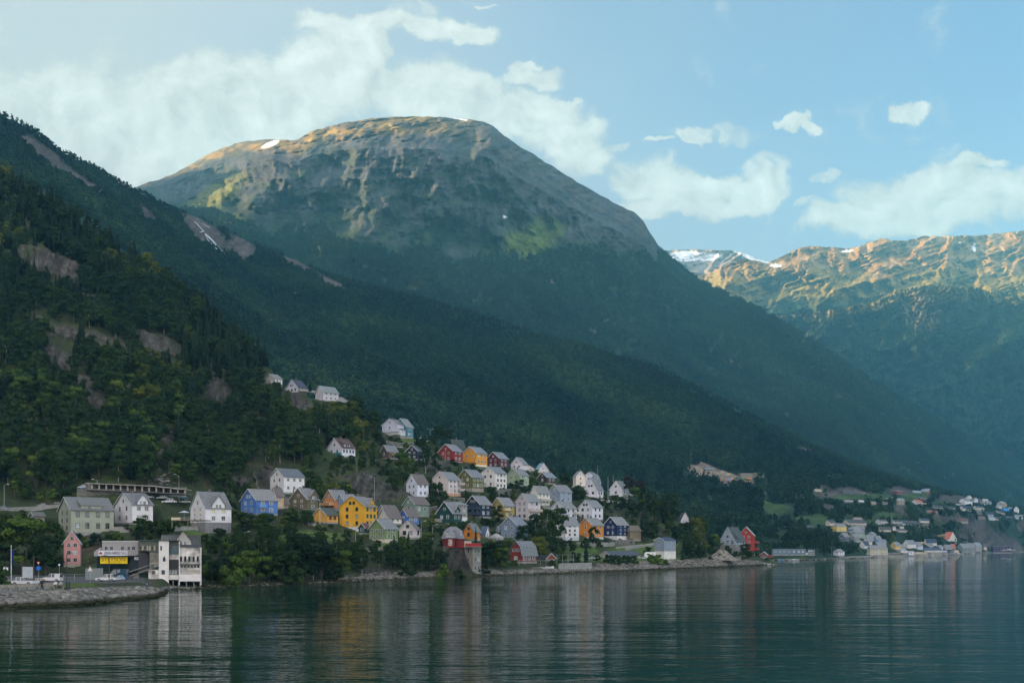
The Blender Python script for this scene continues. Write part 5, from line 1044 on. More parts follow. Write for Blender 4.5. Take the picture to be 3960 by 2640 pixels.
s3 = sign('shop_sign', 'small white sign above the entrance right of the yellow banner', 1, 1357,1452,921,949, Ys-0.4, WS); pbox('small_print', s3, 1, 1370,1440,930,933, Ys-0.42, 0.015, BK); pbox('small_print', s3, 1, 1375,1432,940,942, Ys-0.42, 0.015, BK)
con = thing('glazed_annex', 'olive glazed annex with outdoor stair tower between the shop and the white factory', 'annex', (X_(1,1400,230), 230, 2))
pbox('wall', con, 1, 1402,1603,757,862, 231, 10, OLV); pbox('roof', con, 1, 1398,1604,750,756.5, 230.6, 10.6, mat('teal_trim', (0.04,0.10,0.10)))
for i in range(8): pwin(con, 1, 1410+i*24, 1428+i*24, 806, 856, 231, (0.2,0.2,0.17), WARMG if i in (1,3,4,6) else GLASS)
pbox('ground_floor', con, 1, 1398.5,1500,862,1068, 231.4, 9, DARKM)
q = MB().poly([(X_(1,1415,229),229,Z_(1,852,229)),(X_(1,1628,226),226,Z_(1,880,226)),(X_(1,1628,226),229,Z_(1,872,229)),(X_(1,1440,229),233,Z_(1,848,233))], [(0,1,2,3)])
q.poly([(X_(1,1415,229),229,Z_(1,856,229)-.1),(X_(1,1628,226),226,Z_(1,884,226)-.1),(X_(1,1628,226),229,Z_(1,876,229)-.1),(X_(1,1440,229),233,Z_(1,852,233)-.1)], [(0,3,2,1)]); o = q.obj('stair_roof', roofmat((0.08,0.09,0.085))); par_world(o, con)
q = MB()
for i in range(11):
    x = 1515+i*11; yb_ = 1000-i*1.5 if i > 4 else 1040-i*8; q.box(X_(1,x,226.5), X_(1,x+2.5,226.5), 226.4, 226.5, Z_(1,yb_,226.5), Z_(1,868+i*1.5,226.5))
q.box(X_(1,1513,226.5), X_(1,1628,226.5), 226.35, 226.45, Z_(1,985,226.5), Z_(1,980,226.5)); o = q.obj('stair_mullions', mat('pale_trim', (0.42,0.39,0.32))); par_world(o, con)
pbox('stair_glass', con, 1, 1520,1625,880,980, 226.8, 3.0, mat('stair_glass', (0.16,0.15,0.12), .1, .8, var=.5, scale=1.2)); pbox('stair_landing', con, 1, 1556,1630,986,1018, 226.3, 3.4, CONC)
for t_ in range(12): pbox('stair_step', con, 1, 1555-t_*22, 1580-t_*22, 1018+t_*8, 1026+t_*8, 226.5, 1.6, CONC)
q = MB().tube((X_(1,1300,226.4),226.4,Z_(1,1075,226.4)), (X_(1,1560,226.4),226.4,Z_(1,985,226.4)), .06, 5); o = q.obj('stair_rail', STEEL); par_world(o, con)
pbox('stair_pier', con, 1, 1345,1405,1092,1142, 227, 1.5, CONC)
PROTECT.append((zx(1,965), zy(1,750), zx(1,1630), zy(1,1140), 226))

# open garages in a row along the upper road
Yg = 322
gar = thing('open_garage_row', 'long row of open garages with pale posts and a flat roof on the upper road', 'garage row', (X_(1,860,Yg), Yg, Z_(1,235,Yg)))
def slant(name, par, z, p0, p1, th, Y, dep, m, dy=0):
    (x0, y0), (x1, y1) = p0, p1; X0, X1 = X_(z,x0,Y), X_(z,x1,Y+dy); q = MB()
    q.loft([[(X0,Y,Z_(z,y0+th,Y)),(X0,Y+dep,Z_(z,y0+th,Y)),(X0,Y+dep,Z_(z,y0,Y)),(X0,Y,Z_(z,y0,Y))],[(X1,Y+dy,Z_(z,y1+th,Y)),(X1,Y+dy+dep,Z_(z,y1+th,Y)),(X1,Y+dy+dep,Z_(z,y1,Y)),(X1,Y+dy,Z_(z,y1,Y))]])
    o = q.obj(name, m); par_world(o, par); return o
GP = mat('garage_concrete', (0.33,0.31,0.27), .85, var=.2)
slant('roof', gar, 1, (860,172), (1600,204), 7, Yg-.6, 6.5, GP); slant('roof', gar, 1, (1601,210), (1740,219), 7, Yg-.6, 6.5, GP); slant('roof', gar, 1, (1741,226), (1875,234), 7, Yg-.6, 6.5, GP)
slant('back_wall', gar, 1, (862,180), (1872,238), 62, Yg+5.9, .3, STONE)
for i in range(14):
    x = 922+i*72.3; yt = 180+(x-860)*0.0475+(5 if x > 1600 else 0)+(4 if x > 1740 else 0); yb_ = 232+(x-860)*0.046; pbox('post', gar, 1, x, x+12, yt, yb_, Yg, .5, GP)
slant('floor', gar, 1, (862,236), (1880,282), 4, Yg-.5, 6.4, CONC)
PROTECT.append((zx(1,780), zy(1,160), zx(1,1890), zy(1,275), Yg)); PROTECT.append((zx(1,1140), zy(1,285), zx(1,1930), zy(1,385), 310)); PROTECT.append((0, zy(1,375), zx(1,630), zy(1,450), 305))

def strip(name, label, cat, z, pts, h, m, T=None, th=0.4, down=0.8, group=None, Yo=0.0, rail=False):
    """free-standing wall or parapet following the ground through photo points"""
    T = T or A; W3 = []
    for (x, y) in pts:
        Y = T.dist(zx(z, x), zy(z, y))+Yo; W3.append(W(zx(z, x), zy(z, y), Y))
    o = thing(name, label, cat, W3[0], 0, group)
    q = MB()
    for i in range(len(W3)-1):
        a, b_ = W3[i]-W3[0], W3[i+1]-W3[0]; n_ = Vector((b_.y-a.y, -(b_.x-a.x), 0)).normalized()*th/2
        if rail:
            q.tube(a+Vector((0,0,h)), b_+Vector((0,0,h)), .05, 5); q.tube(a+Vector((0,0,h*.55)), b_+Vector((0,0,h*.55)), .035, 5)
        else: q.loft([[a-n_-Vector((0,0,down)), a+n_-Vector((0,0,down)), a+n_+Vector((0,0,h)), a-n_+Vector((0,0,h))], [b_-n_-Vector((0,0,down)), b_+n_-Vector((0,0,down)), b_+n_+Vector((0,0,h)), b_-n_+Vector((0,0,h))]])
    q.obj('rails' if rail else 'wall_face', m, o)
    if rail:
        for i in range(len(W3)-1):
            a, b_ = W3[i]-W3[0], W3[i+1]-W3[0]; n = max(1, int((b_-a).length/3))
            for k in range(n): MB().tube(a.lerp(b_, k/n)-Vector((0,0,.6)), a.lerp(b_, k/n)+Vector((0,0,h)), .06, 5).obj('post', m, o)
    elif m is CONC or m is STONE:
        q = MB()
        for i in range(len(W3)-1):
            a, b_ = W3[i]-W3[0], W3[i+1]-W3[0]; n_ = Vector((b_.y-a.y, -(b_.x-a.x), 0)).normalized()*(th/2+.06)
            q.loft([[a-n_+Vector((0,0,h+.003)), a+n_+Vector((0,0,h+.003)), a+n_+Vector((0,0,h+.12)), a-n_+Vector((0,0,h+.12))], [b_-n_+Vector((0,0,h+.003)), b_+n_+Vector((0,0,h+.003)), b_+n_+Vector((0,0,h+.12)), b_-n_+Vector((0,0,h+.12))]])
        q.obj('coping', mat('pale_coping', (0.33,0.32,0.30), .85, var=.15), o)
    return o
gW = 'walls and parapets of the hillside'
strip('stone_wall', 'dark dry-stone retaining wall under the row of open garages', 'retaining wall', 1, [(780,335),(1150,335),(1500,325),(1885,312)], 3.0, STONE, group=gW)
strip('road_parapet', 'pale concrete edge of the upper road at the left, with parked cars', 'parapet', 1, [(0,452),(300,442),(600,415)], 0.7, CONC, group=gW)
strip('road_parapet', 'pale parapet of the shore road below the light green house', 'parapet', 2, [(1540,1045),(1760,1028),(2000,1012),(2340,992)], 0.8, CONC, group=gW)
strip('road_parapet', 'short pale road edge among the shore bushes', 'parapet', 2, [(720,1110),(860,1100)], 0.7, CONC, group=gW)
strip('concrete_wall', 'low pale garden wall right of the large grey-green house', 'garden wall', 1, [(1150,672),(1310,668)], 1.5, CONC, group=gW)
strip('concrete_wall', 'pale wall under the terrace of the tall white house', 'garden wall', 1, [(1760,648),(2000,645)], 0.9, CONC, group=gW)
strip('stone_wall', 'grey stone terrace wall below the white and cream house', 'retaining wall', 3, [(1560,1200),(1800,1190)], 3.2, STONE, group=gW)
strip('stone_wall', 'stone wall under the lawn of the white deck house', 'retaining wall', 3, [(140,535),(330,560),(500,548)], 2.0, STONE, group=gW)
strip('concrete_wall', 'long grey wall below the large pale pink house', 'retaining wall', 3, [(790,1262),(950,1258),(1160,1268)], 1.6, STONE, group=gW)
strip('concrete_wall', 'grey wall under the barn red and orange houses', 'retaining wall', 3, [(1130,860),(1400,872)], 1.4, CONC, group=gW)
strip('stone_wall', 'dark stone wall right of the sea-green house', 'retaining wall', 3, [(700,1440),(800,1420)], 3.0, STONE, group=gW)
strip('concrete_wall', 'short tan garden wall below the dark teal gabled house', 'garden wall', 4, [(600,548),(740,548)], 0.8, CONC, group=gW)
strip('stone_wall', 'stone retaining wall under the navy house', 'retaining wall', 5, [(1100,1195),(1350,1192)], 2.4, STONE, group=gW)
strip('concrete_wall', 'long low wall along the road below the orange lower-row house', 'retaining wall', 5, [(450,1205),(780,1205),(1090,1200)], 1.5, CONC, group=gW)
strip('road_parapet', 'sloping ramp parapet rising to the boxy shore house', 'parapet', 5, [(1230,1262),(1450,1215),(1595,1190)], 0.9, CONC, group=gW)
strip('road_parapet', 'pale parapet along the road below the lower row', 'parapet', 5, [(1110,1235),(1440,1200)], 0.6, CONC, group=gW)
strip('concrete_wall', 'white terrace balustrade under the steep white house on the crest', 'balustrade', 5, [(915,628),(1080,642),(1250,655)], 1.0, WHITE, group=gW)
strip('quay_wall', 'pale quay wall left of the rock embankment', 'quay wall', 5, [(370,1505),(790,1490)], 2.0, CONC, group=gW)
strip('metal_fence', 'wire fence with tall posts on the quay behind the motorboat', 'fence', 5, [(345,1478),(560,1475),(800,1462)], 4.5, STEEL, rail=True, group='fences')
strip('metal_fence', 'railing above the quay of the red gambrel villa', 'fence', 4, [(1620,1092),(1900,1090),(2170,1088)], 1.1, STEEL, rail=True, Yo=-3, group='fences')
strip('wooden_fence', 'picket fence along the rock above the mossy-roofed house', 'fence', 3, [(0,1290),(140,1275),(330,1290)], 1.6, TIMBER, rail=True, group='fences')
strip('wooden_fence', 'dark fence along the path down from the large yellow house', 'fence', 2, [(1650,870),(1800,920),(1990,978)], 1.1, DARKM, rail=True, group='fences')
strip('metal_fence', 'railing at the bottom of the tall white house', 'fence', 2, [(275,825),(430,820)], 1.0, STEEL, rail=True, group='fences', Yo=-2)
strip('metal_fence', 'white railing before the beige ground floor of the pink house', 'fence', 1, [(640,1155),(860,1150)], 1.1, STEEL, rail=True, group='fences', Yo=-2)
strip('metal_fence', 'grey panel fence right of the white railing', 'fence', 1, [(862,1152),(1040,1150)], 2.4, mat('panel_grey', (0.2,0.21,0.2), .6), th=.1, group='fences', Yo=-3)
strip('quay_wall', 'long stone shore wall of the far village', 'quay wall', 7, [(350,1182),(700,1168),(1100,1158),(1500,1140)], 1.2, CONC, T=B, group=gW)
strip('concrete_wall', 'long pale terrace wall under the bright twin-gabled house', 'retaining wall', 9, [(880,482),(1200,478),(1570,476)], 2.2, mat('pale_wall', (0.42,0.39,0.36), .8), T=B, group=gW, Yo=-6)
strip('road_parapet', 'meadow road edge climbing to the dark red barn', 'parapet', 8, [(1350,372),(1540,340),(1820,285)], 0.8, CONC, T=B, group=gW)
# terrace of the tall white house
Yd = 268
ter = thing('timber_terrace', 'raised timber terrace on posts left of the tall white house', 'terrace', (X_(1,1725,Yd), Yd, Z_(1,548,Yd)))
pbox('deck', ter, 1, 1725,2068,546,554, Yd, 6, TIMBER); pbox('glass_rail', ter, 1, 1730,1822,522,546, Yd, .06, mat('painted_glow_screen', (0.5,0.44,0.3), .4))  # yellow glow on the left part of the railing painted as screen colour
for x in (1735, 1893, 1945, 1990): pbox('post', ter, 1, x, x+6, 554, 625, Yd+.3, .25, TIMBER)
q = MB(); 
for y in (524, 535): q.tube((X_(1,1822,Yd),Yd,Z_(1,y,Yd)), (X_(1,2066,Yd),Yd,Z_(1,y,Yd)), .04, 5)
for i in range(12): q.tube((X_(1,1824+i*22,Yd),Yd,Z_(1,524,Yd)), (X_(1,1824+i*22,Yd),Yd,Z_(1,546,Yd)), .03, 4)
o = q.obj('railing', STEEL); par_world(o, ter)
um = thing('parasol', 'pale parasol open on the timber terrace', 'parasol', (X_(1,1862,Yd+3), Yd+3, Z_(1,546,Yd+3)))
MB().tube((0,0,0), (0,0,2.3), .04, 6).obj('pole', STEEL, um); MB().tube((0,0,1.95), (0,0,2.5), 1.55, 10, .05).obj('canopy', mat('pale_canvas', (0.42,0.44,0.52), .8), um)
PROTECT.append((zx(1,1700), zy(1,460), zx(1,2070), zy(1,600), Yd))

# ------------------------------------------------------------------ cars
TYRE = mat('tyre', (0.015,0.015,0.015), .9); RIM = mat('rim', (0.25,0.25,0.26), .4, .5, .6); CG = mat('car_glass', (0.02,0.025,0.03), .06, .9, var=.1); LAMPR = mat('tail_lamp', (0.35,0.02,0.02), .3); LAMPW = mat('head_lamp', (0.6,0.6,0.6), .2)
CARM = {}
def car_meshes(kind_, col):
    k = (kind_, col)
    if k in CARM: return CARM[k]
    Ln, Hb, Ht = {'hatch': (4.2, .88, 1.48), 'estate': (4.6, .90, 1.60), 'van': (4.7, 1.05, 1.85), 'small': (3.7, .9, 1.5), 'bus': (6.2, 1.3, 2.6)}[kind_]
    pm = mat('paint_%d_%d_%d' % tuple(int(c*99) for c in col), col, .3, .5, var=.03)
    b = MB(); hl = Ln/2
    van = kind_ in ('van', 'bus')
    prof = [(-hl,.32),(-hl,.62),(-hl+.08,Hb*.82),(-hl*.48,Hb),(hl*.86,Hb+.02),(hl-.03,Hb*.85),(hl,.36)] 
    def ring(sx, prof_, y): return [(u*sx, y, z) for u, z in prof_]
    b.loft([ring(.97, prof, -.84), ring(1, prof, -.74), ring(1, prof, .74), ring(.97, prof, .84)])
    cab = [(-hl*.50,Hb),(-hl*.16,Ht-.05),(hl*(.92 if van else .60),Ht-.03),(hl*(.96 if van else .90),Hb+.02)]
    ins = [(-hl*.46,Hb),(-hl*.15,Ht),(hl*(.93 if van else .60),Ht),(hl*(.955 if van else .88),Hb)]
    c = MB(); c.loft([[(u, -.72 if z < Ht-.1 else -.60, z) for u, z in cab], [(u, .72 if z < Ht-.1 else .60, z) for u, z in cab]])
    r = MB(); r.box(-hl*.15, hl*(.93 if van else .60), -.61, .61, Ht-.028, Ht+.03)
    for u in ((.12, .5) if not van else (.10, .52, .88)): r.box(hl*u-.06, hl*u+.06, -.735, .735, Hb-.01, Ht-.03)
    if van: r.box(hl*.40, hl*.9, -.74, .74, Hb-.01, Ht-.04)
    wh = MB().tube((0,-.11,0), (0,.11,0), .33, 14).mesh('wheel', TYRE); rm_ = MB().tube((0,-.125,0), (0,.125,0), .2, 10).mesh('rim', RIM)
    hd = MB().box(-hl-.012, -hl+.12, -.14, .14, .60, .74).mesh('headlight', LAMPW); tl = MB().box(hl-.1, hl+.012, -.1, .1, .62, .86).mesh('tail_light', LAMPR)
    CARM[k] = (b.mesh('body', pm), c.mesh('windows', CG), r.mesh('roof', pm), wh, rm_, hd, tl, hl); return CARM[k]
def car(label, kind_, col, z, x0, x1, yb, head='L', T=None, yaw=0, name='parked_car', cat='car', Y=None):
    T = T or A; xm = (x0+x1)/2; Y = Y or T.dist(zx(z, xm), zy(z, yb)); me = car_meshes(kind_, col)
    o = thing(name, label, cat, W(zx(z, xm), zy(z, yb), Y), (0 if head == 'L' else math.pi)+R(yaw), 'parked cars and vans')
    wpx = (x1-x0)/OFF[z][2]; s = wpx*Y/F/(me[7]*2*abs(math.cos(R(yaw)))+1.7*abs(math.sin(R(yaw)))); s = min(1.25, max(.7, s)); o.scale = (s, s, s)
    link('body', me[0], o); link('windows', me[1], o); link('roof', me[2], o)
    for sx in (-1, 1):
        for sy in (-1, 1):
            w_ = link('wheel', me[3], o, (sx*me[7]*.62, sy*.76, .33)); link('rim', me[4], w_)
    for sy in (-1, 1): link('headlight', me[5], o, (0, sy*.58, 0)); link('tail_light', me[6], o, (0, sy*.66, 0))
    return o
SV = (0.42,0.42,0.45); WC = (0.55,0.55,0.56); DB = (0.02,0.04,0.10); BKc = (0.015,0.015,0.02); LB = (0.20,0.33,0.45)
car('white panel van parked on the quay road left of the black post', 'van', WC, 1, 420, 627, 1172)
car('white hatchback behind the benches near the flagpole', 'hatch', WC, 1, 125, 352, 1207, 'R')
car('pale car with red tail lights between the white van and the hatchback', 'small', (0.5,0.42,0.43), 1, 316, 412, 1198, 'L', yaw=35)
car('dark blue car left of the flagpole', 'hatch', DB, 1, 45, 135, 1205, 'L', yaw=30)
car('almost black car at the left edge of the quay', 'hatch', BKc, 1, -40, 58, 1207, 'L', yaw=20)
car('white sport utility car in front of the shop', 'estate', WC, 1, 975, 1186, 1168)
car('small light blue car just behind the white sport utility car', 'small', LB, 1, 1160, 1232, 1158, yaw=30)
car('large dark blue van with cargo roof before the shop windows', 'bus', (0.01,0.05,0.09), 1, 1052, 1300, 1148, name='parked_van', cat='van')
car('pale blue van at the left end of the open garages', 'van', (0.35,0.42,0.5), 1, 785, 897, 234, name='parked_van', cat='van')
car('blue car on the upper road at the left edge', 'hatch', (0.05,0.16,0.28), 1, 2, 100, 440, 'R')
car('silver car parked on the upper road above the beige garage', 'hatch', (0.22,0.23,0.26), 1, 380, 478, 414)
car('dark car parked behind the silver one on the upper road', 'estate', BKc, 1, 520, 622, 404)
car('white van roof showing between the white house and the garages', 'van', WC, 1, 1468, 1540, 330, 'R', yaw=40, name='parked_van', cat='van')
car('silver car in the upper row of the hillside car park', 'estate', SV, 1, 1585, 1698, 338)
car('long silver car in the lower row of the hillside car park', 'estate', (0.5,0.5,0.52), 1, 1640, 1782, 380)
car('white car beside the terrace of the tall white house', 'estate', WC, 1, 1815, 1925, 378)
car('small blue car high in the hillside car park', 'small', (0.05,0.16,0.25), 1, 1825, 1888, 332)
car('silver car half behind the roof of the white house by the bush', 'hatch', SV, 1, 1146, 1222, 352)
car('dark green car behind the wire fence on the quay', 'hatch', (0.02,0.07,0.06), 5, 538, 602, 1396, 'R')
car('grey-blue car left of the white one by the long low building', 'hatch', (0.15,0.25,0.33), 5, 752, 812, 1374)
car('white car at the left end of the long low building', 'estate', WC, 5, 806, 892, 1372)
car('white-blue car at the right end of the long low building', 'hatch', (0.40,0.46,0.58), 5, 1430, 1490, 1370)
car('white car on the upper parking place below the teal house', 'small', WC, 3, 580, 636, 452, yaw=30)
car('white car lower on the upper parking place by the lamp', 'small', WC, 3, 655, 718, 498)
car('grey car under the wall below the white deck house', 'hatch', (0.12,0.16,0.2), 3, 225, 290, 570)
car('silver car beside the grey one under the wall', 'hatch', (0.28,0.28,0.29), 3, 290, 362, 574)
car('pale violet-blue car between the sea-green and dark teal houses', 'hatch', (0.25,0.28,0.5), 3, 732, 788, 1314)
car('red car peeping out right of the dark navy balcony house', 'hatch', (0.35,0.03,0.04), 3, 1478, 1530, 1262, 'R')
car('light car parked left of the blue-grey crest houses', 'hatch', SV, 5, 522, 578, 448)
car('white car on the shore road of the far village', 'hatch', WC, 8, 1030, 1100, 1472, T=B, Y=None)
cv = thing('caravan', 'white caravan left of the boxy blue-grey shore house', 'caravan', W(zx(5,1548), zy(5,1362), A.dist(zx(5,1548), zy(5,1362))))
q = MB(); pr = [(-2.3,.5),(-2.5,1.2),(-2.1,2.5),(-1.6,2.75),(1.9,2.75),(2.4,2.3),(2.4,.6)]; q.prism(pr, 'y', -1.05, 1.05).obj('body', WHITE, cv); MB().box(-1.5,-.3,-1.09,-1.052,1.4,2.1).obj('window', GLASS, cv); MB().box(.7,1.5,-1.08,-1.052,.6,2.3).obj('door', mat('cream_door',(0.45,0.44,0.40)), cv)
w_ = MB().tube((.2,-1.06,.33), (.2,-.8,.33), .33, 12).obj('wheel', TYRE, cv); MB().tube((-2.4,0,.55), (-3.5,0,.5), .06, 5).obj('drawbar', STEEL, cv)

# ------------------------------------------------------------------ lamps, poles, signs
def lamp(label, z, x, yt, yb, arm=1, double=False, dark=False, name='street_lamp', Y=None, T=None):
    T = T or A; Y = Y or T.dist(zx(z, x), zy(z, yb)); p = W(zx(z, x), zy(z, yb), Y); h = (yb-yt)/OFF[z][2]*Y/F; m = DARKM if dark else STEEL
    o = thing(name, label, 'lamp post', p, 0, 'street lamps')
    MB().tube((0,0,-.5), (0,0,h), .09, 6, .06).obj('pole', m, o)
    for s in ((-1, 1) if double else (arm,)):
        MB().tube((0,0,h-.05), (s*1.2,-.2,h+.25), .04, 5).obj('arm', m, o); MB().loft([[(s*.95,-.36,h+.2),(s*1.75,-.30,h+.25),(s*1.75,-.1,h+.25),(s*.95,-.06,h+.2)],[(s*1.0,-.33,h+.34),(s*1.7,-.28,h+.36),(s*1.7,-.12,h+.36),(s*1.0,-.09,h+.34)]]).obj('lamp_head', mat('lamp_head_grey', (0.5,0.5,0.5), .4), o)
    return o
lamp('lamp post on the upper road at the left edge', 1, 42, 195, 420); lamp('double-armed lamp post behind the large grey-green house', 1, 982, 145, 320, -1); lamp('tall lamp post in front of the open garages, over the car park', 1, 1808, 95, 350, -1)
lamp('short lamp post in the bushes below the tall white house', 2, 640, 830, 912); lamp('tall lamp post against the rock face above the large yellow house', 2, 1955, 275, 535, -1); lamp('lamp post on the path below the dark green shed', 2, 1763, 765, 1018, -1)
lamp('double lamp post at the upper parking place', 3, 713, 332, 512, double=True); lamp('tall lamp post right of the small white cottage', 4, 431, 555, 822, 1); lamp('second lamp post right of the small white cottage', 4, 578, 600, 790, 1)
lamp('lamp post before the white lower-row house', 5, 449, 968, 1205, -1); lamp('lamp post left of the navy house', 5, 1061, 970, 1195, -1); lamp('lamp post above the boxy blue-grey shore house', 5, 1614, 982, 1110, 1); lamp('lamp post on the shore road right of the boxy shore house', 5, 2105, 985, 1172, 1); lamp('farthest lamp post of the shore road before the house on legs', 5, 2196, 1015, 1150, 1); lamp('lamp post at the boatyard of the far shore', 6, 1931, 1298, 1402, -1, T=B)
lamp('black lamp post standing behind the bench with the seated person', 1, 675, 885, 1222, 1, dark=True); lamp('black lamp post in front of the yellow banner', 1, 1103, 912, 1202, -1, dark=True)
def pole(name, label, cat, z, x, yt, yb, m, r=.09, T=None, Y=None, group='poles'):
    T = T or A; Y = Y or T.dist(zx(z, x), zy(z, yb)); h = (yb-yt)/OFF[z][2]*Y/F; o = thing(name, label, cat, W(zx(z, x), zy(z, yb), Y), 0, group); MB().tube((0,0,-.5), (0,0,h), r, 6, r*.6).obj('shaft', m, o)
    MB().tube((0,0,h), (0,0,h+.15), r*1.1, 6, r*.5).obj('finial', m, o); return o, h
fp, h = pole('flagpole', 'white flagpole on the quay with a furled blue flag', 'flagpole', 1, 113, 812, 1228, WHITE, .08, group='flagpoles')
fl = MB(); rf = random.Random(4); rings = []
for i in range(6): z_ = h-0.5-i*.48; w_ = .22+.16*math.sin(i*1.3)+.1*(i > 2); rings.append([(.08, -.05, z_), (.08+w_, -.12, z_-.1), (.08+w_*1.1, .08, z_-.12), (.08, .06, z_)])
fl.loft(rings).obj('flag', mat('blue_flag', (0.006,0.02,0.14), .8, var=.3), fp)
pole('flagpole', 'white flagpole right of the small yellow outbuilding', 'flagpole', 2, 1404, 505, 800, WHITE, .07, group='flagpoles'); pole('flagpole', 'white flagpole before the barn red house', 'flagpole', 3, 906, 585, 765, WHITE, .06, group='flagpoles')
pole('flagpole', 'tall white flagpole on the crest right of the steep white house', 'flagpole', 5, 1005, 312, 642, WHITE, .08, group='flagpoles'); pole('flagpole', 'second flagpole on the crest before the last white house', 'flagpole', 5, 1073, 285, 548, WHITE, .07, group='flagpoles'); pole('flagpole', 'flagpole rising behind the white gambrel house', 'flagpole', 5, 872, 172, 330, WHITE, .07, group='flagpoles')
for lab, z, x, yt, yb in [('wooden pole left of the white-lilac house', 2, 767, 302, 390), ('wooden pole in front of the white-lilac house', 2, 1121, 282, 432), ('tall wooden pole on the slope above the large yellow house', 2, 1778, 82, 268), ('short wooden pole above the orange terrace house', 2, 1712, 345, 405), ('slender pole in the wood above the topmost hillside trees left of the lone white house', 10, 876, 966, 1150), ('wooden pole below the lone white house', 10, 1401, 1238, 1458), ('wooden pole at the left end of the deck of the white deck house', 10, 1752, 832, 1042), ('wooden pole at the corner of the tall lilac-white house', 3, 671, 1122, 1262), ('wooden pole below the balconies of the large pale pink house', 3, 1032, 1088, 1255), ('wooden pole before the white and cream house', 3, 1567, 1020, 1180), ('pole beside the blue-roofed house on the crest', 5, 310, 190, 290)]:
    pole('utility_pole', lab, 'utility pole', z, x, yt, yb, TIMBER, .13, group='utility poles')
pole('antenna_mast', 'thin mast on top of the quarry slope', 'mast', 6, 225, 112, 250, STEEL, .15, T=B); pole('flagpole', 'flagpole beside the cream hilltop house', 'flagpole', 8, 147, 80, 220, WHITE, .1, T=B, group='flagpoles'); pole('flagpole', 'white pole in the middle of the far village', 'flagpole', 8, 1555, 715, 870, WHITE, .1, T=B, group='flagpoles')
def roadsign(label, z, x, ytop, yb, plates, Y=None):
    Y = Y or A.dist(zx(z, x), zy(z, yb)); o = thing('road_sign', label, 'road sign', W(zx(z, x), zy(z, yb), Y), 0, 'road signs'); h = (yb-ytop)/OFF[z][2]*Y/F
    MB().tube((0,0,-.3), (0,0,h), .04, 6).obj('pole', STEEL, o)
    for shape, zc, r, m in plates:
        q = MB()
        if shape == 'round': q.tube((0,-.09,h+zc), (0,-.05,h+zc), r, 18)
        elif shape == 'tri': q.prism([(-r,h+zc-r*.6),(r,h+zc-r*.6),(0,h+zc+r*1.1)], 'y', -.09, -.05)
        elif shape == 'vtri': q.prism([(-r,h+zc+r*.6),(r,h+zc+r*.6),(0,h+zc-r*1.1)], 'y', -.09, -.05)
        else: q.box(-r, r, -.09, -.05, h+zc-r, h+zc+r)
        p = q.obj('plate', m, o)
        if shape == 'tri': MB().prism([(-r*.62,h+zc-r*.38),(r*.62,h+zc-r*.38),(0,h+zc+r*.7)], 'y', -.105, -.091).obj('symbol', WS, p)
        if shape == 'vtri': MB().prism([(-r*.55,h+zc+r*.35),(r*.55,h+zc+r*.35),(0,h+zc-r*.55)], 'y', -.105, -.091).obj('symbol', WS, p)
        if shape == 'square':
            c = D.curves.new('letter', 'FONT'); c.body = 'P'; c.align_x = 'CENTER'; c.align_y = 'CENTER'; c.size = r*1.7; c.offset = .02; t_ = D.objects.new('symbol', c); COL.objects.link(t_); c.materials.append(BK); t_.location = (0, -.1, h+zc); t_.rotation_euler = (R(90), 0, 0); bpy.context.view_layer.update(); n_ = D.objects.new('symbol', D.meshes.new_from_object(t_.evaluated_get(bpy.context.evaluated_depsgraph_get()))); COL.objects.link(n_); n_.location = t_.location; n_.rotation_euler = t_.rotation_euler; D.objects.remove(t_); n_.name = 'symbol'; n_.parent = p
    return o
roadsign('white parking sign with a P at the left edge', 1, 60, 1050, 1205, [('square', 0, .42, WS)]); roadsign('round blue sign with a red-edged triangle above it', 1, 391, 1034, 1190, [('round', 0, .42, BLs), ('vtri', .95, .36, RDm)]); roadsign('triangular warning sign before the panel fence', 1, 912, 1048, 1182, [('tri', 0, .62, mat('sign_grey_edge', (0.35,0.28,0.22), .5))])
roadsign('tall twin-post sign seen edge-on right of the white panel van', 1, 600, 1000, 1168, [('round', 0, .2, WS)])
ib = thing('notice_board', 'tall notice board with white map panel by the parked hatchback', 'notice board', W(zx(1,280), zy(1,1205), A.dist(zx(1,280), zy(1,1205)))); 
for s in (-1, 1): MB().tube((s*1.05,0,-.2), (s*1.05,0,5.2), .07, 6).obj('post', mat('rust_red_post', (0.12,0.04,0.03)), ib)
MB().box(-.9,.9,-.05,.05,1.2,3.2).obj('panel', mat('map_panel', (0.34,0.37,0.40), .4), ib)
bn = thing('litter_bin', 'dark litter bin at the foot of the black lamp post', 'litter bin', W(zx(1,686), zy(1,1238), A.dist(zx(1,686), zy(1,1238)))); MB().tube((0,0,0), (0,0,1.0), .32, 10, .36).obj('bin_body', DARKM, bn); MB().tube((0,0,1.0), (0,0,1.1), .4, 10, .3).obj('lid', DARKM, bn)
BW = mat('bench_slats', (0.20,0.18,0.15), .8, var=.3)
bs = None
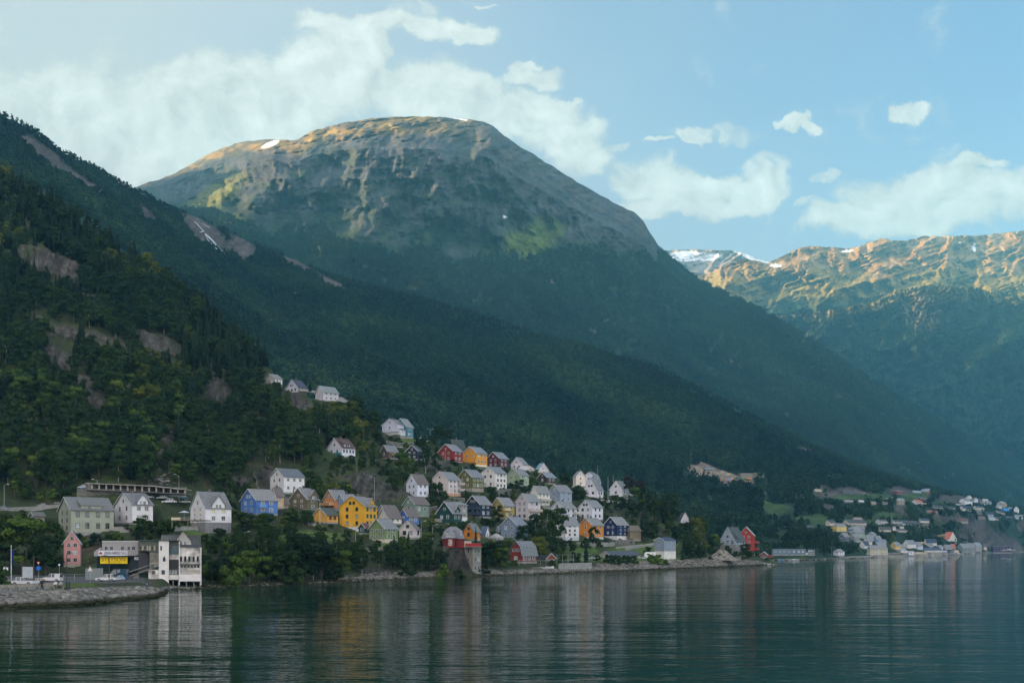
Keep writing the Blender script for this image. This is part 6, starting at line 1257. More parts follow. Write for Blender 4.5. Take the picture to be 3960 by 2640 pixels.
for i, (x, y, lab) in enumerate([(45,1265,'leftmost bench on the quay, cut by the left edge'),(150,1262,'second bench from the left, right of the flagpole'),(243,1258,'third bench from the left on the quay'),(335,1253,'fourth bench from the left below the parked cars'),(495,1248,'empty bench just left of the seated person'),(585,1245,'bench on which a person in white sits')]):
    p = W(zx(1,x), zy(1,y), A.dist(zx(1,x), zy(1,y))+.6)
    o = thing('park_bench', lab, 'bench', p, 0.85, 'benches on the quay'); q = MB()
    if bs is None:
        bs = (MB().box(-1,1,-.25,.25,.42,.48).mesh('seat', BW), MB().loft([[(-1,.2,.5),(1,.2,.5),(1,.26,.5),(-1,.26,.5)],[(-1,.36,1.0),(1,.36,1.0),(1,.42,1.0),(-1,.42,1.0)]]).mesh('backrest', BW), MB().box(-.09,.09,-.22,.3,-.3,.42).mesh('leg', CONC))
    link('seat', bs[0], o); link('backrest', bs[1], o); link('leg', bs[2], o, (-.75,0,0)); link('leg', bs[2], o, (.75,0,0))
# ------------------------------------------------------------------ people
def figure(label, loc, rz, pts, edges, cloth, skin=(0.45,0.28,0.2)):
    """skinned body in one surface; pts {name: (xyz, radius)}"""
    names = list(pts); me = D.meshes.new('person'); me.from_pydata([pts[n][0] for n in names], [(names.index(a), names.index(b_)) for a, b_ in edges], [])
    o = D.objects.new('person', me); COL.objects.link(o); o.location = loc; o.rotation_euler = (0, 0, rz)
    md = o.modifiers.new('skin', 'SKIN'); md.use_smooth_shade = True
    sk_ = me.skin_vertices[0].data if me.skin_vertices else None
    if sk_ is None:
        bm = bmesh.new(); bm.from_mesh(me); bm.verts.layers.skin.verify(); bm.to_mesh(me); bm.free(); sk_ = me.skin_vertices[0].data
    for i, n in enumerate(names): sk_[i].radius = (pts[n][1], pts[n][1]); sk_[i].use_root = (n == 'pelvis')
    sb = o.modifiers.new('smooth', 'SUBSURF'); sb.levels = 1; sb.render_levels = 1
    me.materials.append(mat('skin', skin, .6)); tag(o, label, 'person')
    for nm, ps, m in cloth:
        q = MB()
        for a, b_, ra, rb in ps: q.tube(pts[a][0] if isinstance(a, str) else a, pts[b_][0] if isinstance(b_, str) else b_, ra, 10, rb)
        q.obj(nm, m, o, smooth=True)
    return o
def body(**ov):
    P_ = {'pelvis': ((0,0,.95),.14), 'waist': ((0,0,1.1),.13), 'chest': ((0,0,1.32),.16), 'neck': ((0,0,1.48),.06), 'chin': ((0,-.02,1.56),.07), 'head': ((0,-.01,1.66),.1), 'crown': ((0,0,1.74),.07),
      'sl': ((-.19,0,1.42),.07), 'el': ((-.27,-.02,1.14),.05), 'wl': ((-.29,-.1,.9),.035), 'hl': ((-.29,-.13,.8),.04), 'sr': ((.19,0,1.42),.07), 'er': ((.27,-.02,1.14),.05), 'wr': ((.29,-.1,.9),.035), 'hr': ((.29,-.13,.8),.04),
      'pl': ((-.1,0,.9),.1), 'kl': ((-.11,-.03,.5),.065), 'al': ((-.12,.02,.09),.045), 'tl': ((-.12,-.16,.04),.04), 'pr': ((.1,0,.9),.1), 'kr': ((.11,-.03,.5),.065), 'ar': ((.12,.02,.09),.045), 'tr': ((.12,-.16,.04),.04)}
    for k, v_ in ov.items(): P_[k] = (v_, P_[k][1])
    return P_
ED = [('pelvis','waist'),('waist','chest'),('chest','neck'),('neck','chin'),('chin','head'),('head','crown'),('chest','sl'),('sl','el'),('el','wl'),('wl','hl'),('chest','sr'),('sr','er'),('er','wr'),('wr','hr'),('pelvis','pl'),('pl','kl'),('kl','al'),('al','tl'),('pelvis','pr'),('pr','kr'),('kr','ar'),('ar','tr')]
def dress(top, bot, hair=(0.03,0.02,0.015)):
    T_ = mat('cloth_%d_%d_%d' % tuple(int(c*99) for c in top), top, .9); B_ = mat('cloth_%d_%d_%d' % tuple(int(c*99) for c in bot), bot, .9); Hm = mat('hair', hair, .9); sh_ = mat('shoe', (0.03,0.03,0.03), .8)
    return [('jacket', [('pelvis','chest',.19,.21),('chest','neck',.21,.09),('sl','el',.09,.07),('el','wl',.07,.05),('sr','er',.09,.07),('er','wr',.07,.05)], T_), ('trousers', [('pelvis','kl',.15,.09),('kl','al',.09,.065),('pelvis','kr',.15,.09),('kr','ar',.09,.065)], B_), ('hair', [('head','crown',.115,.09)], Hm), ('shoes', [('al','tl',.06,.05),('ar','tr',.06,.05)], sh_)]
p = W(zx(1,1485), zy(1,1275), 183)
figure('person in dark clothes standing at the end of the rocks with both arms raised', p, 0, body(el=(-.48,-.08,1.5), wl=(-.62,-.15,1.66), hl=(-.68,-.16,1.74), er=(.48,-.08,1.5), wr=(.62,-.15,1.64), hr=(.7,-.16,1.7), kl=(-.15,-.02,.5), al=(-.2,.02,.09), tl=(-.22,-.14,.04)), ED, dress((0.04,0.07,0.13), (0.05,0.08,0.14)))
bp_ = W(zx(1,585), zy(1,1245), A.dist(zx(1,585), zy(1,1245))+.6)
def sit(dx): return body(pelvis=(dx,0,.56), waist=(dx,.02,.72), chest=(dx,-.06,.98), neck=(dx,-.1,1.14), chin=(dx,-.13,1.22), head=(dx,-.13,1.31), crown=(dx,-.12,1.39), sl=(dx-.18,-.05,1.06), el=(dx-.22,-.2,.8), wl=(dx-.1,-.42,.72), hl=(dx-.04,-.48,.7), sr=(dx+.18,-.05,1.06), er=(dx+.22,-.2,.8), wr=(dx+.1,-.42,.72), hr=(dx+.04,-.48,.7), pl=(dx-.1,-.02,.56), kl=(dx-.12,-.44,.56), al=(dx-.12,-.46,.1), tl=(dx-.12,-.62,.04), pr=(dx+.1,-.02,.56), kr=(dx+.12,-.44,.56), ar=(dx+.12,-.46,.1), tr=(dx+.12,-.62,.04))
figure('person in a white top sitting hunched on the right-hand bench', bp_+Vector((-.35,0,0)), .15, sit(0), ED, dress((0.5,0.5,0.5), (0.02,0.02,0.03)))
figure('person in a grey top sitting at the right end of the same bench', bp_+Vector((.5,0,0)), -.3, sit(0), ED, dress((0.3,0.3,0.29), (0.02,0.02,0.025)))
p = W(zx(1,425), zy(1,1250), A.dist(zx(1,425), zy(1,1250)))
figure('person in dark clothes standing behind the benches near the white van', p, .4, body(), ED, dress((0.03,0.03,0.05), (0.03,0.03,0.04)))

# ------------------------------------------------------------------ boats, jetty, shore odds and ends
def boat(label, z, xm, yb, Ln, col, rz=0, Y=None, T=None, cabin=True, name='motorboat', cat='boat', zoff=0, group='boats along the shore'):
    T = T or A; Y = Y or T.dist(zx(z, xm), zy(z, yb)); p = W(zx(z, xm), zy(z, yb), Y); p.z = max(p.z, 0.0)+zoff
    o = thing(name, label, cat, p, rz, group); hm = mat('hull_%d_%d_%d' % tuple(int(c*99) for c in col), col, .35, .5); q = MB(); rings = []
    for t_ in [i/8 for i in range(9)]:
        x = -Ln/2+Ln*t_; w_ = Ln*.19*(1-max(0, (t_-.45)/.55)**2.2)+.02; hb = Ln*.13*(1+.7*t_*t_); k = Ln*.02*t_*t_*2
        rings.append([(x,-w_,hb),(x,-w_*.75,hb*.35+k),(x,0,-Ln*.03+k*2.5),(x,w_*.75,hb*.35+k),(x,w_,hb)])
    q.loft(rings); q.obj('hull', hm, o, smooth=False)
    if cabin:
        h0 = Ln*.14; MB().loft([[(-Ln*.1,-Ln*.13,h0),(Ln*.22,-Ln*.1,h0+.05),(Ln*.22,Ln*.1,h0+.05),(-Ln*.1,Ln*.13,h0)],[(-Ln*.06,-Ln*.1,h0+Ln*.1),(Ln*.06,-Ln*.08,h0+Ln*.1),(Ln*.06,Ln*.08,h0+Ln*.1),(-Ln*.06,Ln*.1,h0+Ln*.1)]]).obj('windscreen', GLASS, o)
        MB().box(-Ln*.56,-Ln*.5,-.15,.15,.0,Ln*.16).obj('outboard_motor', DARKM, o)
    else: MB().box(-Ln*.1,Ln*.0,-Ln*.15,Ln*.15,Ln*.06,Ln*.075).obj('thwart', TIMBER, o)
    return o
Wb = (0.55,0.55,0.56)
boat('white motorboat lying on the slip beside the dark jetty', 4, 2038, 1188, 5.6, Wb, .1, zoff=.4, Y=343)
boat('small open boat left of the white motorboat on the jetty', 4, 1930, 1170, 3.6, (0.3,0.3,0.3), 0, Y=340, cabin=False, zoff=.2)
for lab, z, x, y, Ln, c, rz, cab in [('white dinghy nearest the peninsula tip in the boatyard row', 6, 1268, 1472, 4, Wb, .2, False), ('boat with a bright blue cover in the boatyard row', 6, 1308, 1470, 4.5, (0.03,0.22,0.6), .1, False), ('grey boat right of the blue-covered boat', 6, 1355, 1472, 4.2, (0.3,0.33,0.36), .1, True), ('dark open boat in the boatyard row', 6, 1395, 1470, 4, (0.06,0.08,0.1), 0, False), ('long white boat in the boatyard row', 6, 1445, 1470, 5.5, Wb, 0, True), ('white boat at the right end of the boatyard row', 6, 1498, 1468, 4.5, Wb, .1, False)]:
    boat(lab, z, x, y, Ln, c, rz, T=B, cabin=cab, Y=690)
for lab, x, y, Ln, c in [('white boat leftmost at the far quay', 350, 1502, 6, Wb), ('second white boat at the far quay', 470, 1498, 5, Wb), ('white boat under the lilac-roofed boathouse', 760, 1493, 5, Wb), ('long white boat in the middle of the far quay', 972, 1485, 9, Wb), ('short white boat right of the long white one', 1088, 1480, 5, Wb), ('white boat in front of the grey terrace houses', 1292, 1472, 6, Wb)]:
    Yq = 34668/(zy(9, y)-2116); boat(lab, 9, x, y, Ln*1.2, c, .1, T=B, Y=Yq*0.985, zoff=.1)
boat('white covered boat before the dark purple boat hall', 9, 1985, 1415, 14, Wb, 0, T=B, Y=1330, zoff=.4); boat('smaller white boat at the right end of the purple boat hall', 9, 2118, 1412, 8, Wb, 0, T=B, Y=1340, zoff=.6)
boat('golden wooden longboat with a raised prow lying on its cradle above the roofs', 9, 590, 1150, 26, (0.30,0.24,0.14), .15, T=B, cabin=False, name='wooden_boat')
j = thing('jetty', 'dark timber jetty on posts below the red gambrel villa', 'jetty', (X_(4,1815,338), 338, .6)); pbox('deck', j, 4, 1812,1955,1182,1190, 338, 4, mat('dark_timber', (0.05,0.045,0.04), .9))
for x in (1816, 1850, 1900, 1945): pbox('pile', j, 4, x, x+5, 1190, 1228, 338.3, .25, TIMBER)
j2 = thing('slipway', 'steel slipway running down to the water by the rust red boathouse', 'slipway', W(zx(6,1080), zy(6,1480), 520))
for s in (0, 1): q = MB().tube(W(zx(6,1020+s*25), zy(6,1440), 532), W(zx(6,1130+s*30), zy(6,1512), 514), .18, 5); o = q.obj('rail', STEEL); par_world(o, j2)
pbox('float', j2, 6, 1145,1198,1504,1512, 512, 2, mat('pale_float', (0.4,0.42,0.45)))
# gravel heap and rocks on the peninsula
gh = D.meshes.new('gravel_heap'); hv = []; hf = []; nn = 18
c0 = W(zx(6,600), zy(6,1445), 462)
for i in range(nn+1):
    for k in range(nn):
        a = k/nn*6.283; r_ = i/nn; hv.append((c0.x+math.cos(a)*r_*9*(1+.15*math.sin(3*a)), c0.y+math.sin(a)*r_*6, c0.z-.5+5.2*(1-r_)**1.15*(1+.12*math.sin(5*a+r_*6))))
for i in range(nn):
    for k in range(nn): hf.append((i*nn+k, i*nn+(k+1) % nn, (i+1)*nn+(k+1) % nn, (i+1)*nn+k))
gh.from_pydata(hv, [], hf); gh.materials.append(mat('gravel', (0.17,0.155,0.135), .95, .1, var=.4, scale=.8, bump=1)); o = D.objects.new('gravel_heap', gh); COL.objects.link(o); tag(o, 'grey-brown gravel heap on the peninsula left of the house on legs', 'gravel heap')
# quarry containers and machines
for lab, x0, x1, y0, y1, c in [('blue and white site container on the quarry', 672,706,458,490, (0.1,0.25,0.5)), ('orange site container on the quarry', 708,742,456,486, (0.5,0.22,0.04)), ('small orange excavator left of the containers', 640,664,474,492, (0.45,0.16,0.02)), ('green machine below the quarry portal', 850,878,456,478, (0.05,0.25,0.06)), ('long orange machine before the quarry portal', 900,962,460,476, (0.5,0.2,0.02))]:
    Yq = B.dist(zx(6,x0), zy(6,y1)); o = thing('site_container' if 'container' in lab else 'quarry_machine', lab, 'container' if 'container' in lab else 'machine', W(zx(6,(x0+x1)/2), zy(6,y1), Yq)); m_ = mat('paint_q%d%d' % (x0, y0), c, .6)
    pbox('body', o, 6, x0, x1, y0, y1, Yq-4, 5, m_); pbox('cab_window', o, 6, x0+3, x0+(x1-x0)*.4, y0+4, y0+(y1-y0)*.5, Yq-4.1, .08, GLASSB); pbox('top_rail', o, 6, x0, x1, y0-2, y0, Yq-4.1, 5.2, STEEL)
# ------------------------------------------------------------------ waterfall
wfm = mat('white_water', (0.42,0.46,0.50), .6, var=.25, scale=.05)
def fall(name, lab, pts, T, m):
    q = MB(); 
    for i in range(len(pts)-1):
        (x0, y0, w0), (x1, y1, w1) = pts[i], pts[i+1]; a, b_, c, d = [W(x, y, T.dist(x, y)-14) for x, y in ((x0-w0*.6, y0), (x0+w0*.6, y0), (x1+w1*.6, y1), (x1-w1*.6, y1))]
        nrm = Vector((0, 1, -.6))*1.2
        q.loft([[a, b_, b_+nrm, a+nrm], [d, c, c+nrm, d+nrm]])
    o = q.obj(name, m); o['kind'] = 'structure'; return o
fall('waterfall', '', [(752,856,1.5),(765,868,3),(775,880,2.5),(788,893,3),(772,897,1)], B, wfm); fall('waterfall', '', [(766,860,1),(790,868,2),(812,880,1.5)], B, wfm)
fall('waterfall', '', [(793,903,3),(806,915,6),(822,930,5),(838,950,4.5),(856,968,5),(868,978,4),(879,991,2.5)], B, wfm); fall('waterfall', '', [(793,905,1.5),(803,925,2),(820,945,2),(838,962,2.5),(850,972,2)], B, wfm)
fall('waterfall', '', [(zx(6,735),zy(6,800),1),(zx(6,745),zy(6,828),2),(zx(6,765),zy(6,866),3)], B, wfm)
# ------------------------------------------------------------------ birds
def bird(label, px_, row_, span_px, Y, rz=0, bank=.3):
    s = span_px*Y/F/1.3; o = thing('seagull', label, 'bird', W(px_, row_, Y), rz); o.scale = (s, s, s); WG = mat('gull_white', (0.6,0.6,0.58), .7); GG = mat('gull_grey', (0.3,0.3,0.32), .7)
    q = MB(); rings = []
    for y, r in ((-.28,.015),(-.22,.04),(-.1,.07),(.08,.065),(.2,.035),(.3,.02)): rings.append([(math.cos(a)*r, y, math.sin(a)*r) for a in [i*1.047 for i in range(6)]])
    q.loft(rings).obj('body', WG, o, smooth=True)
    for s_ in (-1, 1): MB().loft([[(s_*.04,-.1,.03),(s_*.04,.1,.03),(s_*.04,.1,.05)],[(s_*.3,-.13,.03+bank*.35),(s_*.3,.05,.03+bank*.35),(s_*.3,.05,.045+bank*.35)],[(s_*.65,.06,.0+bank*.3),(s_*.65,.1,.0+bank*.3),(s_*.65,.1,.01+bank*.3)]]).obj('wing', GG, o)
    return o
bird('pale gull gliding in front of the dark slope below the waterfall', 1143, 1133, 27, 175, .3); bird('gull flying before the bare rock slope of the far village', zx(9,1310), zy(9,1110), 18, 260, 0); bird('small gull above the white-lilac house', zx(10,545), zy(10,1333), 9, 330, .2, .1)
# ------------------------------------------------------------------ riprap boulders
def stone_mesh(name, rg, m):
    bm = bmesh.new(); bmesh.ops.create_icosphere(bm, subdivisions=2, radius=.5)
    k = [Vector((rg.uniform(-1,1), rg.uniform(-1,1), rg.uniform(-1,1))).normalized() for _ in range(7)]
    for v_ in bm.verts:
        for n in k:
            d = v_.co.dot(n)-.33
            if d > 0: v_.co -= n*d*.85
        v_.co.z *= .75
    me = D.meshes.new(name); bm.to_mesh(me); bm.free(); me.materials.append(m); return me
SM = mat('boulder_stone', (0.145,0.135,0.122), .9, .15, var=.4, scale=1.5, bump=.5)
t = SM.node_tree; oi = t.nodes.new('ShaderNodeObjectInfo'); mx = [n for n in t.nodes if n.type == 'MIX'][0]
m2 = t.nodes.new('ShaderNodeMapRange'); m2.inputs['To Min'].default_value = .55; m2.inputs['To Max'].default_value = 1.35; t.links.new(oi.outputs['Random'], m2.inputs['Value'])
m3 = t.nodes.new('ShaderNodeMix'); m3.data_type = 'RGBA'; m3.blend_type = 'MULTIPLY'; m3.inputs['Factor'].default_value = 1; b_ = t.nodes['Principled BSDF']
# stones near the waterline are dark with weed and wetness (a real tide mark at a fixed height)
g = t.nodes.new('ShaderNodeNewGeometry'); sp = t.nodes.new('ShaderNodeSeparateXYZ'); t.links.new(g.outputs['Position'], sp.inputs[0]); m4 = t.nodes.new('ShaderNodeMapRange'); m4.interpolation_type = 'SMOOTHSTEP'; m4.inputs['From Min'].default_value = .45; m4.inputs['From Max'].default_value = .95; t.links.new(sp.outputs[2], m4.inputs['Value'])
t.links.new(mx.outputs['Result'], m3.inputs['A']); t.links.new(m2.outputs[0], m3.inputs['B']); m5 = t.nodes.new('ShaderNodeMix'); m5.data_type = 'RGBA'; m5.inputs['A'].default_value = (0.025,0.026,0.012,1); t.links.new(m4.outputs[0], m5.inputs['Factor']); t.links.new(m3.outputs['Result'], m5.inputs['B']); t.links.new(m5.outputs['Result'], b_.inputs['Base Color'])
STONES = [('s%02d' % i, stone_mesh('boulder', random.Random(100+i), SM)) for i in range(6)]
# ------------------------------------------------------------------ vegetation
def leafmat(name, c1, c2, c3, rough=0.85):
    m = D.materials.new(name); m.use_nodes = True; t = m.node_tree; b = t.nodes['Principled BSDF']
    b.inputs['Roughness'].default_value = rough; b.inputs['Specular IOR Level'].default_value = 0.12
    oi = t.nodes.new('ShaderNodeObjectInfo'); g = t.nodes.new('ShaderNodeNewGeometry')
    cr = t.nodes.new('ShaderNodeValToRGB'); e = cr.color_ramp.elements
    e[0].position = 0.15; e[0].color = (*c1, 1); e[1].position = 0.8; e[1].color = (*c2, 1)
    n3 = e.new(0.97); n3.color = (*c3, 1)
    nz = t.nodes.new('ShaderNodeTexNoise'); nz.inputs['Scale'].default_value = 0.006 if name.startswith('far') else 0.018; nz.inputs['Detail'].default_value = 6
    t.links.new(oi.outputs['Location'], nz.inputs['Vector'])
    a = t.nodes.new('ShaderNodeMath'); a.operation = 'MULTIPLY_ADD'; a.inputs[1].default_value = 0.55
    t.links.new(oi.outputs['Random'], a.inputs[0])
    s = t.nodes.new('ShaderNodeMath'); s.operation = 'MULTIPLY_ADD'; s.inputs[1].default_value = 1.7; s.inputs[2].default_value = -0.62
    t.links.new(nz.outputs['Fac'], s.inputs[0]); t.links.new(s.outputs[0], a.inputs[2])
    t.links.new(a.outputs[0], cr.inputs['Fac'])
    n2 = t.nodes.new('ShaderNodeTexNoise'); n2.inputs['Scale'].default_value = 0.9; n2.inputs['Detail'].default_value = 3
    t.links.new(g.outputs['Position'], n2.inputs['Vector'])
    mr = t.nodes.new('ShaderNodeMapRange'); mr.inputs['From Min'].default_value = 0.3; mr.inputs['From Max'].default_value = 0.7; mr.inputs['To Min'].default_value = 0.55; mr.inputs['To Max'].default_value = 1.5
    t.links.new(n2.outputs['Fac'], mr.inputs['Value'])
    mx = t.nodes.new('ShaderNodeMix'); mx.data_type = 'RGBA'; mx.blend_type = 'MULTIPLY'; mx.inputs['Factor'].default_value = 1
    t.links.new(cr.outputs['Color'], mx.inputs['A']); t.links.new(mr.outputs[0], mx.inputs['B']); t.links.new(mx.outputs['Result'], b.inputs['Base Color'])
    return m
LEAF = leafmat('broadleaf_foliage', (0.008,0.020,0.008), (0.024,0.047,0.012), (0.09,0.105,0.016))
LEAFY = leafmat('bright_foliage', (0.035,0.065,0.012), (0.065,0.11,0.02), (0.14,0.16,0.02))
LEAFF = leafmat('far_foliage', (0.002,0.010,0.009), (0.022,0.055,0.026), (0.05,0.085,0.03))
NEED = leafmat('spruce_needles', (0.009,0.018,0.011), (0.018,0.034,0.016), (0.03,0.05,0.02))
COPP = leafmat('copper_foliage', (0.02,0.008,0.012), (0.03,0.012,0.015), (0.035,0.015,0.02))
BARK = mat('bark', (0.09, 0.075, 0.06), 0.9, 0.1, var=0.3); BIRCH = mat('birch_bark', (0.32, 0.30, 0.28), 0.8, 0.1, var=0.35, scale=5)

def np_mesh(name, v, f, mats, mi=None):
    me = D.meshes.new(name); me.from_pydata([tuple(p) for p in v], [], f)
    for m in mats: me.materials.append(m)
    if mi is not None: me.polygons.foreach_set('material_index', mi)
    me.update(); return me
def trunk_geo(rg, h, r, top, limbs=5, crown_w=2.5):
    b = MB(); p = Vector((0, 0, -1.2)); n = 4
    for i in range(n):
        q = Vector((rg.uniform(-.12, .12)*h*.12*(i+1), rg.uniform(-.12, .12)*h*.12*(i+1), -1.2+(top+1.2)*(i+1)/n))
        b.tube(p, q, r*(1-i/n*0.75), 6, r*(1-(i+1)/n*0.75)); p = q
    for i in range(limbs):
        z = rg.uniform(0.3, 0.8)*h; a = rg.uniform(0, 6.28); l = crown_w*rg.uniform(.5, .85)
        b.tube((0, 0, z), (math.cos(a)*l, math.sin(a)*l, z+l*.7), r*.4, 4, r*.12)
    return b
def crown_geo(rg, h, w, z0, lobes, leaves, ls, core=True, droop=0):
    """uneven broadleaf crown: lobes of leaf-clump faces round loose cores"""
    V_, F_ = [], []; LB = []
    for i in range(lobes):
        t = (i+0.5)/lobes; z = z0+(h-z0)*(0.12+0.80*rg.random()**0.9)
        zz = (z-z0)/(h-z0); env = w*math.sqrt(max(0.05, 1-(2*zz-0.85)**2/1.5))
        a = i*2.4+rg.uniform(-.5, .5); rr = env*rg.uniform(0.25, 0.78)
        s = w*rg.uniform(0.26, 0.46)*(1-0.25*zz)
        LB.append((Vector((math.cos(a)*rr, math.sin(a)*rr, z)), s, s*rg.uniform(.7, 1.05)))
    if core:
        for c, s, sz in LB:
            n = len(V_); ico = [(0,0,1),(.89,0,.45),(.28,.85,.45),(-.72,.53,.45),(-.72,-.53,.45),(.28,-.85,.45),(.72,.53,-.45),(-.28,.85,-.45),(-.89,0,-.45),(-.28,-.85,-.45),(.72,-.53,-.45),(0,0,-1)]
            for q in ico: k = rg.uniform(.55, .85); V_.append((c.x+q[0]*s*k, c.y+q[1]*s*k, c.z+q[2]*sz*k))
            F_ += [tuple(n+i for i in q) for q in ((0,1,2),(0,2,3),(0,3,4),(0,4,5),(0,5,1),(1,6,2),(2,7,3),(3,8,4),(4,9,5),(5,10,1),(2,6,7),(3,7,8),(4,8,9),(5,9,10),(1,10,6),(11,7,6),(11,8,7),(11,9,8),(11,10,9),(11,6,10))]
    for i in range(leaves):
        c, s, sz = LB[rg.randrange(len(LB))]
        u = rg.uniform(-0.6, 1); a = rg.uniform(0, 6.28); q = math.sqrt(max(0, 1-u*u)); k = rg.uniform(.72, 1.12)
        p = c+Vector((q*math.cos(a)*s*k, q*math.sin(a)*s*k, u*sz*k-droop*rg.random()*s))
        nrm = Vector((q*math.cos(a)+rg.uniform(-.7, .7), q*math.sin(a)+rg.uniform(-.7, .7), u+rg.uniform(-.5, .8))).normalized()
        e = nrm.orthogonal().normalized(); e.rotate(Matrix.Rotation(rg.uniform(0, 6.28), 3, nrm)); f = nrm.cross(e)
        l = ls*rg.uniform(.6, 1.35); n = len(V_)
        V_ += [tuple(p+e*l), tuple(p+f*l*.6), tuple(p-e*l*.9), tuple(p-f*l*.65)]; F_.append((n, n+1, n+2, n+3))
    return V_, F_
def spruce_geo(rg, h, w, tiers, per):
    V_, F_ = [], []
    for i in range(tiers):
        t = i/(tiers-1); z = h*(0.08+0.90*t); r = w*(1-t)**0.85*rg.uniform(.8, 1.15)+0.06
        for j in range(max(4, int(per*(1-0.6*t)))):
            a = rg.uniform(0, 6.28); rr = r*rg.uniform(.65, 1.1); dz = h/tiers*1.4; wd = rr*0.32+.08
            c, s = math.cos(a), math.sin(a); n = len(V_)
            V_ += [(0.03*c, 0.03*s, z+dz*.5), (rr*.6*c-s*wd, rr*.6*s+c*wd, z-dz*.15), (rr*c, rr*s, z-dz*.55), (rr*.6*c+s*wd, rr*.6*s-c*wd, z-dz*.2)]
            F_.append((n, n+1, n+2, n+3))
            n = len(V_); V_ += [(0.03*c, 0.03*s, z+dz*.3), (rr*.9*c, rr*.9*s, z-dz*.4), (rr*.5*c, rr*.5*s, z-dz*1.1)]; F_.append((n, n+1, n+2))
    return V_, F_
def bush_geo(rg, w, h, lobes, leaves, ls): return crown_geo(rg, h, w, -0.3, lobes, leaves, ls)

# kinds of tree: unit about 10 m tall; crown and trunk meshes shared by the copies
KINDS = {}
def kind(name, crown, trunk, leaf, bark):
    cm_ = np_mesh(name+'_crown', crown[0], crown[1], [leaf]); tm = trunk.mesh(name+'_trunk', bark) if trunk else None
    KINDS[name] = (cm_, tm)
for i in range(3):
    rg = random.Random(20+i); kind('broadleaf%d' % i, crown_geo(rg, 10, 3.6+0.3*i, 1.6, 17, 2000, .27), trunk_geo(rg, 10, .2, 7.5, 5, 2.8), LEAF, BARK)
for i in range(2):
    rg = random.Random(40+i); kind('birch%d' % i, crown_geo(rg, 10, 2.5, 2.2, 16, 1600, .24, droop=.9), trunk_geo(rg, 10, .13, 9, 5, 1.8), LEAF, BIRCH)
rg = random.Random(50); kind('bright', crown_geo(rg, 10, 3.8, 1.2, 17, 2200, .25), trunk_geo(rg, 10, .2, 7, 5, 2.8), LEAFY, BARK)
rg = random.Random(51); kind('copper', crown_geo(rg, 10, 3.8, 1.2, 15, 1200, .34), trunk_geo(rg, 10, .2, 7, 5, 2.8), COPP, BARK)
for i in range(2):
    rg = random.Random(60+i); kind('spruce%d' % i, spruce_geo(rg, 10, 2.1-.3*i, 22, 24), MB().tube((0,0,-1), (0,0,8.5), .18, 6, .04), NEED, BARK)
rg = random.Random(66); kind('cypress', spruce_geo(rg, 10, 1.25, 26, 26), MB().tube((0,0,-1), (0,0,8), .15, 6, .04), NEED, BARK)
for i in range(2):
    rg = random.Random(70+i); kind('bush%d' % i, bush_geo(rg, 6, 8, 13, 1100, .5), None, LEAF if i == 0 else LEAFY, BARK)

def proto_collection(cname, specs):
    c = D.collections.new(cname)
    for nm, me in specs:
        o = D.objects.new(nm, me); c.objects.link(o)
    return c
def joined(name, k):
    cm_, tm = KINDS[k]; V_ = [v.co.copy() for v in cm_.vertices]; F_ = [tuple(p.vertices) for p in cm_.polygons]; mi = [0]*len(F_)
    if tm:
        n = len(V_); V_ += [v.co.copy() for v in tm.vertices]; F_ += [tuple(n+i for i in p.vertices) for p in tm.polygons]; mi += [1]*len(tm.polygons)
    return np_mesh(name, V_, F_, [cm_.materials[0]]+([tm.materials[0]] if tm else []), mi)
near_protos = proto_collection('tree_kinds_near', [('k%02d' % i, joined('forest_'+k, k)) for i, k in enumerate(['broadleaf0','broadleaf1','broadleaf2','birch0','birch1','bright','spruce0','spruce1','bush0','bush1'])])
far = []
for i in range(3):
    rg = random.Random(80+i); v, f = crown_geo(rg, 10, 4.2, 0.5, 8, 130, .85); far.append(('f%02d' % i, np_mesh('far_broadleaf', v, f, [LEAFF])))
rg = random.Random(90); v, f = spruce_geo(rg, 12, 2.4, 10, 11); far.append(('f03', np_mesh('far_spruce', v, f, [NEED])))
far_protos = proto_collection('tree_kinds_far', far)

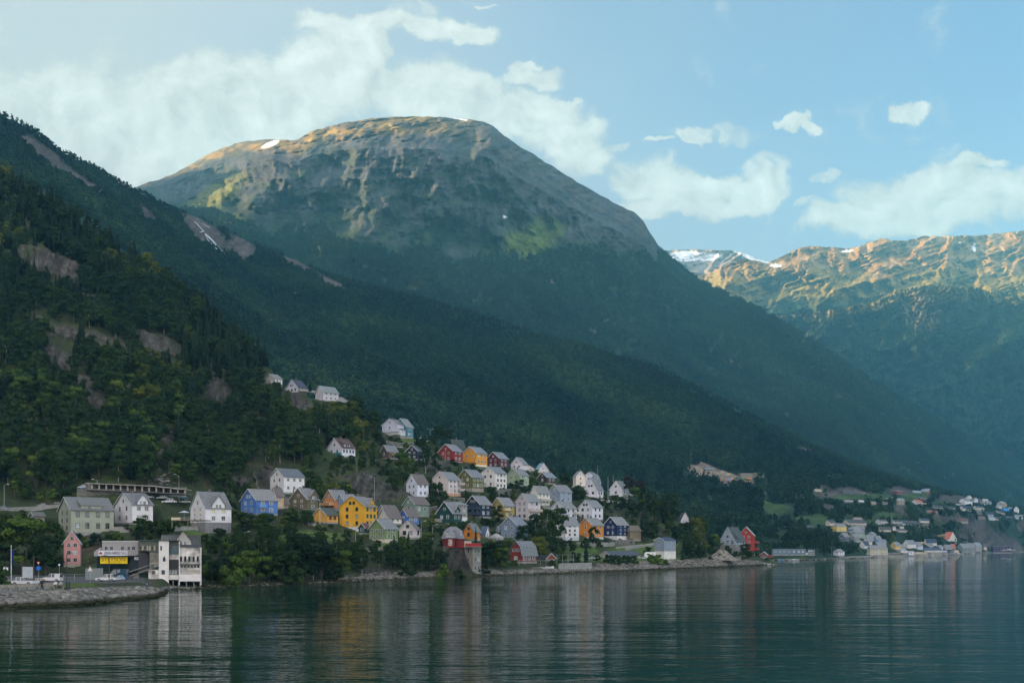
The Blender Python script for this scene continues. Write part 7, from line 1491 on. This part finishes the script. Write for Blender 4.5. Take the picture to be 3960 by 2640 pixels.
def scatter(name, label, cat, pts, sc, rot, idx, protos):
    me = D.meshes.new(name); n = len(pts); me.vertices.add(n); me.vertices.foreach_set('co', np.asarray(pts, np.float32).reshape(-1))
    for an, ty, arr in (('size', 'FLOAT_VECTOR', sc), ('turn', 'FLOAT', rot), ('kind_index', 'INT', idx)):
        a = me.attributes.new(an, ty, 'POINT'); a.data.foreach_set('vector' if ty == 'FLOAT_VECTOR' else 'value', np.asarray(arr).reshape(-1).astype(np.int32 if ty == 'INT' else np.float32))
    o = D.objects.new(name, me); COL.objects.link(o)
    g = D.node_groups.new(name, 'GeometryNodeTree')
    g.interface.new_socket('Geometry', in_out='INPUT', socket_type='NodeSocketGeometry'); g.interface.new_socket('Geometry', in_out='OUTPUT', socket_type='NodeSocketGeometry')
    gi = g.nodes.new('NodeGroupInput'); go = g.nodes.new('NodeGroupOutput')
    ip = g.nodes.new('GeometryNodeInstanceOnPoints'); ci = g.nodes.new('GeometryNodeCollectionInfo'); ci.inputs[0].default_value = protos
    ci.inputs['Separate Children'].default_value = True; ci.inputs['Reset Children'].default_value = True
    ip.inputs['Pick Instance'].default_value = True
    def att(nm, ty):
        n_ = g.nodes.new('GeometryNodeInputNamedAttribute'); n_.data_type = ty; n_.inputs['Name'].default_value = nm; return n_.outputs['Attribute']
    cx_ = g.nodes.new('ShaderNodeCombineXYZ'); g.links.new(att('turn', 'FLOAT'), cx_.inputs[2])
    g.links.new(gi.outputs[0], ip.inputs['Points']); g.links.new(ci.outputs[0], ip.inputs['Instance']); g.links.new(att('kind_index', 'INT'), ip.inputs['Instance Index'])
    g.links.new(cx_.outputs[0], ip.inputs['Rotation']); g.links.new(att('size', 'FLOAT_VECTOR'), ip.inputs['Scale']); g.links.new(ip.outputs[0], go.inputs[0])
    md = o.modifiers.new('planting', 'NODES'); md.node_group = g
    return tag(o, label, cat, kind='stuff')

# ---- hillside wood ------------------------------------------------------
nrs = np.random.RandomState(5)
pxs = np.arange(-300, 2990, 5.0)
hx = A.knots(pxs)
def sampleT(T, n, x0, x1, rs):
    """area-weighted random points of the profile surface -> px, row, Y, k"""
    xs = np.arange(x0, x1, 8.0); r, y = T.knots(xs); m = 12; ks = np.linspace(0, T.K-1, (T.K-1)*m+1)
    rr = np.stack([np.interp(ks, range(T.K), r[i]) for i in range(len(xs))]); yy_ = np.stack([np.interp(ks, range(T.K), y[i]) for i in range(len(xs))])
    PP = world_grid(xs[:, None]*np.ones_like(rr), rr, yy_)
    d1 = PP[1:, :-1]-PP[:-1, :-1]; d2 = PP[:-1, 1:]-PP[:-1, :-1]; ar = np.linalg.norm(np.cross(d1, d2), axis=-1)
    tot = ar.sum(); c = rs.choice(ar.size, int(n if n > 1 else tot*n), p=(ar/tot).reshape(-1)); i, j = np.unravel_index(c, ar.shape)
    u, v = rs.rand(len(c)), rs.rand(len(c))
    X = xs[i]+8*u; k = (j+v)/m
    rws = (rr[i, j]*(1-u)+rr[i+1, j]*u)*(1-v)+(rr[i, j+1]*(1-u)+rr[i+1, j+1]*u)*v
    Ys = (yy_[i, j]*(1-u)+yy_[i+1, j]*u)*(1-v)+(yy_[i, j+1]*(1-u)+yy_[i+1, j+1]*u)*v
    return X, rws, Ys, k
# things the trees must not hide: (x0, y0, x1, y1, dist)
KEEP = [(h[0], h[1], h[2], h[3], h[4]) for h in HOUSES]+PROTECT
KA = np.array([k for k in KEEP], float)
def blocked(px_, row_, Y_, hw, hp, low=0.14):
    """would a tree with half width hw, height hp (photo units) hide a building?"""
    x0 = px_-hw*0.75; x1 = px_+hw*0.75; y0 = row_-hp*0.95; y1 = row_
    ov = (x1 > KA[:, 0]) & (x0 < KA[:, 2]) & (y1 > KA[:, 1]) & (y0 < KA[:, 3]-low*(KA[:, 3]-KA[:, 1]))
    front = Y_ < KA[:, 4]+14
    inside = (px_ > KA[:, 0]) & (px_ < KA[:, 2]) & (np.abs(Y_-KA[:, 4]-5) < 9)
    return bool(np.any(ov & front) or np.any(inside))
def rockA(px_, row_):
    X_ = np.array([px_]); Y__ = np.array([row_]); m_ = 0
    for cx_, cy_, rx, ry, ang in ROCKS_A:
        c, s = math.cos(R(ang)), math.sin(R(ang)); dx, dy = px_-cx_, row_-cy_
        m_ = max(m_, 1.12-math.hypot((dx*c+dy*s)/rx, (-dx*s+dy*c)/ry))
    return m_
X, RW, YS, KK = sampleT(A, 0.046, -260, 2980, nrs)
cand = []
rt = random.Random(9)
NO_TREES = [(0,2120,640,2330),(1150,2062,1330,2090),(2350,2105,2640,2135),(420,1945,850,1990),(390,1880,760,1950),(1560,1690,1640,1715),(2180,2125,2520,2185)]
for x_, r_, y_, k_ in zip(X, RW, YS, KK):
    if k_ < 1.02: continue
    if any(a < x_ < c and b_ < r_ < d for a, b_, c, d in NO_TREES): continue
    town = (x_ > 900 and r_ > 1660+max(0, (1500-x_))*0.4 and r_ < 2150) or x_ > 2350
    wild = not town
    left_town = x_ < 900 and r_ > 1900
    if left_town: wild = False; town = True
    h_ = rt.uniform(6.5, 12.5) if wild else rt.choice((rt.uniform(1.6, 3.2), rt.uniform(2.5, 6.0)))
    if x_ > 2480 and 1940 < r_ < 2110 : h_ = rt.uniform(7, 13)
    if wild and r_ > 2120: h_ = rt.uniform(4, 8)
    hp = h_*F/y_; hw = 0.32*hp
    rk_ = rockA(x_, r_)
    rk2 = max(rockA(x_, r_-hp*0.55), rockA(x_, r_-hp*0.25))
    if rk_ > 0 and rt.random() < 0.93: continue
    if rk2 > 0.12 and rt.random() < 0.8: continue
    if KA.size and blocked(x_, r_, y_, hw, hp):
        h_ = rt.uniform(1.2, 2.4); hp = h_*F/y_; hw = 0.5*hp
        if blocked(x_, r_, y_, hw, hp): continue
    if town and rt.random() < (0.0 if left_town else 0.3): continue
    spr = 0.07
    if x_ < 1100 and r_ < 1480: spr = 0.25
    if x_ < 520 and r_ < 1130: spr = 0.6
    if 700 < x_ < 1080 and 1200 < r_ < 1480: spr = 0.8
    if x_ > 2480: spr = 0.25
    u = rt.random()
    if h_ < 3.4: kd = rt.choice((8, 8, 9)); s = (h_/8,)*3
    elif u < spr: kd = rt.choice((6, 7)); h_ *= 1.25; s = (h_/10*rt.uniform(.9, 1.1),)*2+(h_/10,)
    else:
        kd = rt.choice((0, 1, 2, 0, 1, 2, 3, 4, 5) if (x_ < 700 and r_ > 1500) else (0, 1, 2, 3, 4, 0, 1, 2)); q = h_/10*rt.uniform(.85, 1.15); s = (q, q, h_/10)
    cand.append((x_, r_, y_, kd, s, h_, rt.uniform(0, 6.28)))

# ---- hand-placed trees of the foreground and between the houses
# kind, px, base row, height in photo units, what it is next to
TREES = [
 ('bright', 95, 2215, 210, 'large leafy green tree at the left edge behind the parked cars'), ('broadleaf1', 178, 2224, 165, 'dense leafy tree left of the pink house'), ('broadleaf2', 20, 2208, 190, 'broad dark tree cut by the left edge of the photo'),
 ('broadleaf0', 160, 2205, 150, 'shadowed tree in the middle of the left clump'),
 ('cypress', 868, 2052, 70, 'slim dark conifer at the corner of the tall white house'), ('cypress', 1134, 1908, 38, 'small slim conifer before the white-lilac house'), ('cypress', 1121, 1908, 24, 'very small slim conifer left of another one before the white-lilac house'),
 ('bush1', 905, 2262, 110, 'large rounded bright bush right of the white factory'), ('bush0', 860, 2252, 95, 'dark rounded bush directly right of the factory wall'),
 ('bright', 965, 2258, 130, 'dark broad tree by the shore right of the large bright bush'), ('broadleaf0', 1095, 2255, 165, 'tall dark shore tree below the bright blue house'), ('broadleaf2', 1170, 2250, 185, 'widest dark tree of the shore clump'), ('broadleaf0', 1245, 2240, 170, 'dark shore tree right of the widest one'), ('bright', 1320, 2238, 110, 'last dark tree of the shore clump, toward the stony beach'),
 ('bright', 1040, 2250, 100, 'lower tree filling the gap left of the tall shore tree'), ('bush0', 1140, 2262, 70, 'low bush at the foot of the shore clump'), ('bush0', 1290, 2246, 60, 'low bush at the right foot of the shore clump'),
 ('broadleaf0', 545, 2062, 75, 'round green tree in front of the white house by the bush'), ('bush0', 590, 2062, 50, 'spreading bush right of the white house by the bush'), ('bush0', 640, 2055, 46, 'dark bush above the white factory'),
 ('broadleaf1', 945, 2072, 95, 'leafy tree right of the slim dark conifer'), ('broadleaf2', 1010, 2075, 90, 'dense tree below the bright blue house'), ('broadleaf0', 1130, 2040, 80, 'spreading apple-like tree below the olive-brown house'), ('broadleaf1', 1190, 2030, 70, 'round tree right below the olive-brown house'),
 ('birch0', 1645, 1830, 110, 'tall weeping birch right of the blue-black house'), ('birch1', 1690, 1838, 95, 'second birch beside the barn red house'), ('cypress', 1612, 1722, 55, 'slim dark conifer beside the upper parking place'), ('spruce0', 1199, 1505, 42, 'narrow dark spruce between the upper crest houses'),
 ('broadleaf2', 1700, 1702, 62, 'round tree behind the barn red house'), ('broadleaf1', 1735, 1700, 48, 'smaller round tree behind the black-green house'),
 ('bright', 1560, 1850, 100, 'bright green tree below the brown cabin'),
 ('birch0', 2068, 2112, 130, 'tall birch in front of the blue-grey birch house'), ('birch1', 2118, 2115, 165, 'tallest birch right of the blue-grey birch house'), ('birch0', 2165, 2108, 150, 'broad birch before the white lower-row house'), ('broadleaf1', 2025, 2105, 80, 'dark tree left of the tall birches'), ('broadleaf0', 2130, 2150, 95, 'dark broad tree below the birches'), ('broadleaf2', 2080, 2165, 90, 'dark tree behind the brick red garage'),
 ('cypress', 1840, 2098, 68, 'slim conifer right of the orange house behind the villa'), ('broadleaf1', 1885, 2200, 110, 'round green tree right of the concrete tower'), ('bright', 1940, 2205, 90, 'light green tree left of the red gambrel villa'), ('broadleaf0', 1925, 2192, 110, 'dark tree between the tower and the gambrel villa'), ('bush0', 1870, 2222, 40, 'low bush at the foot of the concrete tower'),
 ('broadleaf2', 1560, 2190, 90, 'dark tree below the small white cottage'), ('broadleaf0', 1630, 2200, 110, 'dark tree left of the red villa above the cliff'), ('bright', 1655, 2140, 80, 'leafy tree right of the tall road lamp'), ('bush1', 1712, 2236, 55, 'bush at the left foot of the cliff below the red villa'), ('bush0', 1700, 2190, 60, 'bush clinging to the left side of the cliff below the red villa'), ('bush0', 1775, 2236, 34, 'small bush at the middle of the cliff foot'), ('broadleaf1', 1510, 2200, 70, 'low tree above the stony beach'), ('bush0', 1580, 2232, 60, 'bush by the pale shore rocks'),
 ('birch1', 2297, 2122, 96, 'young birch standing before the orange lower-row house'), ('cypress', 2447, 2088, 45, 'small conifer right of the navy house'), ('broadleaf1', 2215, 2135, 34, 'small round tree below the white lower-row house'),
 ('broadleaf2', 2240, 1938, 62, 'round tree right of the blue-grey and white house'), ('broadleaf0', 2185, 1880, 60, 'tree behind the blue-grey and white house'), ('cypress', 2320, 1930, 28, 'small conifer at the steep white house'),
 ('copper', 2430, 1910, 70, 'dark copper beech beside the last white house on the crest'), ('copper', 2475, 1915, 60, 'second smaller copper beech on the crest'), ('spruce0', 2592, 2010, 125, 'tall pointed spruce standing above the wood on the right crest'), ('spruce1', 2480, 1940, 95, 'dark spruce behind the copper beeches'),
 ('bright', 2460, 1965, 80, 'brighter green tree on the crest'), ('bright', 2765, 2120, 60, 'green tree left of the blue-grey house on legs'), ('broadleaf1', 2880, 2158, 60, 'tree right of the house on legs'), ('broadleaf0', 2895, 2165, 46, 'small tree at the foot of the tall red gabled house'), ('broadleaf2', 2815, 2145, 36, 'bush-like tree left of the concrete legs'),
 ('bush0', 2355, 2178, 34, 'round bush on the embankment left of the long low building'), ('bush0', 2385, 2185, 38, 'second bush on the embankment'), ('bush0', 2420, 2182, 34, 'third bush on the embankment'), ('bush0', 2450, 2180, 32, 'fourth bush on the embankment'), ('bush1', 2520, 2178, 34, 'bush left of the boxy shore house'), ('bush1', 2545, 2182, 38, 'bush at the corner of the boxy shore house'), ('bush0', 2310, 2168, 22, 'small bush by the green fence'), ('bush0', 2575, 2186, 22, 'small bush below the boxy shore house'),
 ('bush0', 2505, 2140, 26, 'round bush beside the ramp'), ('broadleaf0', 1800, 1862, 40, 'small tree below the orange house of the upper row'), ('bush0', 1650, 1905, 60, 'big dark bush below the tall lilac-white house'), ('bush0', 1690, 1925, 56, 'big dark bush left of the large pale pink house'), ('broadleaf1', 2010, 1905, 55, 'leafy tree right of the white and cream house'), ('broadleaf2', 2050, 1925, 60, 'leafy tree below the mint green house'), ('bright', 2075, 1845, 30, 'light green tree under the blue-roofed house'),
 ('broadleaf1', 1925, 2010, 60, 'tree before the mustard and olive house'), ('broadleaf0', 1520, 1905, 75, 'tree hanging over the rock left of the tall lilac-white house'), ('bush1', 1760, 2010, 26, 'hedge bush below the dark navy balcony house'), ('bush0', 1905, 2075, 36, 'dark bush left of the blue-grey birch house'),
]
def make_tree(kd, loc, h, rz, label, sx=1.0, group=None):
    b_ = kd.rstrip('0123456789'); nm = {'broadleaf': 'broadleaf_tree', 'bright': 'broadleaf_tree', 'birch': 'birch_tree', 'spruce': 'spruce_tree', 'cypress': 'conifer_tree', 'copper': 'copper_beech', 'bush': 'bush'}[b_]
    cm_, tm = KINDS[kd]; base = 8.0 if b_ == 'bush' else 10.0
    if tm is None:
        o = link(nm, cm_); o.location = loc; tag(o, label, 'bush')
    else:
        o = thing(nm, label, 'tree', loc); link('trunk', tm, o); link('crown', cm_, o)
    o.rotation_euler = (0, 0, rz); s = h/base; o.scale = (s*sx, s*sx, s)
    if group: o['group'] = group
    return o
for kd, x_, r_, hp, lab in TREES:
    Y_ = A.dist(x_, r_); p = W(x_, r_, Y_)+Vector((0, 0, dzA(x_, r_))); make_tree(kd, p, hp*Y_/F, rt.uniform(0, 6), lab, sx=(1.25 if kd.startswith('broadleaf') or kd == 'bright' else 1.0))
# ---- the largest of the wood's own trees become things, the rest one mass
cand.sort(key=lambda c: -(c[5]/c[2]))
kn = ['broadleaf0','broadleaf1','broadleaf2','birch0','birch1','bright','spruce0','spruce1','bush0','bush1']
words = {'broadleaf': 'broad-crowned green tree', 'bright': 'yellow-green leafy tree', 'birch': 'slender birch', 'spruce': 'dark pointed spruce', 'bush': 'green bush'}
LM = [(0.5*(h[0]+h[2]), 0.5*(h[1]+h[3]), h[5]) for h in HOUSES if h[5][0].islower() and h[4] < 600 and len(h[5].split()) < 7]
LM += [(215, 1035, 'great bare outcrop high on the left'), (280, 1300, 'long rock ledge on the left slope'), (230, 1400, 'tall dark crag on the left slope'), (350, 1540, 'blue-grey slab on the left slope'), (640, 1730, 'scree chute on the left slope'), (560, 1300, 'small ledge in the wood'), (500, 1895, 'row of open garages'), (60, 1960, 'upper road on the left'), (860, 1500, 'outcrop under the topmost houses'), (1180, 2150, 'dark clump of shore trees')]
n_things = 0; used_l = {}; stuff = []; ORD = ['nearest', 'second nearest', 'third nearest', 'fourth nearest', 'fifth nearest', 'sixth nearest', 'seventh nearest', 'eighth nearest', 'ninth nearest', 'tenth nearest', 'eleventh nearest', 'twelfth nearest']
picks = []
for c in cand:
    if len(picks) < 190 and -30 < c[0] < 2990 and c[3] < 8: picks.append(c)
    else: stuff.append(c)
byk = {}
for c in picks:
    cx_, cy_ = c[0], c[1]-c[5]*F/c[2]*0.5
    lm = min(LM, key=lambda l: math.hypot(l[0]-cx_, (l[1]-cy_)*1.3)); dx, dy = cx_-lm[0], cy_-lm[1]
    rel = ('left of' if dx < 0 else 'right of') if abs(dx) > abs(dy) else ('above' if dy < 0 else 'below')
    byk.setdefault((kn[c[3]].rstrip('0123456789'), rel, lm[2]), []).append((math.hypot(dx, dy), c))
for (b_, rel, lm), L_ in byk.items():
    L_.sort(key=lambda e: e[0])
    for i, (_, c) in enumerate(L_):
        lab = (words[b_]+' '+rel+' the '+lm) if len(L_) == 1 else (ORD[i]+' '+words[b_]+' '+rel+' the '+lm if i < 12 else None)
        if lab is None or len(lab.split()) > 16: stuff.append(c); continue
        k_ = kn[c[3]]; o = make_tree(k_, W(c[0], c[1], c[2])+Vector((0, 0, dzA(c[0], c[1]))), c[5], c[6], lab, sx=c[4][0]/(c[5]/10.0), group='trees standing on the hillside')
pts = [tuple(W(c[0], c[1], c[2])+Vector((0, 0, dzA(c[0], c[1])))) for c in stuff]
scatter('hillside_wood', 'dense dark green mixed wood covering the near hillside', 'wood', pts, [c[4] for c in stuff], [c[6] for c in stuff], [c[3] for c in stuff], near_protos)

# ---- boulders along the shore
sp_protos = proto_collection('boulder_kinds', STONES)
bpts, bsc, brt, bid = [], [], [], []
for x0, x1, kmax, dens_, s0, s1 in ((-60, 640, .80, 900, .7, 1.7), (1280, 1560, 1.4, 260, .4, 1.0), (1560, 2080, .9, 240, .4, .9), (2080, 2330, 1.0, 220, .5, 1.0), (2310, 2940, 1.25, 1100, .7, 1.7), (760, 1280, .8, 180, .4, 1.0), (2700, 2990, 1.5, 200, .4, .9)):
    r_, y_ = A.knots(np.arange(x0, x1, 5.0))
    for i in range(dens_):
        x = nrs.uniform(x0, x1); k = nrs.uniform(0.05, kmax); r2, y2 = A.knots(x); rr_ = float(np.interp(k, range(A.K), r2[0])); yy2 = float(np.interp(k, range(A.K), y2[0]))
        if 1685 < x < 1835 and k > .12: continue
        p = W(x, rr_, yy2); s = nrs.uniform(s0, s1)*(1 if k > .2 else .8); bpts.append((p.x, p.y, p.z+.05*s)); bsc.append((s*1.3, s, s*.85)); brt.append(nrs.rand()*6.28); bid.append(nrs.randint(6))
r_, y_ = B.knots(3000)
for i in range(500):
    x = nrs.uniform(2995, 3940); r2, y2 = B.knots(x); k = nrs.uniform(0, 1); rr_ = float(np.interp(k, range(B.K), r2[0])); yy2 = float(np.interp(k, range(B.K), y2[0])); p = W(x, rr_, yy2); s = nrs.uniform(.8, 2.2); bpts.append(tuple(p)); bsc.append((s*1.5, s, s*.7)); brt.append(nrs.rand()*6.28); bid.append(nrs.randint(6))
for (cx_, cy_, rx, ry, ang) in [(600,1760,30,100,20),(640,1700,30,90,20),(620,1850,40,25,0)]:
    for i in range(50):
        x = nrs.normal(cx_, rx*.6); r2_ = nrs.normal(cy_, ry*.5); yq = A.dist(x, r2_); p = W(x, r2_, yq-1.5); s = nrs.uniform(.5, 1.6); bpts.append(tuple(p)); bsc.append((s, s, s*.7)); brt.append(nrs.rand()*6.28); bid.append(nrs.randint(6))
scatter('shore_boulders', 'grey boulders piled along the water line and on the scree', 'boulders', bpts, bsc, brt, bid, sp_protos)
# ---- forest of the second slope ------------------------------------------
rkm, mdm, kBm, PXm, ROWm = B_cov
def gridlook(px_, k_, G):
    i = np.clip(((np.asarray(px_)+900)/7).astype(int), 0, G.shape[1]-1)
    kk = kBm[:, 0]; j = np.clip(np.searchsorted(kk, k_), 0, len(kk)-1); return G[j, i]
Xb, Rb, Yb, Kb = sampleT(B, 62000, -120, 4050, nrs)
rkv = gridlook(Xb, Kb, rkm); mdv = gridlook(Xb, Kb, mdm); zz = gridlook(Xb, Kb, B_P[..., 2]+DZ_B)
vis = np.array([True]*len(Xb))
# hidden behind the near hillside?
rr, yy_ = A.knots(np.clip(Xb, -900, 3030)); top = rr.min(1); vis &= (Rb < top+25) | (Xb > 2990)
keepm = vis & (rkv < 0.35+0.55*nrs.rand(len(Xb))) & (mdv < 0.4) & ((Kb > 1.15) | (Xb < 2990))
dens_n = fbm(Xb/70, Rb/45, 4)
Xb, Rb, Yb, Kb, zz, dens_n = [a[keepm] for a in (Xb, Rb, Yb, Kb, zz, dens_n)]
hB = 6.5+6*nrs.rand(len(Xb)); inv = (Xb > 2950) & (Kb < 4.2)
hB = np.where(inv, 3+5.0*nrs.rand(len(Xb)), hB); hB *= (1-0.4*sstep(5.2, 6, Kb))
P3, S3, R3, I3 = [], [], [], []
KB = KA[KA[:, 4] > 600]
for i in range(len(Xb)):
    hp = hB[i]*F/Yb[i]
    if inv[i] or Xb[i] > 2950:
        hw = hp*.32; 
        ov = (Xb[i]+hw > KB[:, 0]+3) & (Xb[i]-hw < KB[:, 2]-3) & (Rb[i] > KB[:, 1]) & (Rb[i]-hp < KB[:, 3]-2) & (Yb[i] < KB[:, 4]+18)
        if ov.any():
            hB[i] = 1.6+1.6*nrs.rand(); hp = hB[i]*F/Yb[i]; ov = (Xb[i]+hw*.3 > KB[:, 0]+3) & (Xb[i]-hw*.3 < KB[:, 2]-3) & (Rb[i] > KB[:, 1]) & (Rb[i]-hp < KB[:, 3]-1) & (Yb[i] < KB[:, 4]+18)
            if ov.any(): continue
        if inv[i] and dens_n[i] < -0.3: continue
    if any(abs(Xb[i]-e[0]) < e[2]*1.1 and -e[3]*1.1 < Rb[i]-hp*.5-e[1] < e[3]*1.2 for e in ROCKS_V+MEADOW) and Xb[i] > 2600 and nrs.rand() < .95: continue
    P3.append(((Xb[i]-CX)/F*Yb[i], Yb[i], zz[i]-0.4)); s = hB[i]/10; wq = 1.0 if hB[i] > 3.3 else 1.5; S3.append((s*wq*nrs.uniform(.85, 1.2), s*wq*nrs.uniform(.85, 1.2), s)); R3.append(nrs.rand()*6.28)
    I3.append(3 if nrs.rand() < (0.35 if dens_n[i] > 0.1 else 0.08) else nrs.randint(3))
scatter('far_forest', 'dark blue-green forest covering the slope behind the town', 'forest', P3, S3, R3, I3, far_protos)
# ---- forest on the flanks of the dome mountain and the knoll
Xc, Rc, Yc, Kc_ = sampleT(Cm, 120000, -60, 4050, nrs)
rB, yB = B.knots(np.clip(Xc, -900, 4250)); up = Rc < rB.min(1)+10
fm = fbm(Xc/70, Rc/70, 5)
rockm = sstep(0.55, 1.05, Kc_+0.35*fm-0.25*(1-sstep(500, 900, Xc)))*(1-0.9*sstep(2560, 2750, Xc))*rocklim(Xc, Rc)
keepc = up & (rockm < 0.5*nrs.rand(len(Xc))+.1) & (np.hypot((Xc-2060)/120, (Rc-930)/60) > 1) & ((Kc_ < 2.0) | (Xc > 2550)) & (fbm(Xc/50, Rc/35, 4) > -0.45)
Xc, Rc, Kc_ = Xc[keepc], Rc[keepc], Kc_[keepc]
ci = np.clip(((Xc+500)/7).astype(int), 0, C_P.shape[1]-1); cj = np.clip(np.searchsorted(C_k, Kc_), 0, len(C_k)-1); PPc = C_P[cj, ci]
hC = 8+6*nrs.rand(len(Xc)); S4 = np.stack([hC/10*1.1, hC/10*1.1, hC/10], 1)
scatter('mountain_forest', 'hazy blue-green forest on the lower flanks of the great mountain', 'forest', PPc-np.array([0,0,.8]), S4, nrs.rand(len(Xc))*6.28, np.where(nrs.rand(len(Xc)) < .25, 3, nrs.randint(0, 3, len(Xc))), far_protos)
kk_ = nrs.randint(0, KN_P.shape[0]-1, 16000); kj = nrs.randint(0, KN_P.shape[1]-1, 16000); pk_ = KN_P[kk_, kj]
scatter('knoll_forest', 'blue-green forest on the shaded knoll at the right', 'forest', pk_+np.stack([nrs.uniform(-9, 9, 16000), np.zeros(16000), np.zeros(16000)], 1), (.9+.6*nrs.rand(16000))[:, None]*np.ones((1, 3)), nrs.rand(16000)*6.28, nrs.randint(0, 4, 16000), far_protos)
print('trees', len(cand), len(picks), 'far', len(P3))
